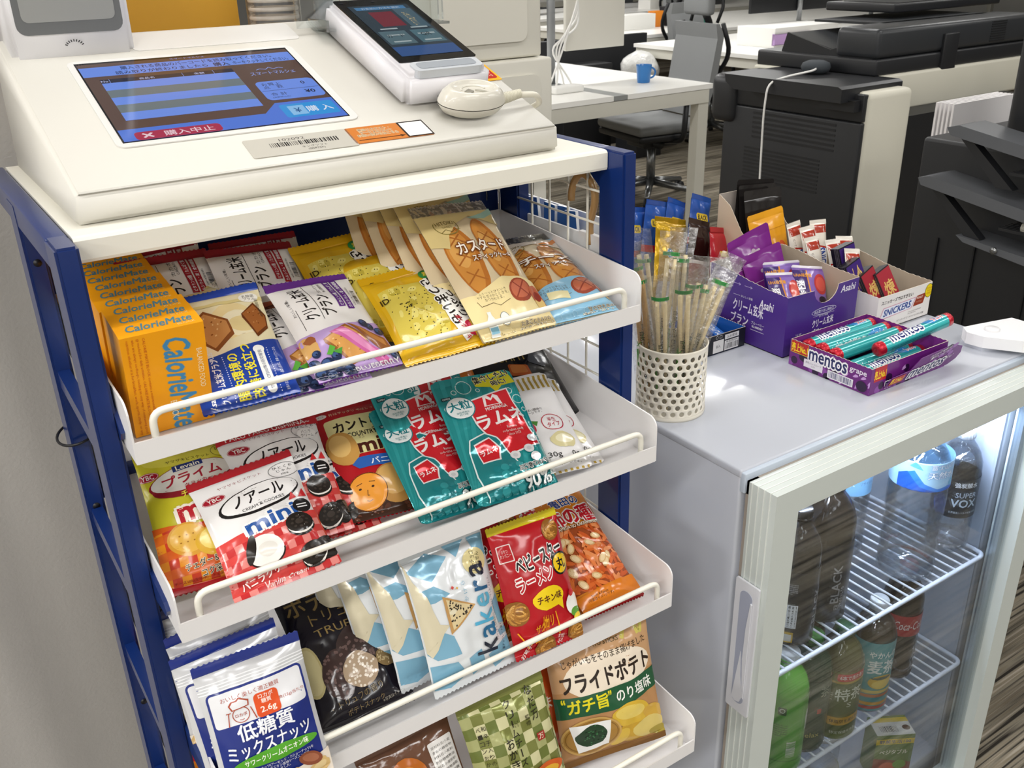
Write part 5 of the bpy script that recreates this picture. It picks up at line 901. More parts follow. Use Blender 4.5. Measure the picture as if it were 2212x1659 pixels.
bottle('water_bottle', .800, .060, SH1 + .004, .034, .215, PET, CAPW, 'clear water bottle behind the large one on the upper fridge shelf', 'bottle', (.12, .165, '#7fb6e0'), lambda A: (A.txt('天然水', -30, 22, 36, 10, '#f4faff', b=.04), A.txt('リサイクル', 10, 22, 26, 6, '#2a4a78')), WAT, .06, twist=-20)
def vox(A):
    A.rect(-110, 0, 110, 70, '#20262f'); A.box(-4, 60, 44, 12, '#101216'); A.txt('強炭酸水', -4, 60, 36, 9, '#e9edf0', b=.05); A.txt('SUPER', -2, 42, 34, 9, '#b8c8d8', b=.04); A.txt('VOX', -4, 27, 40, 14, '#c8d8e6', b=.05); A.txt('世界最高レベルの炭酸充填量', -2, 10, 46, 4, '#c2ccd6'); A.ell(-40, 20, 12, 18, '#2b57b8', wob=.4)
bottle('sparkling_water_bottle', .951, -.032, SH1 + .004, .033, .218, PET, CAPW, 'sparkling water bottle with a black and silver label, rightmost on the upper fridge shelf', 'bottle', (.07, .14, '#20262f'), vox, WAT, .0, twist=-25)
def darkl(A):
    A.rect(-110, 0, 110, 122, '#1b1a1b'); A.box(-16, 96, 18, 22, '#26262a'); A.lines(-16, 104, 17, 6, 3, '#b8b8ba'); A.box(-16, 50, 22, 40, '#e4e4e2'); A.bars(-16, 50, 36, 19, '#1a1a1a', 24, rot=90); A.box(-16, 14, 17, 18, '#c9a22c'); A.box(-16, 13, 13, 12, '#d9d6cc'); A.txt('BLACK', 26, 62, 60, 12, '#98989a', rot=90, b=.03); A.txt('リサイクルしてね', 36, 40, 34, 5, '#d9d9da', rot=90); A.box(30, 24, 7, 8, '#8f8f90'); A.box(30, 24, 5, 6, '#1b1a1b'); A.ring(31, 44, 4, 4, .7, '#8f8f90', n=3)
GD = 'black coffee bottles on the upper fridge shelf'
db = bottle('coffee_bottle', .5660, -.036, SH1 + .004, .0335, .215, DRK, CAPB, 'front black coffee bottle with a barcode, leftmost on the upper fridge shelf', 'bottle', (.004, .128, '#1b1a1b'), darkl, None, 0, twist=-28, group=GD)
copy_tree(db, M=MX.Translation((.6440, -.026, SH1 + .004)) @ MX.Rotation(R_(-38), 4, 'Z') @ MX.Scale(1.08, 4), label='second black coffee bottle, just right of the barcode one', group=GD)
def green(A):
    A.rect(-110, 0, 110, 135, '#4fa52a'); A.box(-14, 116, 12, 14, '#16481f', r=2); A.ring(-14, 117, 4, 4, 1, '#e6efe2', n=14); A.lines(-14, 90, 20, 6, 4, '#1d4a1c'); A.bars(4, 44, 30, 14, '#e2e8dc', 20, rot=90); A.txt('綾鷹茶', 34, 90, 14, 40, '#f0f4ea', b=.04); A.rect(-60, 20, 60, 22, '#3b8a20')
bottle('green_tea_bottle', .5480, -.058, SH2 + .004, .033, .215, mat('#5fae34', .2, 0, .4), CAPW, 'bright green tea bottle, leftmost on the lower fridge shelf', 'bottle', (.012, .15, '#4fa52a'), green, None, 0, twist=-30)
bottle('dark_tea_bottle', .6100, -.050, SH2 + .004, .033, .212, mat('#16331f', .12, 0, .4, .3), mat('#3f8a3a', .4), 'dark green tea bottle with a green cap, second on the lower fridge shelf', 'bottle', (.012, .145, '#193b26'), lambda A: (A.rect(-110, 0, 110, 133, '#193b26'), A.txt('Relax', -4, 30, 30, 9, '#a9a05a', b=.02), A.box(6, 76, 7, 9, '#b3342a'), A.txt('茶', 14, 112, 18, 18, '#9aa08a', b=.02), A.line([(24, 10), (24, 120)], 1.4, '#5a6a3c')), None, 0, twist=-26)
def toku(A):
    A.rect(-120, 0, 120, 130, '#5a6a26'); A.fan([(-44, 4), (-34, 4), (-30, 120), (-44, 124)], '#b9962c'); A.fan([(36, 0), (46, 0), (46, 120), (38, 122)], '#b9962c'); A.rect(-34, 110, 40, 114, '#b9962c'); A.box(2, 60, 68, 100, '#4b5a22', r=6)
    A.txt('特茶', 4, 88, 46, 24, '#e4e6d6', b=.03); A.txt('S', 4, 68, 8, 9, '#cfd2c0'); A.box(2, 36, 56, 16, '#c79a2a', r=3); A.txt('体脂肪を減らす', 2, 36, 48, 7, '#2a2410', b=.03); A.lines(-28, 90, 12, 5, 4, '#cfd2c0'); A.txt('特定保健用食品', 2, 14, 44, 6, '#d6d9c6'); A.box(4, 122, 46, 14, '#c3202c', r=3); A.txt('6本で当たる!', 4, 122, 38, 8, '#f6eeea', b=.04); A.bars(-58, 30, 26, 16, '#d9dccb', 18, rot=90)
bottle('herbal_tea_bottle', .6730, -.056, SH2 + .004, .0345, .2, mat('#4d4a26', .12, 0, .4, .3), mat('#2d5a34', .4), 'olive and gold tea bottle with a red prize sticker on the lower fridge shelf', 'bottle', (.006, .138, '#5a6a26'), toku, None, 0, sq=.05, twist=-24)
def mugi(A):
    A.rect(-110, 0, 110, 130, '#4f9aa0'); A.txt('やかんの', 2, 112, 46, 12, '#eef2ee', b=.05); A.txt('麦茶', 2, 88, 46, 26, '#eef2ee', b=.05); A.ell(4, 58, 22, 14, '#d9b23c'); A.ell(4, 66, 18, 3, '#3a5a60'); A.ell(4, 54, 16, 9, '#e8cb66')
    for k, c in enumerate(('#b9483c', '#d9a23c', '#4f9aa0', '#c97a4c', '#d9c46c')): A.rect(-110, 4 + 8 * k, 110, 10 + 8 * k, c)
bottle('barley_tea_bottle', .7600, -.052, SH2 + .004, .033, .208, PET, mat('#dfe3e6', .35), 'teal labelled barley tea bottle with a white cap on the lower fridge shelf', 'bottle', (.01, .145, '#4f9aa0'), mugi, mat('#3c2610', .1, trans=.3), 0, twist=-24)
bottle('cola_bottle', .8620, -.030, SH2 + .004, .032, .22, mat('#1a0f0c', .08, 0, .5, .3), mat('#b3202a', .35), 'dark cola bottle with a red label, rightmost on the lower fridge shelf', 'bottle', (.095, .135, '#a8202a'), lambda A: (A.rect(-100, 0, 100, 40, '#a8202a'), A.txt('Coca-Cola', 0, 21, 52, 16, '#e9e2de', sh=.3, b=.01)), None, .03, twist=-26)
bottle('tea_bottle', .7050, .040, SH2 + .004, .033, .205, PET, mat('#e6e2dc', .35), 'clear tea bottle with a pale cap behind the barley tea bottle', 'bottle', (.02, .12, '#77803c'), None, mat('#5a3d14', .1, trans=.3), 0)
for k, (x, y) in enumerate(((.700, -.02), (.775, .03))):
    rr = empty('glass_jar', (x, y, SB), ('clear lidded jar on the fridge floor left of the juice carton', 'clear lidded jar on the fridge floor behind the juice carton')[k], 'jar', 'clear jars on the fridge floor')
    part(MB().lathe([(.001, 0), (.03, .0), (.036, .004), (.038, .07), (.037, .09)], PET, 28, c=(x, y, SB)), 'jar_body', rr); part(MB().lathe([(.039, .088), (.039, .094), (.034, .097), (.001, .097)], mat('#c9cdd0', .2, .7), 28, c=(x, y, SB)), 'jar_lid', rr)
def juice(A): A.rect(-34, 0, 34, 100, '#5f7a3a'); A.fan([(-34, 0), (34, 0), (34, 40), (-34, 52)], '#8a3c2c'); A.rect(-34, 84, 34, 96, '#e0c22c'); A.txt('野菜生活100', 0, 90, 56, 8, '#2c4a8a', b=.04); A.ell(-8, 30, 14, 12, '#c8502c'); A.ell(14, 36, 12, 10, '#6d9a3a'); A.txt('ベジタブル', 0, 66, 50, 10, '#f0ead6', b=.04)
def juice_top(A): A.rect(-34, 0, 34, 40, '#d9d6cc'); A.rect(-34, 30, 34, 40, '#e0c22c'); A.bars(-8, 14, 30, 14, '#3a3a3a', 16); A.ell(24, 16, 7, 6, '#5a3c2c')
carton('juice_carton', .068, .045, .105, '#5f7a3a', MX.Translation((.852, -.068, SB + .001)) @ MX.Rotation(R_(-30), 4, 'Z'), [(juice, (0, -.00002, 0), (1, 0, 0), (0, 0, 1), 68, 105), (juice_top, (0, 0, .10502), (1, 0, 0), (0, 1, 0), 68, 45)], 'colourful vegetable juice carton on the fridge floor', 'carton')
# ---------------------------------------------------------------- perforated cup of wrapped chopsticks
CW = mat('#efe9da', .35, 0, .3); cx, cy, cr, ch = .4445, .1075, .0465, .098
cupo = empty('perforated_cup', (cx, cy, FZ), 'cream metal cup with round holes, holding wrapped chopsticks on the fridge top', 'cup')
g = MB(); NA, rows = 24, 9; dzr = (ch - .012) / rows; vs = []; fs = []
g.lathe([(cr - .001, .0), (cr + .0003, .0), (cr + .0008, .003), (cr + .0003, .006)], CW, 72, c=(cx, cy, FZ)); g.lathe([(cr, ch - .006), (cr + .0002, ch - .002), (cr + .0008, ch), (cr - .001, ch + .0006), (cr - .0014, ch - .006)], CW, 72, c=(cx, cy, FZ)); g.lathe([(.0005, .001), (cr, .001)], CW, 40, c=(cx, cy, FZ))
def cyl(a, z, d=0): return V((cx + (cr + d) * cos(a), cy + (cr + d) * sin(a), FZ + z))
da = 2 * pi / NA; hr = .0034
for j in range(rows):                                   # each cell: a square of sheet with a round, rolled-in hole
    for i in range(NA):
        a0 = (i + .5 * (j % 2)) * da; z0 = .006 + j * dzr; ac = a0 + da / 2; zc = z0 + dzr / 2; o = []; m_ = []; q_ = []; n = 16
        for k in range(n):
            th = 2 * pi * k / n; c_, s_ = cos(th), sin(th); f_ = 1 / max(abs(c_), abs(s_)); o.append(cyl(ac + c_ * f_ * da / 2, zc + s_ * f_ * dzr / 2)); m_.append(cyl(ac + c_ * (hr + .0012) / cr, zc + s_ * (hr + .0012), .0)); q_.append(cyl(ac + c_ * hr / cr, zc + s_ * hr, -.0013))
        b0 = len(vs); vs += o + m_ + q_
        for k in range(n):
            k2 = (k + 1) % n; fs += [(b0 + k, b0 + k2, b0 + n + k2, b0 + n + k), (b0 + n + k, b0 + n + k2, b0 + 2 * n + k2, b0 + 2 * n + k)]
g.add(vs, fs, CW, True); part(g, 'cup_wall', cupo)
WOOD = mat('#f0deb2', .6, bump=.2, bs=200, var=.12); WOODD = mat('#c79f66', .6, bump=.2, bs=200, var=.12); SLV = clear('sleeve_film', (1, 1, 1), .14, .22, .9, 120, fk=.6); GRN = mat('#2f9a3c', .45)
CHL = ('leftmost wrapped chopstick pair leaning over the cup rim', 'darker wooden chopstick pair standing tall at the left of the cup', 'tallest wrapped chopstick pair at the back of the cup', 'wrapped chopstick pair with green print leaning left at the front of the cup', 'wrapped chopstick pair standing upright in the middle of the cup', 'wrapped chopstick pair just right of the middle of the cup', 'wrapped chopstick pair leaning right beside the middle ones', 'wrapped chopstick pair leaning far right over the cup rim', 'rightmost wrapped chopstick pair in the cup', 'wrapped chopstick pair rising behind the middle ones', 'brown chopstick pair at the left back of the cup', 'wrapped chopstick pair at the right back of the cup')
def chop(k, bx, by, tx, ty, L, zb, dark, yaw):
    b = V((cx + bx, cy + by, FZ + zb)); tp = V((cx + tx, cy + ty, FZ + .15)); ax = (tp - b).normalized(); X = V((cos(yaw), sin(yaw), 0)); X = (X - ax * X.dot(ax)).normalized(); N = X.cross(ax); T = face_T(b, X, ax)
    lab = CHL[k]
    root = empty('chopstick_packet', M=T, label=lab, cat='chopsticks', group='wrapped chopsticks in the perforated cup')
    wm = WOODD if dark else WOOD
    for s in (-1, 1): MB().tube([(s * .0035, .004, 0), (s * .0042, L * .6, 0), (s * .0045 + (.001 if s > 0 else 0), L, 0)], [.0018, .0026, .0031], wm, 10).build('chopstick', root)
    m = MB(); h = L + .036; ny = 14; w = .015; rn = random.Random(k); ph = rn.random() * 6
    for sd in (1, -1):
        vv = []
        for j in range(ny + 1):
            q = j / ny; ww = w * (1 + .55 * max(0, q - .8) * 5 * .35)
            for i in range(5): u = i / 4 - .5; vv.append((2 * ww * u, h * q, sd * (.0036 * (1 - (2 * u) ** 2) * (1 - max(0, q - .85) * 5) + .0002) + max(0, q - .82) * .04 * sin(ph + 5 * u)))
        ff = [(j * 5 + i, j * 5 + i + 1, j * 5 + 6 + i, j * 5 + 5 + i) for j in range(ny) for i in range(4)]; m.add(vv, ff, SLV, True)
    m.build('film_sleeve', root)
    m = MB(); S = lambda x, y: (V((x / 1000, y / 1000, .0036 * (1 - (x / 10.5) ** 2) + .0004)), V((0, 0, 1))); A = Art(m, S, 21, 260, lambda c: mat(c, .45), L=6, st=.00004)
    A.clip = False; A.rect(-11, L * 1000 + 4 - 7 * (k % 3), 11, L * 1000 + 9 - 7 * (k % 3), '#3f9a4c'); A.txt('やさしい竹のお箸', 0, L * 1000 + 6.5 - 7 * (k % 3), 17, 2.6, '#1d5f2a'); A.rect(-9.5, 30, -7.2, L * 480, '#58ad3a'); A.txt('自然にやさしい竹のお箸', -1, 30 + L * 240, L * 430, 6, '#23301f', rot=-90, b=.03); A.txt('この割箸は竹を使用しています', 6.4, 30 + L * 220, L * 400, 2.6, '#23301f', rot=-90, res=1); A.line([(-9, L * 500), (-3, L * 540)], .8, '#4e9a3a'); A.line([(-6, L * 500), (-8, L * 545)], .8, '#4e9a3a'); m.build('printed_band', root)
    for o in kids(root): pass
CH = [(-.02, -.01, -.040, -.018, .165, 0), (-.01, .015, -.032, .030, .195, 1), (.0, .02, -.015, .035, .205, 0), (.01, -.02, -.012, -.030, .172, 0), (.015, .0, .008, -.022, .178, 0), (.0, -.015, .022, -.020, .172, 0), (-.005, -.01, .048, -.022, .175, 0), (-.012, .0, .062, -.010, .182, 0), (-.015, .01, .072, .000, .186, 0), (-.02, .01, .018, .034, .2, 0), (-.025, .02, -.046, .014, .185, 1), (.02, .02, .035, .03, .195, 0)]
for k, (bx, by, tx, ty, L, dk) in enumerate(CH): chop(k, bx * .9, by * .9, tx, ty, L, .003 + .002 * (k % 3), dk, -.80 + .25 * sin(k * 2.1))
# ---------------------------------------------------------------- boxes and sweets on the fridge top
KRAFT = mat('#b5a592', .75, var=.12, bs=30)
def open_box(name, x0, y0, x1, y1, h, out, label, cat, hb=None, cut=None, arts=(), inn=None, th=.0012, flo=True):
    """open display carton: front wall height h, back wall hb, sloping sides; outer card colour, kraft inside"""
    hb = hb or h; Z = FZ + .0006; m = MB(); om = card(out); im = inn or KRAFT
    def wall(p, q, prof, nrm):                             # prof: (t 0..1, height) along p->q
        P, Q = V((*p, Z)), V((*q, Z)); n = V(nrm)
        for d, mt in ((0, om), (th, im)):
            vs = [P.lerp(Q, t) + n * d for t, _ in prof] + [P.lerp(Q, t) + n * d + V((0, 0, hh)) for t, hh in prof]; k = len(prof); m.add(vs, [(i, i + 1, i + 1 + k, i + k) for i in range(k - 1)], mt)
        vs = [P.lerp(Q, t) + n * d + V((0, 0, hh)) for d in (0, th) for t, hh in prof]; k = len(prof); m.add(vs, [(i, i + 1, i + 1 + k, i + k) for i in range(k - 1)], mat('#cbbfae', .8))
    c = cut or [(0, h), (1, h)]; sp = [(0, h), (.25, h + (hb - h) * .12), (.5, h + (hb - h) * .4), (.75, h + (hb - h) * .82), (1, hb)]
    jag = lambda L, a=.0009: [(L[i][0] + (L[i + 1][0] - L[i][0]) * k / 9, L[i][1] + (L[i + 1][1] - L[i][1]) * k / 9 + (a if k % 2 else 0)) for i in range(len(L) - 1) for k in range(9)] + [L[-1]]
    wall((x0, y0), (x1, y0), c, (0, 1, 0)); wall((x0, y0), (x0, y1), jag(sp), (1, 0, 0)); wall((x1, y0), (x1, y1), jag(sp), (-1, 0, 0)); wall((x0, y1), (x1, y1), [(0, hb), (1, hb)], (0, -1, 0)); m.box((x0, y0, Z), (x1, y1, Z + .001), im)
    for fn, side in arts:
        if side == 'f': fn(face(m, (((x0 + x1) / 2), y0 - .00002, Z), (1, 0, 0), (0, 0, 1), (x1 - x0) * 1000, h * 1000))
        elif side == 'l': fn(face(m, (x0 - .00002, (y0 + y1) / 2, Z), (0, -1, 0), (0, 0, 1), (y1 - y0) * 1000, h * 1000))
    return tag(m.build(name), label, cat)
notch = [(0, .0955), (.36, .0945)] + [(.36 + .34 * (1 - cos(pi * k / 10)) / 2, .0945 - .024 * sin(pi * k / 10)) for k in range(11)] + [(.7, .0945), (1, .0955)]
def pf(A):
    A.txt('Asahi', 56, 84, 34, 11, '#ece8f2', b=.04, sh=.15); A.txt('商品取り出し開始口', 4, 58, 44, 5, '#ece8f2'); A.ring(4, 58, 28, 5.5, .7, '#ece8f2', n=24); A.txt('おいしい栄養', 4, 50, 20, 3, '#ece8f2'); A.txt('クリーム玄米', 4, 40, 48, 13, '#e9e2f2', b=.06); A.txt('ブラン', -6, 25, 28, 12, '#e9e2f2', b=.06); A.txt('ブルーベリー', 20, 25, 18, 3.4, '#ece8f2'); A.txt('注意', -50, 30, 14, 4, '#cfc6e0'); A.rect(-20, 51.5, 28, 52, '#cfc6e0')
def pl(A):
    A.txt('Asahi', 40, 72, 28, 13, '#ece8f2', b=.05, sh=.15); A.txt('おいしい栄養', 0, 74, 24, 4, '#ece8f2'); A.txt('クリーム玄米', 4, 58, 62, 19, '#e9e2f2', b=.06); A.txt('ブラン', -12, 37, 36, 16, '#e9e2f2', b=.06); A.txt('ブルーベリー', 26, 38, 26, 5, '#ece8f2'); A.txt('BLUEBERRY', 26, 32, 22, 3.4, '#ece8f2', b=.03); A.rect(12, 26, 40, 26.8, '#cfc6e0'); A.rect(-28, 73.6, -14, 74.2, '#cfc6e0')
    for k in range(3): x = -54 + 24 * k; A.line([(x, 92), (x + 16, 92)], .8, '#b9a8d8'); A.line([(x + 12, 94), (x + 16, 92), (x + 12, 90)], .8, '#b9a8d8')
open_box('bran_display_box', .6935, .1310, .8550, .2900, .0955, '#4a2a86', 'purple open display box of bran packets with a notched front on the fridge top', 'display box', hb=.112, cut=notch, arts=((pf, 'f'), (pl, 'l')))
def ssf(A):
    A.txt('スニッカーズではすぎない', -20, 47, 80, 6.5, '#2a2422', b=.05, sh=.1); A.poly([(-62, 18), (20, 22), (30, 40), (-54, 38)], '#d9a8b8'); A.poly([(-60, 20), (18, 23), (27, 38.5), (-52, 36.5)], '#e8ecf4'); A.txt('SNICKERS', -17, 29.5, 70, 11, '#2b4a96', b=.07, sh=.2, rot=2); A.poly([(24, 24), (50, 25), (56, 42), (32, 41)], '#9a3c24'); A.txt('PEANUT', 40, 37, 16, 4, '#f0dccf', b=.04); A.txt('キャラメル', 38, 30, 16, 4, '#e0b99a'); A.ell(62, 44, 10, 12, '#f0d81c', n=22); A.ring(62, 44, 10, 12, .8, '#3a3010'); A.txt('ピーナッツ\nナッツ\nザクザク', 62, 44, 14, 13, '#b8301c', b=.03)
    A.txt('スニッカーズ ピーナッツ シングル 12個', 20, 8, 70, 3.6, '#3a3432', res=1); A.lines(30, 17, 34, 2, 3, '#7a7472')
def ssl(A): A.box(26, 40, 24, 24, '#8a2a1c'); A.ell(28, 42, 8, 5, '#c97a4c'); A.txt('38%', 24, 34, 16, 5, '#f0dccf', b=.04)
open_box('chocolate_display_box', .8860, .1130, 1.0240, .3050, .058, '#edeae6', 'white open display box of chocolate bars right of the purple one', 'display box', hb=.080, arts=((ssf, 'f'), (ssl, 'l')))
def mf(A):
    A.rect(-90, 0, 90, 42, '#6a2078'); rn = random.Random(7)
    for k in range(14): A.ell(rn.uniform(-80, 80), rn.uniform(2, 26), 6, 6, '#2a1238' if k % 2 else '#8a4aa0', n=12); A.ell(rn.uniform(-80, 80), rn.uniform(2, 30), 5, 2, '#c79ad6', rot=rn.uniform(0, 90), wob=.5, n=8); A.k -= 1.9
    A.k += 3
def mfl(A):
    mf(A); A.box(-53, 31, 32, 20, '#d9d21c'); A.box(-53, 31, 31, 18.5, '#b81c24'); A.txt('売上No.1', -53, 30, 29, 13, '#f3d61c', b=.07); A.txt('グミソフトキャンディ', -53, 40, 28, 2.6, '#f3d61c'); A.txt('mentos', -2, 27, 66, 16, '#20265e', b=.05, out='#f3f1f4', ow=.08); A.txt('grape', 50, 28, 28, 8, '#e6dcec', b=.04); A.box(-26, 12, 34, 12, '#e6e2ea'); A.txt('(単用)メントスグレープ\n12コ入', -26, 12, 28, 7, '#4a3a5a', res=1); A.box(22, 9, 44, 12, '#eceaf0'); A.bars(22, 9, 40, 9, '#2a2a6a', 34); A.ell(58, 10, 9, 8, '#2a1238')
def mff(A):
    mf(A); A.box(-66, 29, 26, 22, '#b81c24'); A.txt('売上No.1', -66, 28, 25, 13, '#f3d61c', b=.07); A.txt('m', -46, 8, 12, 8, '#20265e', b=.05, out='#f3f1f4', ow=.08)
open_box('roll_sweets_box', .6860, -.0300, .8580, .1120, .0395, '#6a2078', 'low purple open box of sweet rolls at the front of the fridge top', 'display box', inn=mat('#7a2a86', .5), arts=((mff, 'f'), (mfl, 'l')))
m = MB(); T = face_T((.772, -.0312, FZ + .004), (1, 0, 0), (0, -.42, .907)); m.prism([(-.055, 0), (.092, -.003), (.106, .006), (.108, .018), (.098, .034), (.066, .047), (-.004, .042), (-.012, .02), (-.05, .018)], -.0008, 0, mat('#6a2078', .4), T=T)
A = Art(m, plane_S(T), 172, 60, card, flat=True); rn = random.Random(2)
for k in range(9): A.ell(rn.uniform(10, 76), rn.uniform(8, 46), 6, 5, '#2a1238' if k % 2 else '#9a5ab0', n=12)
A.box(-34, 10, 30, 15, '#b81c24'); A.txt('売上No.1', -34, 10, 28, 11, '#f3d61c', b=.07); A.txt('mentos', 30, 14, 78, 17, '#20265e', b=.05, out='#f3f1f4', ow=.1, rot=3); A.txt('グレープ', 84, 22, 30, 8, '#f3f1f4', b=.05, rot=20); A.txt('ハリッじゅわっ!\n濃ジューシー', 42, 38, 44, 13, '#f3f1f4', b=.05, rot=10)
tag(m.build('box_flap_card'), 'purple printed card flap standing out over the fridge edge from the roll sweets box', 'card')
def roll(M, label, first=None, tw=0):
    if first: return copy_tree(first, M=M, label=label, group='sweet rolls in the low purple box')
    root = empty('sweet_roll', M=M, label=label, cat='sweets', group='sweet rolls in the low purple box'); r, L = .0105, .150
    m = MB(); Tz = MX.Rotation(R_(90), 4, 'Y'); m.lathe([(r, .012), (r, L - .012)], mat('#2fa6a8', .22, .2, .4), 24, T=Tz)
    def S(X, Y): a = Y / 1000 / r; return V((X / 1000 + .0, -sin(a) * r * -1 if False else r * sin(a) * -1 * -1, r * cos(a))) if False else V((L / 2 + X / 1000, -r * cos(a), r * sin(a))), V((0, -cos(a), sin(a)))
    A = Art(m, S, 130, 60, lambda c: mat(c, .25, .1, .3), L=3, st=.00008); A.clip = False
    A.rect(-63, -2, 62, 3, '#37b3b5'); A.ell(40, 14, 20, 8, '#2b86c4', wob=.3); A.txt('mentos', -18, 10, 62, 13, '#1e2a6e', b=.05, out='#f0f2f4', ow=.1); A.txt('ラムネ', 46, 12, 22, 8, '#cf2a3a', b=.07, out='#f0f2f4', ow=.1)
    for k in range(10): A.ell(-58 + 13 * k, 17 + (k * 5) % 6 - 2, 1, 1, '#dff2f2', n=6)
    A.lines(-10, -4, 90, 4, 2.6, '#0f4a52'); m.build('wrapper', root)
    for z0, z1, nm in ((0, .0125, 'foil_end'), (L - .0125, L, 'foil_end')):
        q = MB(); pr = [(r * 1.01, z1), (r * 1.01, z0 + .004), (r * .8, z0 + .001), (r * .3, z0), (.0003, z0 + .001)] if z0 == 0 else [(r * 1.01, z0), (r * 1.01, z1 - .004), (r * .8, z1 - .001), (r * .3, z1), (.0003, z1 - .001)]
        q.lathe(pr, mat('#c41c30', .3, .5, .3, .8, 300, .001), 20, T=Tz); q.build(nm, root)
    return root
def rM(x, y, z, yaw, up, sp): return MX.Translation((x, y, FZ + z)) @ MX.Rotation(R_(yaw), 4, 'Z') @ MX.Rotation(R_(-up), 4, 'Y') @ MX.Rotation(R_(sp), 4, 'X')
r0 = roll(rM(.697, .094, .030, -1, 1, -30), 'teal sweet roll, farthest back in the low purple box')
for (a, l) in ((((.700, .072, .030, -2, 1, 60)), 'teal sweet roll showing its barcode, second from the back'), ((.702, .049, .029, -1, 1, 165), 'teal sweet roll with upside down lettering, third from the back'), ((.700, .026, .015, 0, 0, 70), 'teal sweet roll underneath, beside the top one'), ((.703, .004, .014, 1, 0, -35), 'bottom teal sweet roll nearest the printed flap'), ((.752, .0145, .037, -6, 7.5, -25), 'topmost teal sweet roll, sticking out of the box to the right'), ((.703, .085, .0125, 0, 0, 10), 'lower teal sweet roll at the back of the box')): roll(rM(*a), l, r0)
# dark blue gum box beside the cup
def gb(A): A.box(-8, 12, 22, 20, '#e6e6e6'); A.txt('8入', -8, 12, 9, 6, '#22252a'); A.box(20, 24, 30, 8, '#e6e6e6'); A.txt('26.8/賞味', 20, 24, 22, 5, '#33363c'); A.box(20, 10, 30, 16, '#e6e6e6'); A.txt('単品用JAN', 20, 15.5, 24, 4, '#22252a'); A.bars(20, 8.5, 26, 9, '#22252a', 22); A.ring(-12, 27, 2.6, 2.6, .5, '#e6e6e6', n=10); A.box(-4, 27, 5, 5, '#e6e6e6'); A.box(-4, 27, 4, 4, '#16191f')
open_box('gum_display_box', .588, .2015, .6860, .285, .031, '#16191f', 'low dark blue gum box behind the perforated cup', 'display box', inn=mat('#1f5fb4', .35), arts=((gb, 'f'),))
for k in range(3):
    o = carton('gum_packet', .018, .07, .006, '#2a5fae', MX.Translation((.606 + .022 * k, .208, FZ + .004 + .004 * k)) @ MX.Rotation(R_(8 - 14 * k), 4, 'Z'), [(lambda A: (A.rect(-9, 0, 9, 70, '#2f6fc4'), A.txt('XYLITOL', 0, 36, 50, 9, '#e9eef6', rot=90, b=.05)), (0, 0, .00602), (1, 0, 0), (0, 1, 0), 18, 70)], ('blue gum packet at the left of the gum box', 'blue gum packet in the middle of the gum box', 'blue gum packet leaning at the right of the gum box')[k], 'gum', 'gum packets in the dark blue box')
# sachets and bars standing in the boxes
def sachet(A):
    A.rect(-38, 0, 38, 100, '#8a6ab8'); A.rect(-38, 0, -8, 100, '#3c1f6e'); A.rect(-8, 0, -5, 100, '#d98a2c'); A.txt('UHA味覚糖', -16, 92, 38, 6, '#e39a24', b=.06); A.txt('忍者めし', -24, 50, 66, 17, '#f2eef6', rot=-90, b=.06, out='#24124a', ow=.05); A.ell(22, 78, 15, 17, '#c23a3c', n=20); A.ell(22, 78, 11, 12, '#d9584c', n=16); A.fan([(6, 0), (10, 34), (22, 40), (34, 34), (38, 0)], '#2a1c42'); A.ell(20, 46, 8, 10, '#dcc0a8', n=16); A.ell(20, 52, 9, 6, '#241a30', n=14); A.ring(16.5, 47, 3, 2.6, .6, '#1c1624', n=10); A.ring(24, 47, 3, 2.6, .6, '#1c1624', n=10); A.fan([(18, 30), (22, 30), (20, 14)], '#e9e6ee')
GU = 'purple ninja sachets in the purple box'
s1 = make_bag('sweet_sachet', (.742, .150, FZ + .012, 6, 30, -12), Bag(74, 108, 12, (3, 4), 101, .8, pouch=True, zig=False, rc=3), '#7a5aa8', sachet, 'front purple sachet with a suited figure leaning at the left of the purple box', PK, GU, top='#e8e4ee')
again(s1, (.798, .158, FZ + .008, 2, 27, -14), 'purple sachet with a red roundel standing in the middle of the purple box', GU); again(s1, (.760, .185, FZ + .014, -6, 20, -6), 'pale purple sachet behind the two front ones', GU)
def prune(A): A.rect(-52, 84, 52, 128, '#7c2a86'); A.box(0, 116, 34, 6, '#b9a9b4', r=3); A.ell(0, 118, 6, 5, '#b9a9b4'); A.rect(-52, 100, 52, 101, '#c9a6cc'); A.txt('開け口 ▶', 26, 106, 30, 3, '#e6d6e8'); A.ell(34, 70, 10, 14, '#3fa06a', wob=.3); A.txt('PREMIUM', -10, 78, 50, 9, '#e9dff0', b=.04)
GQ = 'purple zip pouches behind the purple box'
q1 = make_bag('zip_pouch', (.765, .225, FZ + .015, 6, 16, 8), Bag(108, 150, 16, (4, 14), 104, .8, pouch=True, zig=False, rc=4), '#7c2a86', prune, 'purple zip pouch with a hanging slot behind the purple sachets', PK, GQ)
again(q1, (.775, .205, FZ + .000, 4, 20, 5), 'second purple zip pouch with a slot, nearer the sachets', GQ, .92)
def tall(A): A.txt('PREMIUM', 0, 40, 60, 12, '#b89a5a', b=.03)
open_box('kraft_display_box', .834, .307, .945, .420, .085, '#c9b49c', 'tall torn cardboard box behind the purple one on the fridge top', 'display box', hb=.175, inn=mat('#b3aaa2', .8))
GBk = 'black pouches in the tall cardboard box'
k1 = make_bag('black_pouch', (.896, .350, FZ + .008, 0, 12, -3), Bag(92, 176, 14, (4, 18), 108, .7, pouch=True, zig=False, rc=3), '#242120', tall, 'front black pouch in the tall cardboard box', PK, GBk, fin=blk)
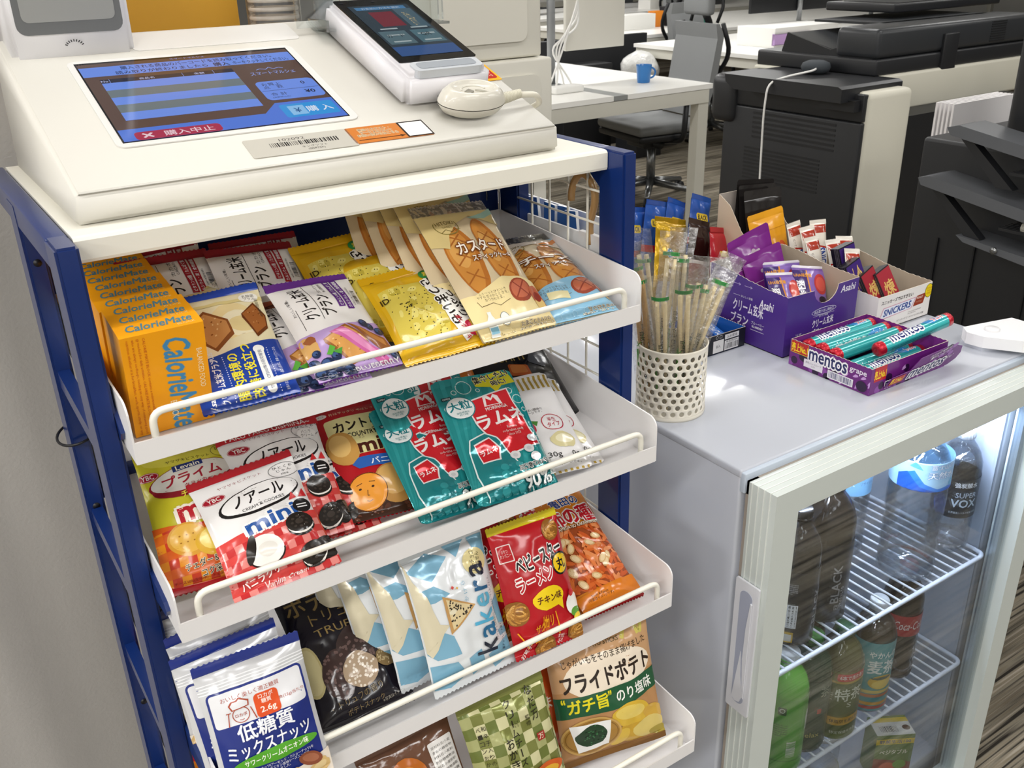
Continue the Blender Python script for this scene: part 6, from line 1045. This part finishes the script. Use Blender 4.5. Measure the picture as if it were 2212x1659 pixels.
again(k1, (.894, .372, FZ + .012, 0, 10, -5), 'second black pouch in the tall cardboard box', GBk); again(k1, (.890, .396, FZ + .018, 0, 4, -7), 'rearmost black pouch in the tall cardboard box', GBk)
make_bag('dried_mango_pouch', (.898, .322, FZ + .004, 2, 16, 3), Bag(92, 150, 16, (4, 12), 110, .7, pouch=True, zig=False, rc=3), '#eaa526', lambda A: (A.ell(24, 60, 22, 30, '#e0622a', wob=.2), A.txt('甘酸っぱい', 6, 30, 60, 16, '#f3d9c0', b=.04), A.rect(-46, 116, 46, 117, '#c9871c')), 'orange yellow mango pouch in front of the black pouches', PK)
def snk(A): A.rect(-19, 0, 19, 112, '#e9e2d6'); A.rect(-17, 96, 17, 110, '#a8321c'); A.txt('ピーナッツ', -10, 80, 22, 5, '#4a2014', rot=-80); A.poly([(-18, 18), (18, 8), (18, 70), (-18, 78)], '#b8281c'); A.poly([(-17, 20), (17, 11), (17, 67), (-17, 75)], '#eef0f4'); A.txt('SNICKERS', 0, 43, 54, 20, '#23479c', rot=-84, b=.08, sh=.1)
GX = 'white chocolate bars in the white display box'
x1 = make_bag('chocolate_bar', (.928, .205, FZ + .006, 4, 24, -6), Bag(38, 118, 16, (5, 7), 112, .8), '#e9e2d6', snk, 'front chocolate bar with blue lettering in the white display box', 'chocolate bar', GX, top='#e9e2d6')
for p, l in (((.958, .215, FZ + .004, -4, 26, -10), 'chocolate bar right of the front one'), ((.905, .232, FZ + .008, 6, 20, -3), 'chocolate bar with a red crimped top at the left of the white box'), ((.925, .262, FZ + .016, 2, 18, 0), 'chocolate bar in the middle of the white box'), ((.955, .282, FZ + .016, -4, 14, -4), 'farthest chocolate bar with a red and cream top'), ((.915, .287, FZ + .02, 6, 14, 2), 'chocolate bar behind the left one in the white box'), ((.898, .160, FZ + .004, 2, 20, -12), 'chocolate bar low down by the purple box corner')): again(x1, p, l, GX)
def yokan(A): A.rect(-20, 6, 20, 88, '#a01c2e'); A.txt('煉', 2, 50, 26, 26, '#d9b766', b=.04)
GY = 'small jelly bars at the front of the white display box'
def ymk(col, ch, M, l, f=None):
    if f: return copy_tree(f, M=M, label=l, group=GY)
    return carton('jelly_bar', .040, .016, .088, '#16121a', M, [(lambda A: (A.rect(-18, 4, 20, 86, col), A.txt(ch, 2, 54, 26, 26 if len(ch) == 1 else 50, '#d9b766', b=.04)), (0, -.00002, 0), (1, 0, 0), (0, 0, 1), 40, 88), (lambda A: A.lines(0, 62, 60, 4, 3, '#8a8488', rot=90), (-.02002, .008, 0), (0, -1, 0), (0, 0, 1), 16, 88)], l, 'jelly bar', GY)
yM = lambda x, y, z, a, b, c: MX.Translation((x, y, FZ + z)) @ MX.Rotation(R_(a), 4, 'Z') @ MX.Rotation(R_(b), 4, 'X') @ MX.Rotation(R_(c), 4, 'Y')
y1 = ymk('#a01c2e', '煉', yM(.975, .128, .003, 2, -24, -14), 'front black and red jelly bar with a gold character')
ymk(0, 0, yM(.945, .136, .006, 4, -22, -16), 'second black and red jelly bar, left of the front one', y1)
y2 = ymk('#3a1c72', '小倉', yM(.915, .150, .020, 2, -18, -14), 'purple and black jelly bar with two gold characters'); ymk(0, 0, yM(.925, .185, .034, 0, -14, -8), 'dark purple jelly bar behind the purple one', y2)
# crinkled sweets on the back left of the fridge top
def cele(c1, c2): return lambda A: (A.fan([(-31, 90), (31, 90), (31, 160), (-31, 160)], c1), A.rect(-31, 80, 31, 92, c2), A.box(0, 130, 34, 14, '#e8c83c', r=4), A.txt('BLACK', 0, 130, 26, 8, '#1c1a30', b=.05), A.rect(-30, 0, 30, 40, '#eceae6'))
GL = 'crinkled sweet packets behind the chopsticks'
e1 = make_bag('sweet_packet', (.690, .440, FZ + .010, 12, 6, -16), Bag(62, 168, 20, (6, 9), 120, 1.4), '#2a55a8', cele('#2a55a8', '#b3202a'), 'blue and yellow sweet packet at the back left of the fridge top', PK, GL)
for p, l, s in (((.735, .440, FZ + .006, 16, 8, -22), 'blue and red sweet packet, second of the crinkled ones', 1), ((.790, .430, FZ + .006, 12, 10, -20), 'blue and red sweet packet nearest the tall cardboard box', 1), ((.650, .450, FZ + .012, 6, 5, -12), 'blue sweet packet partly behind the blue rack post', .95)): again(e1, p, l, GL, s)
make_bag('gold_packet', (.700, .395, FZ + .008, 10, 12, -16), Bag(84, 148, 22, (6, 10), 125, 1.5), '#c9a01c', lambda A: (A.ell(-12, 88, 10, 8, '#2a8ac4'), A.rect(-35, 0, 35, 40, '#d9d6d0'), A.txt('金', 12, 76, 14, 14, '#2a1c0c', b=.05)), 'shiny gold packet with a blue spot behind the chopsticks', PK, fin=foil)
make_bag('cocoa_bar', (.765, .390, FZ + .006, 14, 14, -20), Bag(66, 138, 18, (6, 9), 127, 1.3), '#2a1512', lambda A: (A.rect(-32, 0, 32, 60, '#8a3a34'), A.rect(-32, 60, 32, 66, '#e9e2da')), 'dark brown cocoa packet between the gold and blue packets', PK)
make_bag('red_wafer_packet', (.800, .370, FZ + .006, 12, 14, -14), Bag(58, 122, 18, (6, 9), 129, 1.3), '#b3202a', lambda A: (A.rect(-30, 30, 30, 62, '#eae6e0'), A.rect(-30, 0, 30, 30, '#8a4a3c'), A.box(6, 76, 30, 10, '#e8c83c')), 'red and yellow wafer packet behind the purple zip pouches', PK)
# white plastic tray hung on the side grid with brown hooks
hb_ = empty('hanging_basket', (.295, .17, -.16), 'white plastic basket hanging from the wire grid beside the rack', 'basket'); PL = mat('#e9e9ea', .4, 0, .1)
g = MB(); g.box((.276, .03, -.185), (.314, .30, -.182), PL); g.box((.276, .04, -.185), (.279, .30, -.104), PL); g.box((.311, .04, -.185), (.314, .30, -.095), PL); g.box((.276, .04, -.185), (.314, .043, -.1), PL); g.box((.276, .297, -.185), (.314, .30, -.095), PL); part(g, 'tray_body', hb_)
g = MB(); g.box((.270, .045, -.135), (.276, .085, -.100), PL); g.prism([(.058 + .009 * cos(a) + .004, -.122 + .009 * sin(a)) for a in [pi + pi * k / 10 for k in range(11)]], .2692, .2699, mat('#8a7350', .4), 'x'); part(g, 'hook_socket', hb_)
HK = mat('#a98454', .25, 0, .4)
for y0, l in ((.066, 'glossy brown plastic hook at the front of the wire grid'), (.262, 'brown plastic hook at the back of the wire grid, mostly hidden')):
    P = [(.272, y0, -.112), (.272, y0 + .001, -.098), (.272, y0 + .002, -.088), (.272, y0 - .005, -.074), (.272, y0 - .0085, -.058), (.271, y0 - .006, -.044), (.269, y0 + .003, -.034), (.267, y0 + .012, -.0335), (.263, y0 + .019, -.042), (.261, y0 + .0215, -.056), (.2605, y0 + .020, -.069)]
    Q = []
    for i in range(len(P) - 1):
        for k in range(3): Q.append(V(P[i]).lerp(V(P[i + 1]), k / 3))
    for _ in range(4): Q = [Q[0]] + [(Q[i - 1] + Q[i] * 2 + Q[i + 1]) / 4 for i in range(1, len(Q) - 1)] + [Q[-1]]
    tag(MB().tube(Q, .0042, HK, 12).build('plastic_hook'), l, 'hook', 'brown hooks on the wire grid')
GE = 'blue and white stick sachets in the hanging basket'
s0 = None
for k in range(6):
    M = MX.Translation((.297 + .004 * (k % 2), .12 + .028 * k, -.178)) @ MX.Rotation(R_(90), 4, 'Z') @ MX.Rotation(R_(8 - 5 * (k % 3)), 4, 'Y')
    lab = ('frontmost', 'second', 'third', 'fourth', 'fifth', 'rearmost')[k] + ' slim blue and white sachet standing in the hanging basket'
    if s0 is None:
        s0 = carton('stick_sachet', .022, .004, .088, '#eceef0', M, [(lambda A: (A.rect(-11, 60, 11, 88, '#2466b8'), A.box(0, 44, 10, 12, '#3a7cc4')), (0, -.00002, 0), (1, 0, 0), (0, 0, 1), 22, 88), (lambda A: A.rect(-11, 60, 11, 88, '#2466b8'), (0, .00402, 0), (-1, 0, 0), (0, 0, 1), 22, 88)], lab, 'sachet', GE)
    else: copy_tree(s0, M=M, label=lab, group=GE)
# ---------------------------------------------------------------- office behind
DW = mat('#f2f1ec', .35, 0, .1); DL = mat('#cfcdc2', .45); DGk = mat('#8f918f', .5); BK = mat('#191a1d', .45); BK2 = mat('#202124', .4); BK3 = mat('#2f3134', .35); CPW = mat('#cdcabb', .45); GRY = mat('#7d7f80', .6); CHR = mat('#8b8d8e', .25, .8); CBL = mat('#e9e8e4', .4)
def desk(x0, y0, x1, y1, label, strip=None, z=-.5):
    d = empty('office_desk', ((x0 + x1) / 2, (y0 + y1) / 2, FLOOR), label, 'desk')
    if strip: part(MB().box((x0, y0, z - .025), (strip - .045, y1, z), DW), 'desk_top', d); part(MB().box((strip + .045, y0, z - .025), (x1, y1, z), DW), 'desk_top', d); part(MB().box((strip - .045, y0, z - .024), (strip + .045, y1, z - .001), DGk), 'cable_cover', d)
    else: part(MB().box((x0, y0, z - .025), (x1, y1, z), DW), 'desk_top', d)
    for y in (y0 + .002, y1 - .052): part(MB().box((x0 + .03, y, z - .095), (x1 - .022, y + .05, z - .027), DL), 'beam', d)
    for x in (x0 + .02, x1 - .09):
        part(MB().box((x + .002, y0 + .05, z - .09), (x + .068, y1 - .05, z - .028), DL), 'beam', d)
        for y in (y0 + .006, y1 - .066): part(MB().prism([(x, y), (x + .07, y), (x + .07, y + .06), (x, y + .06)], FLOOR, z - .028, DL), 'leg', d)
    return d
desk(1.55, 3.03, 3.42, 4.75, 'long white shared desk with a grey centre strip behind the snack rack', 2.79)
desk(4.95, 5.45, 8.6, 6.9, 'white desk further back, beyond the first one, with boxes and cups on it', 5.9)
desk(4.55, 3.70, 8.3, 5.0, 'white desk behind the copier with a white riser on it', None)
def monitor(x, y, w, h, z, yaw, label, back=BK, pole=True, screen=None):
    M = MX.Translation((x, y, z)) @ MX.Rotation(R_(yaw), 4, 'Z'); r = empty('monitor', M=M, label=label, cat='monitor')
    MB().box((-w / 2, -.012, .1), (w / 2, .012, .1 + h), back, bev=.004).build('panel', r)
    MB().box((-w / 2 + .01, -.0135, .11), (w / 2 - .01, -.012, .09 + h), screen or mat('#08090b', .15)).build('screen', r)
    if pole: MB().cyl((0, .03, 0), (0, .03, .1 + h * .6), .018, mat('#9a9c9e', .35, .5), 16).box((-.1, -.05, 0), (.1, .13, .012), BK3).build('stand', r)
    return r
# near desk: mug, pole with white monitor back, cables
mg = empty('mug', (3.18, 3.31, -.5), 'blue mug standing on the nearest white desk', 'mug'); MC = mat('#2672b8', .35, 0, .3)
part(MB().lathe([(.001, .002), (.032, .0), (.034, .003), (.042, .088), (.0425, .092), (.0395, .09), (.031, .008), (.001, .006)], MC, 32, c=(3.18, 3.31, -.5)), 'mug_body', mg)
part(MB().tube([(3.18 + .041 + .026 * sin(a), 3.31 - .004 - .012 * sin(a), -.5 + .048 + .027 * cos(a)) for a in [pi * k / 12 for k in range(13)]], .005, MC, 10), 'handle', mg)
pm = empty('display_pole', (2.72, 3.52, -.5), 'grey pole on the nearest desk carrying the white-backed monitor', 'pole')
part(MB().cyl((2.72, 3.52, -.5), (2.72, 3.52, .25), .022, mat('#8f9193', .4, .3), 20), 'pole', pm)
part(MB().cyl((2.72, 3.52, -.5), (2.72, 3.52, -.485), .05, DGk, 20), 'base_plate', pm)
part(MB().box((2.72, 3.505, .02), (2.92, 3.53, .05), CBL), 'arm', pm)
m = monitor(3.03, 3.55, .40, .52, -.43, 180, 'white-backed monitor seen from behind on the grey pole', mat('#d8d5cb', .45), pole=False)
monitor(2.52, 3.62, .34, .60, -.38, 160, 'dark monitor left of the grey pole on the nearest desk', BK, pole=False)
cb = MB()
for k in range(4): cb.tube(fillet([(2.80 + .02 * k, 3.5, .12), (2.86, 3.46, -.05 - .05 * k), (2.74 - .03 * k, 3.44, -.3), (2.62 + .05 * k, 3.40, -.48), (2.5 + .06 * k, 3.30, -.494)], .06), .0055, CBL, 6)
tag(cb.build('cable_bundle'), 'white cables hanging from the monitor down to the nearest desk', 'cables', kind='stuff')
ad = MB().box((2.56, 3.26, -.5), (2.74, 3.34, -.465), CBL, bev=.008); tag(ad.build('power_adapter'), 'white power adapter lying among the cables on the nearest desk', 'adapter')
# office chair
def chair(x, y, yaw, label):
    M = MX.Translation((x, y, FLOOR)) @ MX.Rotation(R_(yaw), 4, 'Z'); r = empty('office_chair', M=M, label=label, cat='chair')   # faces -x locally
    b = MB(); b.box((-.25, -.25, .43), (.24, .25, .49), GRY, bev=.028); b.build('seat', r); b = MB(); b.box((-.24, -.24, .39), (.22, .24, .432), BK, bev=.015); b.box((-.12, -.1, .33), (.12, .1, .392), BK, bev=.01); b.build('seat_pan', r)
    b = MB(); P = [(.20, .50), (.235, .51), (.30, .70), (.335, .95), (.30, 1.02), (.275, 1.02), (.29, .94), (.25, .70)]; b.prism(P, -.21, .21, GRY, 'y', T=MX.Identity(4)); b.build('backrest', r)
    b = MB(); b.tube(fillet([(.06, 0, .36), (.30, 0, .40), (.36, 0, .70), (.39, 0, 1.0), (.34, 0, 1.08)], .08), .022, BK, 10)
    for s in (-1, 1): b.tube(fillet([(.36, s * .02, .6), (.40, s * .2, .85), (.33, s * .2, 1.02)], .08), .014, BK, 8)
    b.build('back_frame', r); b = MB(); b.box((.27, -.13, 1.06), (.33, .13, 1.20), GRY, bev=.025); b.tube(fillet([(.34, -.13, 1.02), (.38, -.14, 1.13), (.34, -.1, 1.2), (.34, .1, 1.2), (.38, .14, 1.13), (.34, .13, 1.02)], .05), .01, BK, 8); b.build('headrest', r)
    b = MB().cyl((0, 0, .10), (0, 0, .34), .028, CHR, 16); b.cyl((-.03, -.14, .355), (-.03, .16, .355), .028, BK, 16); b.build('gas_column', r)
    for s in (-1, 1): MB().tube(fillet([(0, s * .12, .37), (.02, s * .30, .40), (.03, s * .30, .62)], .05), .017, BK, 8).box((-.12, s * .30 - .035, .62), (.14, s * .30 + .035, .645), BK, bev=.01).build('armrest', r)
    for k in range(5):
        a = 2 * pi * k / 5 + .3; c, s = cos(a), sin(a); MB().tube([(0, 0, .11), (c * .3, s * .3, .07)], [.026, .016], CHR, 10).build('base_leg', r); MB().cyl((c * .29 - s * .02, s * .29 + c * .02, .03), (c * .29 + s * .02, s * .29 - c * .02, .03), .029, BK, 14).build('castor', r)
chair(3.62, 3.72, -8, 'grey and black office chair pushed under the right side of the nearest desk')
chair(5.35, 6.0 - 1.05, 100, 'dark office chair at the further white desk')
# copier 1
cp = empty('photocopier', (2.6, 1.45, FLOOR), 'large black and ivory photocopier behind the fridge', 'photocopier')
yN, yF, X0, X1 = 1.147, 1.745, 2.2, 3.15
part(MB().box((X0 + .004, yN, FLOOR + .03), (2.42, yF, -.245), CPW, bev=.02).box((2.40, yN + .02, FLOOR + .03), (X1, yF, -.34), BK).box((2.385, 1.275, -.345), (3.3, 1.80, -.225), CPW, bev=.01), 'body', cp)
g = MB().box((X0 - .012, yN + .012, FLOOR + .06), (X0 + .012, yF - .005, -.335), BK2, bev=.006); g.box((X0 - .010, yN + .012, -.333), (X0 + .012, yF - .03, -.25), BK2, bev=.004)
for k in range(6): g.box((X0 - .0135, 1.25, -.355 - .016 * k), (X0 - .0115, 1.60, -.348 - .016 * k), BK); 
for k in range(9): g.box((X0 - .0135, 1.30, -.475 - .013 * k), (X0 - .0115, 1.63, -.469 - .013 * k), BK)
g.prism([(p[0], p[1]) for p in rrect(1.29, -1.05, 1.66, -.70, .03)], X0 - .0135, X0 - .0115, BK, 'x'); g.prism([(p[0], p[1]) for p in rrect(1.305, -1.05, 1.645, -.745, .03)], X0 - .0155, X0 - .0125, BK2, 'x'); part(g, 'side_cover', cp)
part(MB().prism([(1.195, -.272), (1.64, -.272), (1.68, -.25), (1.685, -.225), (1.21, -.225), (1.195, -.232)], 2.125, 2.42, BK2, 'x').box((2.16, 1.17, -.30), (2.40, 1.30, -.266), BK), 'side_shelf', cp)
X0, yN, X1 = 2.40, 1.290, 3.32; g = MB().box((X0, yN - .004, -.2276), (X1, 1.80, -.1737), BK2, bev=.008); part(g, 'scanner_bed', cp)
g = MB().box((X0, yN - .002, -.1745), (X1 - .02, 1.46, -.080), BK3, bev=.018); 
for k in range(9): g.box((3.02, yN - .0035, -.160 + .008 * k), (3.11, yN - .0015, -.156 + .008 * k), BK)
g.box((2.74, yN - .014, -.235), (2.82, yN + .002, -.115), BK2, bev=.004); part(g, 'document_feeder', cp)
g = MB().prism([(1.40, -.174), (1.695, -.174), (1.675, -.110), (1.482, -.156), (1.315, -.100), (1.31, -.174)], X0 + .01, X0 + .02, BK2, 'x').prism([(1.46, -.174), (1.695, -.174), (1.675, -.112), (1.48, -.155)], X0 + .02, X1 - .1, BK3, 'x'); g.box((2.6, 1.42, -.088), (3.2, 1.72, -.080), BK3); part(g, 'feeder_tray', cp)
g = MB().box((2.75, 1.50, -.06), (3.4, 1.80, -.03), BK2, bev=.006); g.box((2.8, 1.52, -.0305), (3.35, 1.76, -.028), BK); part(g, 'output_tray', cp)
g = MB().box((2.17, 1.68, -.40), (2.7, 1.80, -.235), BK2, bev=.03); part(g, 'front_cover', cp)
sp_ = empty('smart_speaker', (2.335, 1.475, -.225), 'charcoal pebble-shaped smart speaker with a white cable on the photocopier shelf', 'speaker')
part(MB().lathe([(.001, 0), (.03, .0), (.044, .008), (.049, .021), (.044, .034), (.028, .041), (.001, .043)], mat('#3a3f44', .8, bump=.3, bs=900, dist=.0006), 32, c=(2.335, 1.475, -.225)), 'fabric_shell', sp_)
part(MB().tube(fillet([(2.30, 1.445, -.205), (2.26, 1.42, -.205), (2.17, 1.46, -.221), (2.108, 1.475, -.235), (2.103, 1.478, -.33), (2.115, 1.48, -.60), (2.12, 1.475, -.75), (2.10, 1.45, -1.0)], .04), .0035, CBL, 8), 'power_cable', sp_)
tag(MB().tube(fillet([(2.95, 1.12, -.10), (3.02, 1.05, -.16), (2.9, .98, -.26), (2.85, 1.0, -.40), (2.95, 1.05, -.50)], .06), .006, BK, 8).build('black_cable'), 'black cable looping between the two copiers', 'cable')
# copier 2: finisher with output trays
c2 = empty('document_finisher', (2.1, .4, FLOOR), 'black copier finisher with grey slanted output trays right of the fridge', 'document finisher')
g = MB().box((1.80, -.6, FLOOR + .03), (2.35, .683, -.262), BK, bev=.01)
for y in (.60, .50, .36, .18, .0): g.box((1.796, y - .004, FLOOR + .1), (1.80, y, -.5), mat('#0c0d0f', .6))
for y, z in ((.55, -.72), (.42, -.80), (.30, -.68), (.15, -.86)): g.cyl((1.7955, y, z), (1.80, y, z), .005, mat('#050506', .6), 10)
part(g, 'body', c2)
part(MB().box((1.84, -.4, -.27), (2.25, .51, .045), BK2, bev=.03).cyl((1.838, .36, -.13), (1.842, .36, -.13), .012, BK, 14), 'tower', c2)
TG = mat('#55575b', .45)
for zt, yt in ((-.212, .560), (-.337, .615)):
    t = MB(); d = .012
    t.prism([(yt, zt), (yt - .03, zt + .008), (-.3, zt - .12), (-.3, zt - .145), (yt - .01, zt - .016)], 1.70, 1.80, TG, 'x'); t.prism([(yt - .02, zt - .018), (yt - .05, zt - .022), (yt - .17, zt - .12), (yt - .13, zt - .12)], 1.72, 1.745, BK2, 'x')
    for k in range(7): t.box((1.71 + .012 * k, -.2, zt - .085), (1.714 + .012 * k, .40, zt - .078), BK)
    part(t, 'output_tray', c2)
part(MB().prism([(.50, -.455), (.48, -.468), (-.3, -.57), (-.3, -.52)], 1.71, 1.80, TG, 'x').cyl((1.705, .40, -.470), (1.711, .40, -.470), .008, CHR, 12), 'lower_bracket', c2)
part(MB().tube([(1.72, .35 - .05 * k, -.405 - .004 * sin(k)) for k in range(10)], .012, mat('#a9a79d', .8, bump=.8, bs=300, dist=.003), 8), 'paper_brush', c2)
m = MB()
for k in range(5): m.box((2.02, .80 - .012 * k, -.52), (2.30, .806 - .012 * k, -.215), mat('#e9e6e6', .6))
tag(m.build('paper_folder'), 'white paper folders standing between the two copiers', 'folder')
# cabinet and leg frame behind the rack
cbn = empty('storage_cabinet', (.83, 1.2, FLOOR), 'ivory storage cabinet behind the payment terminal', 'cabinet'); CI = mat('#dad7cb', .45)
part(MB().box((.60, 1.10, -.035), (.942, 1.45, .55), CI, bev=.006).prism(rrect(.66, .0, .90, .45, .02), 1.094, 1.10, CI, 'y'), 'upper_case', cbn)
part(MB().box((.58, 1.08, -.30), (.957, 1.47, -.037), CI, bev=.006).prism(rrect(.64, -.26, .92, -.07, .02), 1.074, 1.08, CI, 'y'), 'drawer_case', cbn)
for x, mt in ((.915, CI), (.875, DGk), (.60, CI)): part(MB().box((x, 1.10, FLOOR), (x + .035, 1.14, -.30), mt), 'leg', cbn)
# items on the far desks
def small(name, a, b, col, label, cat, bev=.003, kind=None, rough=.5): return tag(MB().box(a, b, mat(col, rough), bev=bev).build(name), label, cat)
zt = -.5
small('desk_organizer', (5.10, 5.90, zt), (5.56, 6.08, zt + .12), '#e2e1dc', 'white organiser box at the left end of the further desk', 'organiser')
small('orange_box', (5.61, 5.98, zt), (5.73, 6.06, zt + .13), '#d9801f', 'small orange box on the further desk', 'box'); small('black_box', (5.76, 5.96, zt), (5.93, 6.08, zt + .16), '#222124', 'small black box next to the orange one on the further desk', 'box')
small('clear_case', (5.97, 5.98, zt), (6.08, 6.08, zt + .11), '#b9c4c2', 'pale grey case beside the black box on the further desk', 'case'); small('green_box', (6.12, 5.98, zt), (6.26, 6.06, zt + .20), '#1f7a66', 'green box standing on the further desk', 'box')
small('monitor_riser', (4.95, 4.0, zt), (5.6, 4.35, zt + .13), '#e9e8e4', 'white monitor riser on the desk behind the copier', 'riser'); small('purple_case', (4.94, 4.01, zt + .02), (5.3, 3.99, zt + .09), '#b592c4', 'translucent purple case under the white riser', 'case')
monitor(5.55, 4.35, .95, .42, -.40, 178, 'large black monitor behind the office chair headrest', BK); monitor(6.7, 4.6, .6, .46, -.42, 200, 'black monitor on the desk behind the copier, right of the large one', BK2); monitor(5.45, 6.45, .62, .38, -.42, 180, 'dark monitor at the left of the further desk', BK)
small('dark_partition', (3.45, 5.25, FLOOR), (4.9, 5.3, -.46), '#1d1e21', 'low dark partition under the far side of the desks', 'partition')
small('under_desk_cabinet', (3.9, 5.0, FLOOR), (4.35, 5.2, -.62), '#121316', 'black cabinet standing behind the nearest desk', 'cabinet')
bg = MB(); bm = bmesh.new(); bmesh.ops.create_icosphere(bm, subdivisions=3, radius=.14)
for v in bm.verts: v.co *= 1 + .18 * noise.noise(v.co * 9); v.co.z *= .9
bg.bm(bm, mat('#c9c9c6', .3, alpha=1, bump=.6, bs=20, dist=.02), MX.Translation((4.45, 4.80, FLOOR + .62)), True); bg.box((4.33, 4.68, FLOOR), (4.57, 4.92, FLOOR + .5), BK2); tag(bg.build('waste_bin'), 'dark waste bin with a pale bulging bag behind the nearest desk', 'bin')
vb = empty('black_case', (2.15, 1.75, FLOOR), 'black case with an orange strap on the carpet behind the rack', 'case')
part(MB().box((2.0, 1.65, FLOOR), (2.32, 1.95, FLOOR + .22), BK, bev=.04), 'case_body', vb); part(MB().tube(fillet([(2.05, 1.68, FLOOR + .2), (2.05, 1.7, FLOOR + .36), (2.28, 1.9, FLOOR + .36), (2.28, 1.92, FLOOR + .2)], .06), .014, mat('#d9482a', .5), 8), 'strap', vb)
# rows further back: white desks, monitors and clutter
rn = random.Random(11); n = 0
rows = [(7.6, 5.4, 13.5), (10.4, 6.5, 15.0), (13.4, 7.5, 15.5)]
pos = ('nearest far row', 'middle far row', 'last far row')
for i, (y, x0, x1) in enumerate(rows):
    desk(x0, y, x1, y + 1.3, 'long white desk of the ' + pos[i] + ' across the office', None)
    k = 0; x = x0 + .5
    while x < x1 - .5:
        monitor(x, y + .5, .58, .36, -.44, rn.choice((0, 180, 175, 8)), '%s monitor from the left on the %s' % (('first', 'second', 'third', 'fourth', 'fifth', 'sixth', 'seventh', 'eighth', 'ninth', 'tenth', 'eleventh', 'twelfth')[k], pos[i]), rn.choice((BK, BK2)))
        c = rn.choice(('#e6e4df', '#d9482a', '#2e5fa8', '#3a3a3c', '#e0c23a', '#f1f1ee')); nm = {'#e6e4df': 'cream', '#d9482a': 'orange', '#2e5fa8': 'blue', '#3a3a3c': 'dark grey', '#e0c23a': 'yellow', '#f1f1ee': 'white'}[c]
        small('desk_box', (x + .38, y + .2, -.5), (x + .38 + rn.uniform(.1, .24), y + .4, -.5 + rn.uniform(.08, .26)), c, '%s box right of the %s monitor on the %s' % (nm, ('first', 'second', 'third', 'fourth', 'fifth', 'sixth', 'seventh', 'eighth', 'ninth', 'tenth', 'eleventh', 'twelfth')[k], pos[i]), 'box')
        x += rn.uniform(.85, 1.05); k += 1
    chair(x0 + 1.6, y - .75, 90, 'grey office chair in front of the ' + pos[i])
bpy.data.objects.remove(_to)
for o in bpy.data.objects:
    if '_ysc' in o: del o['_ysc']
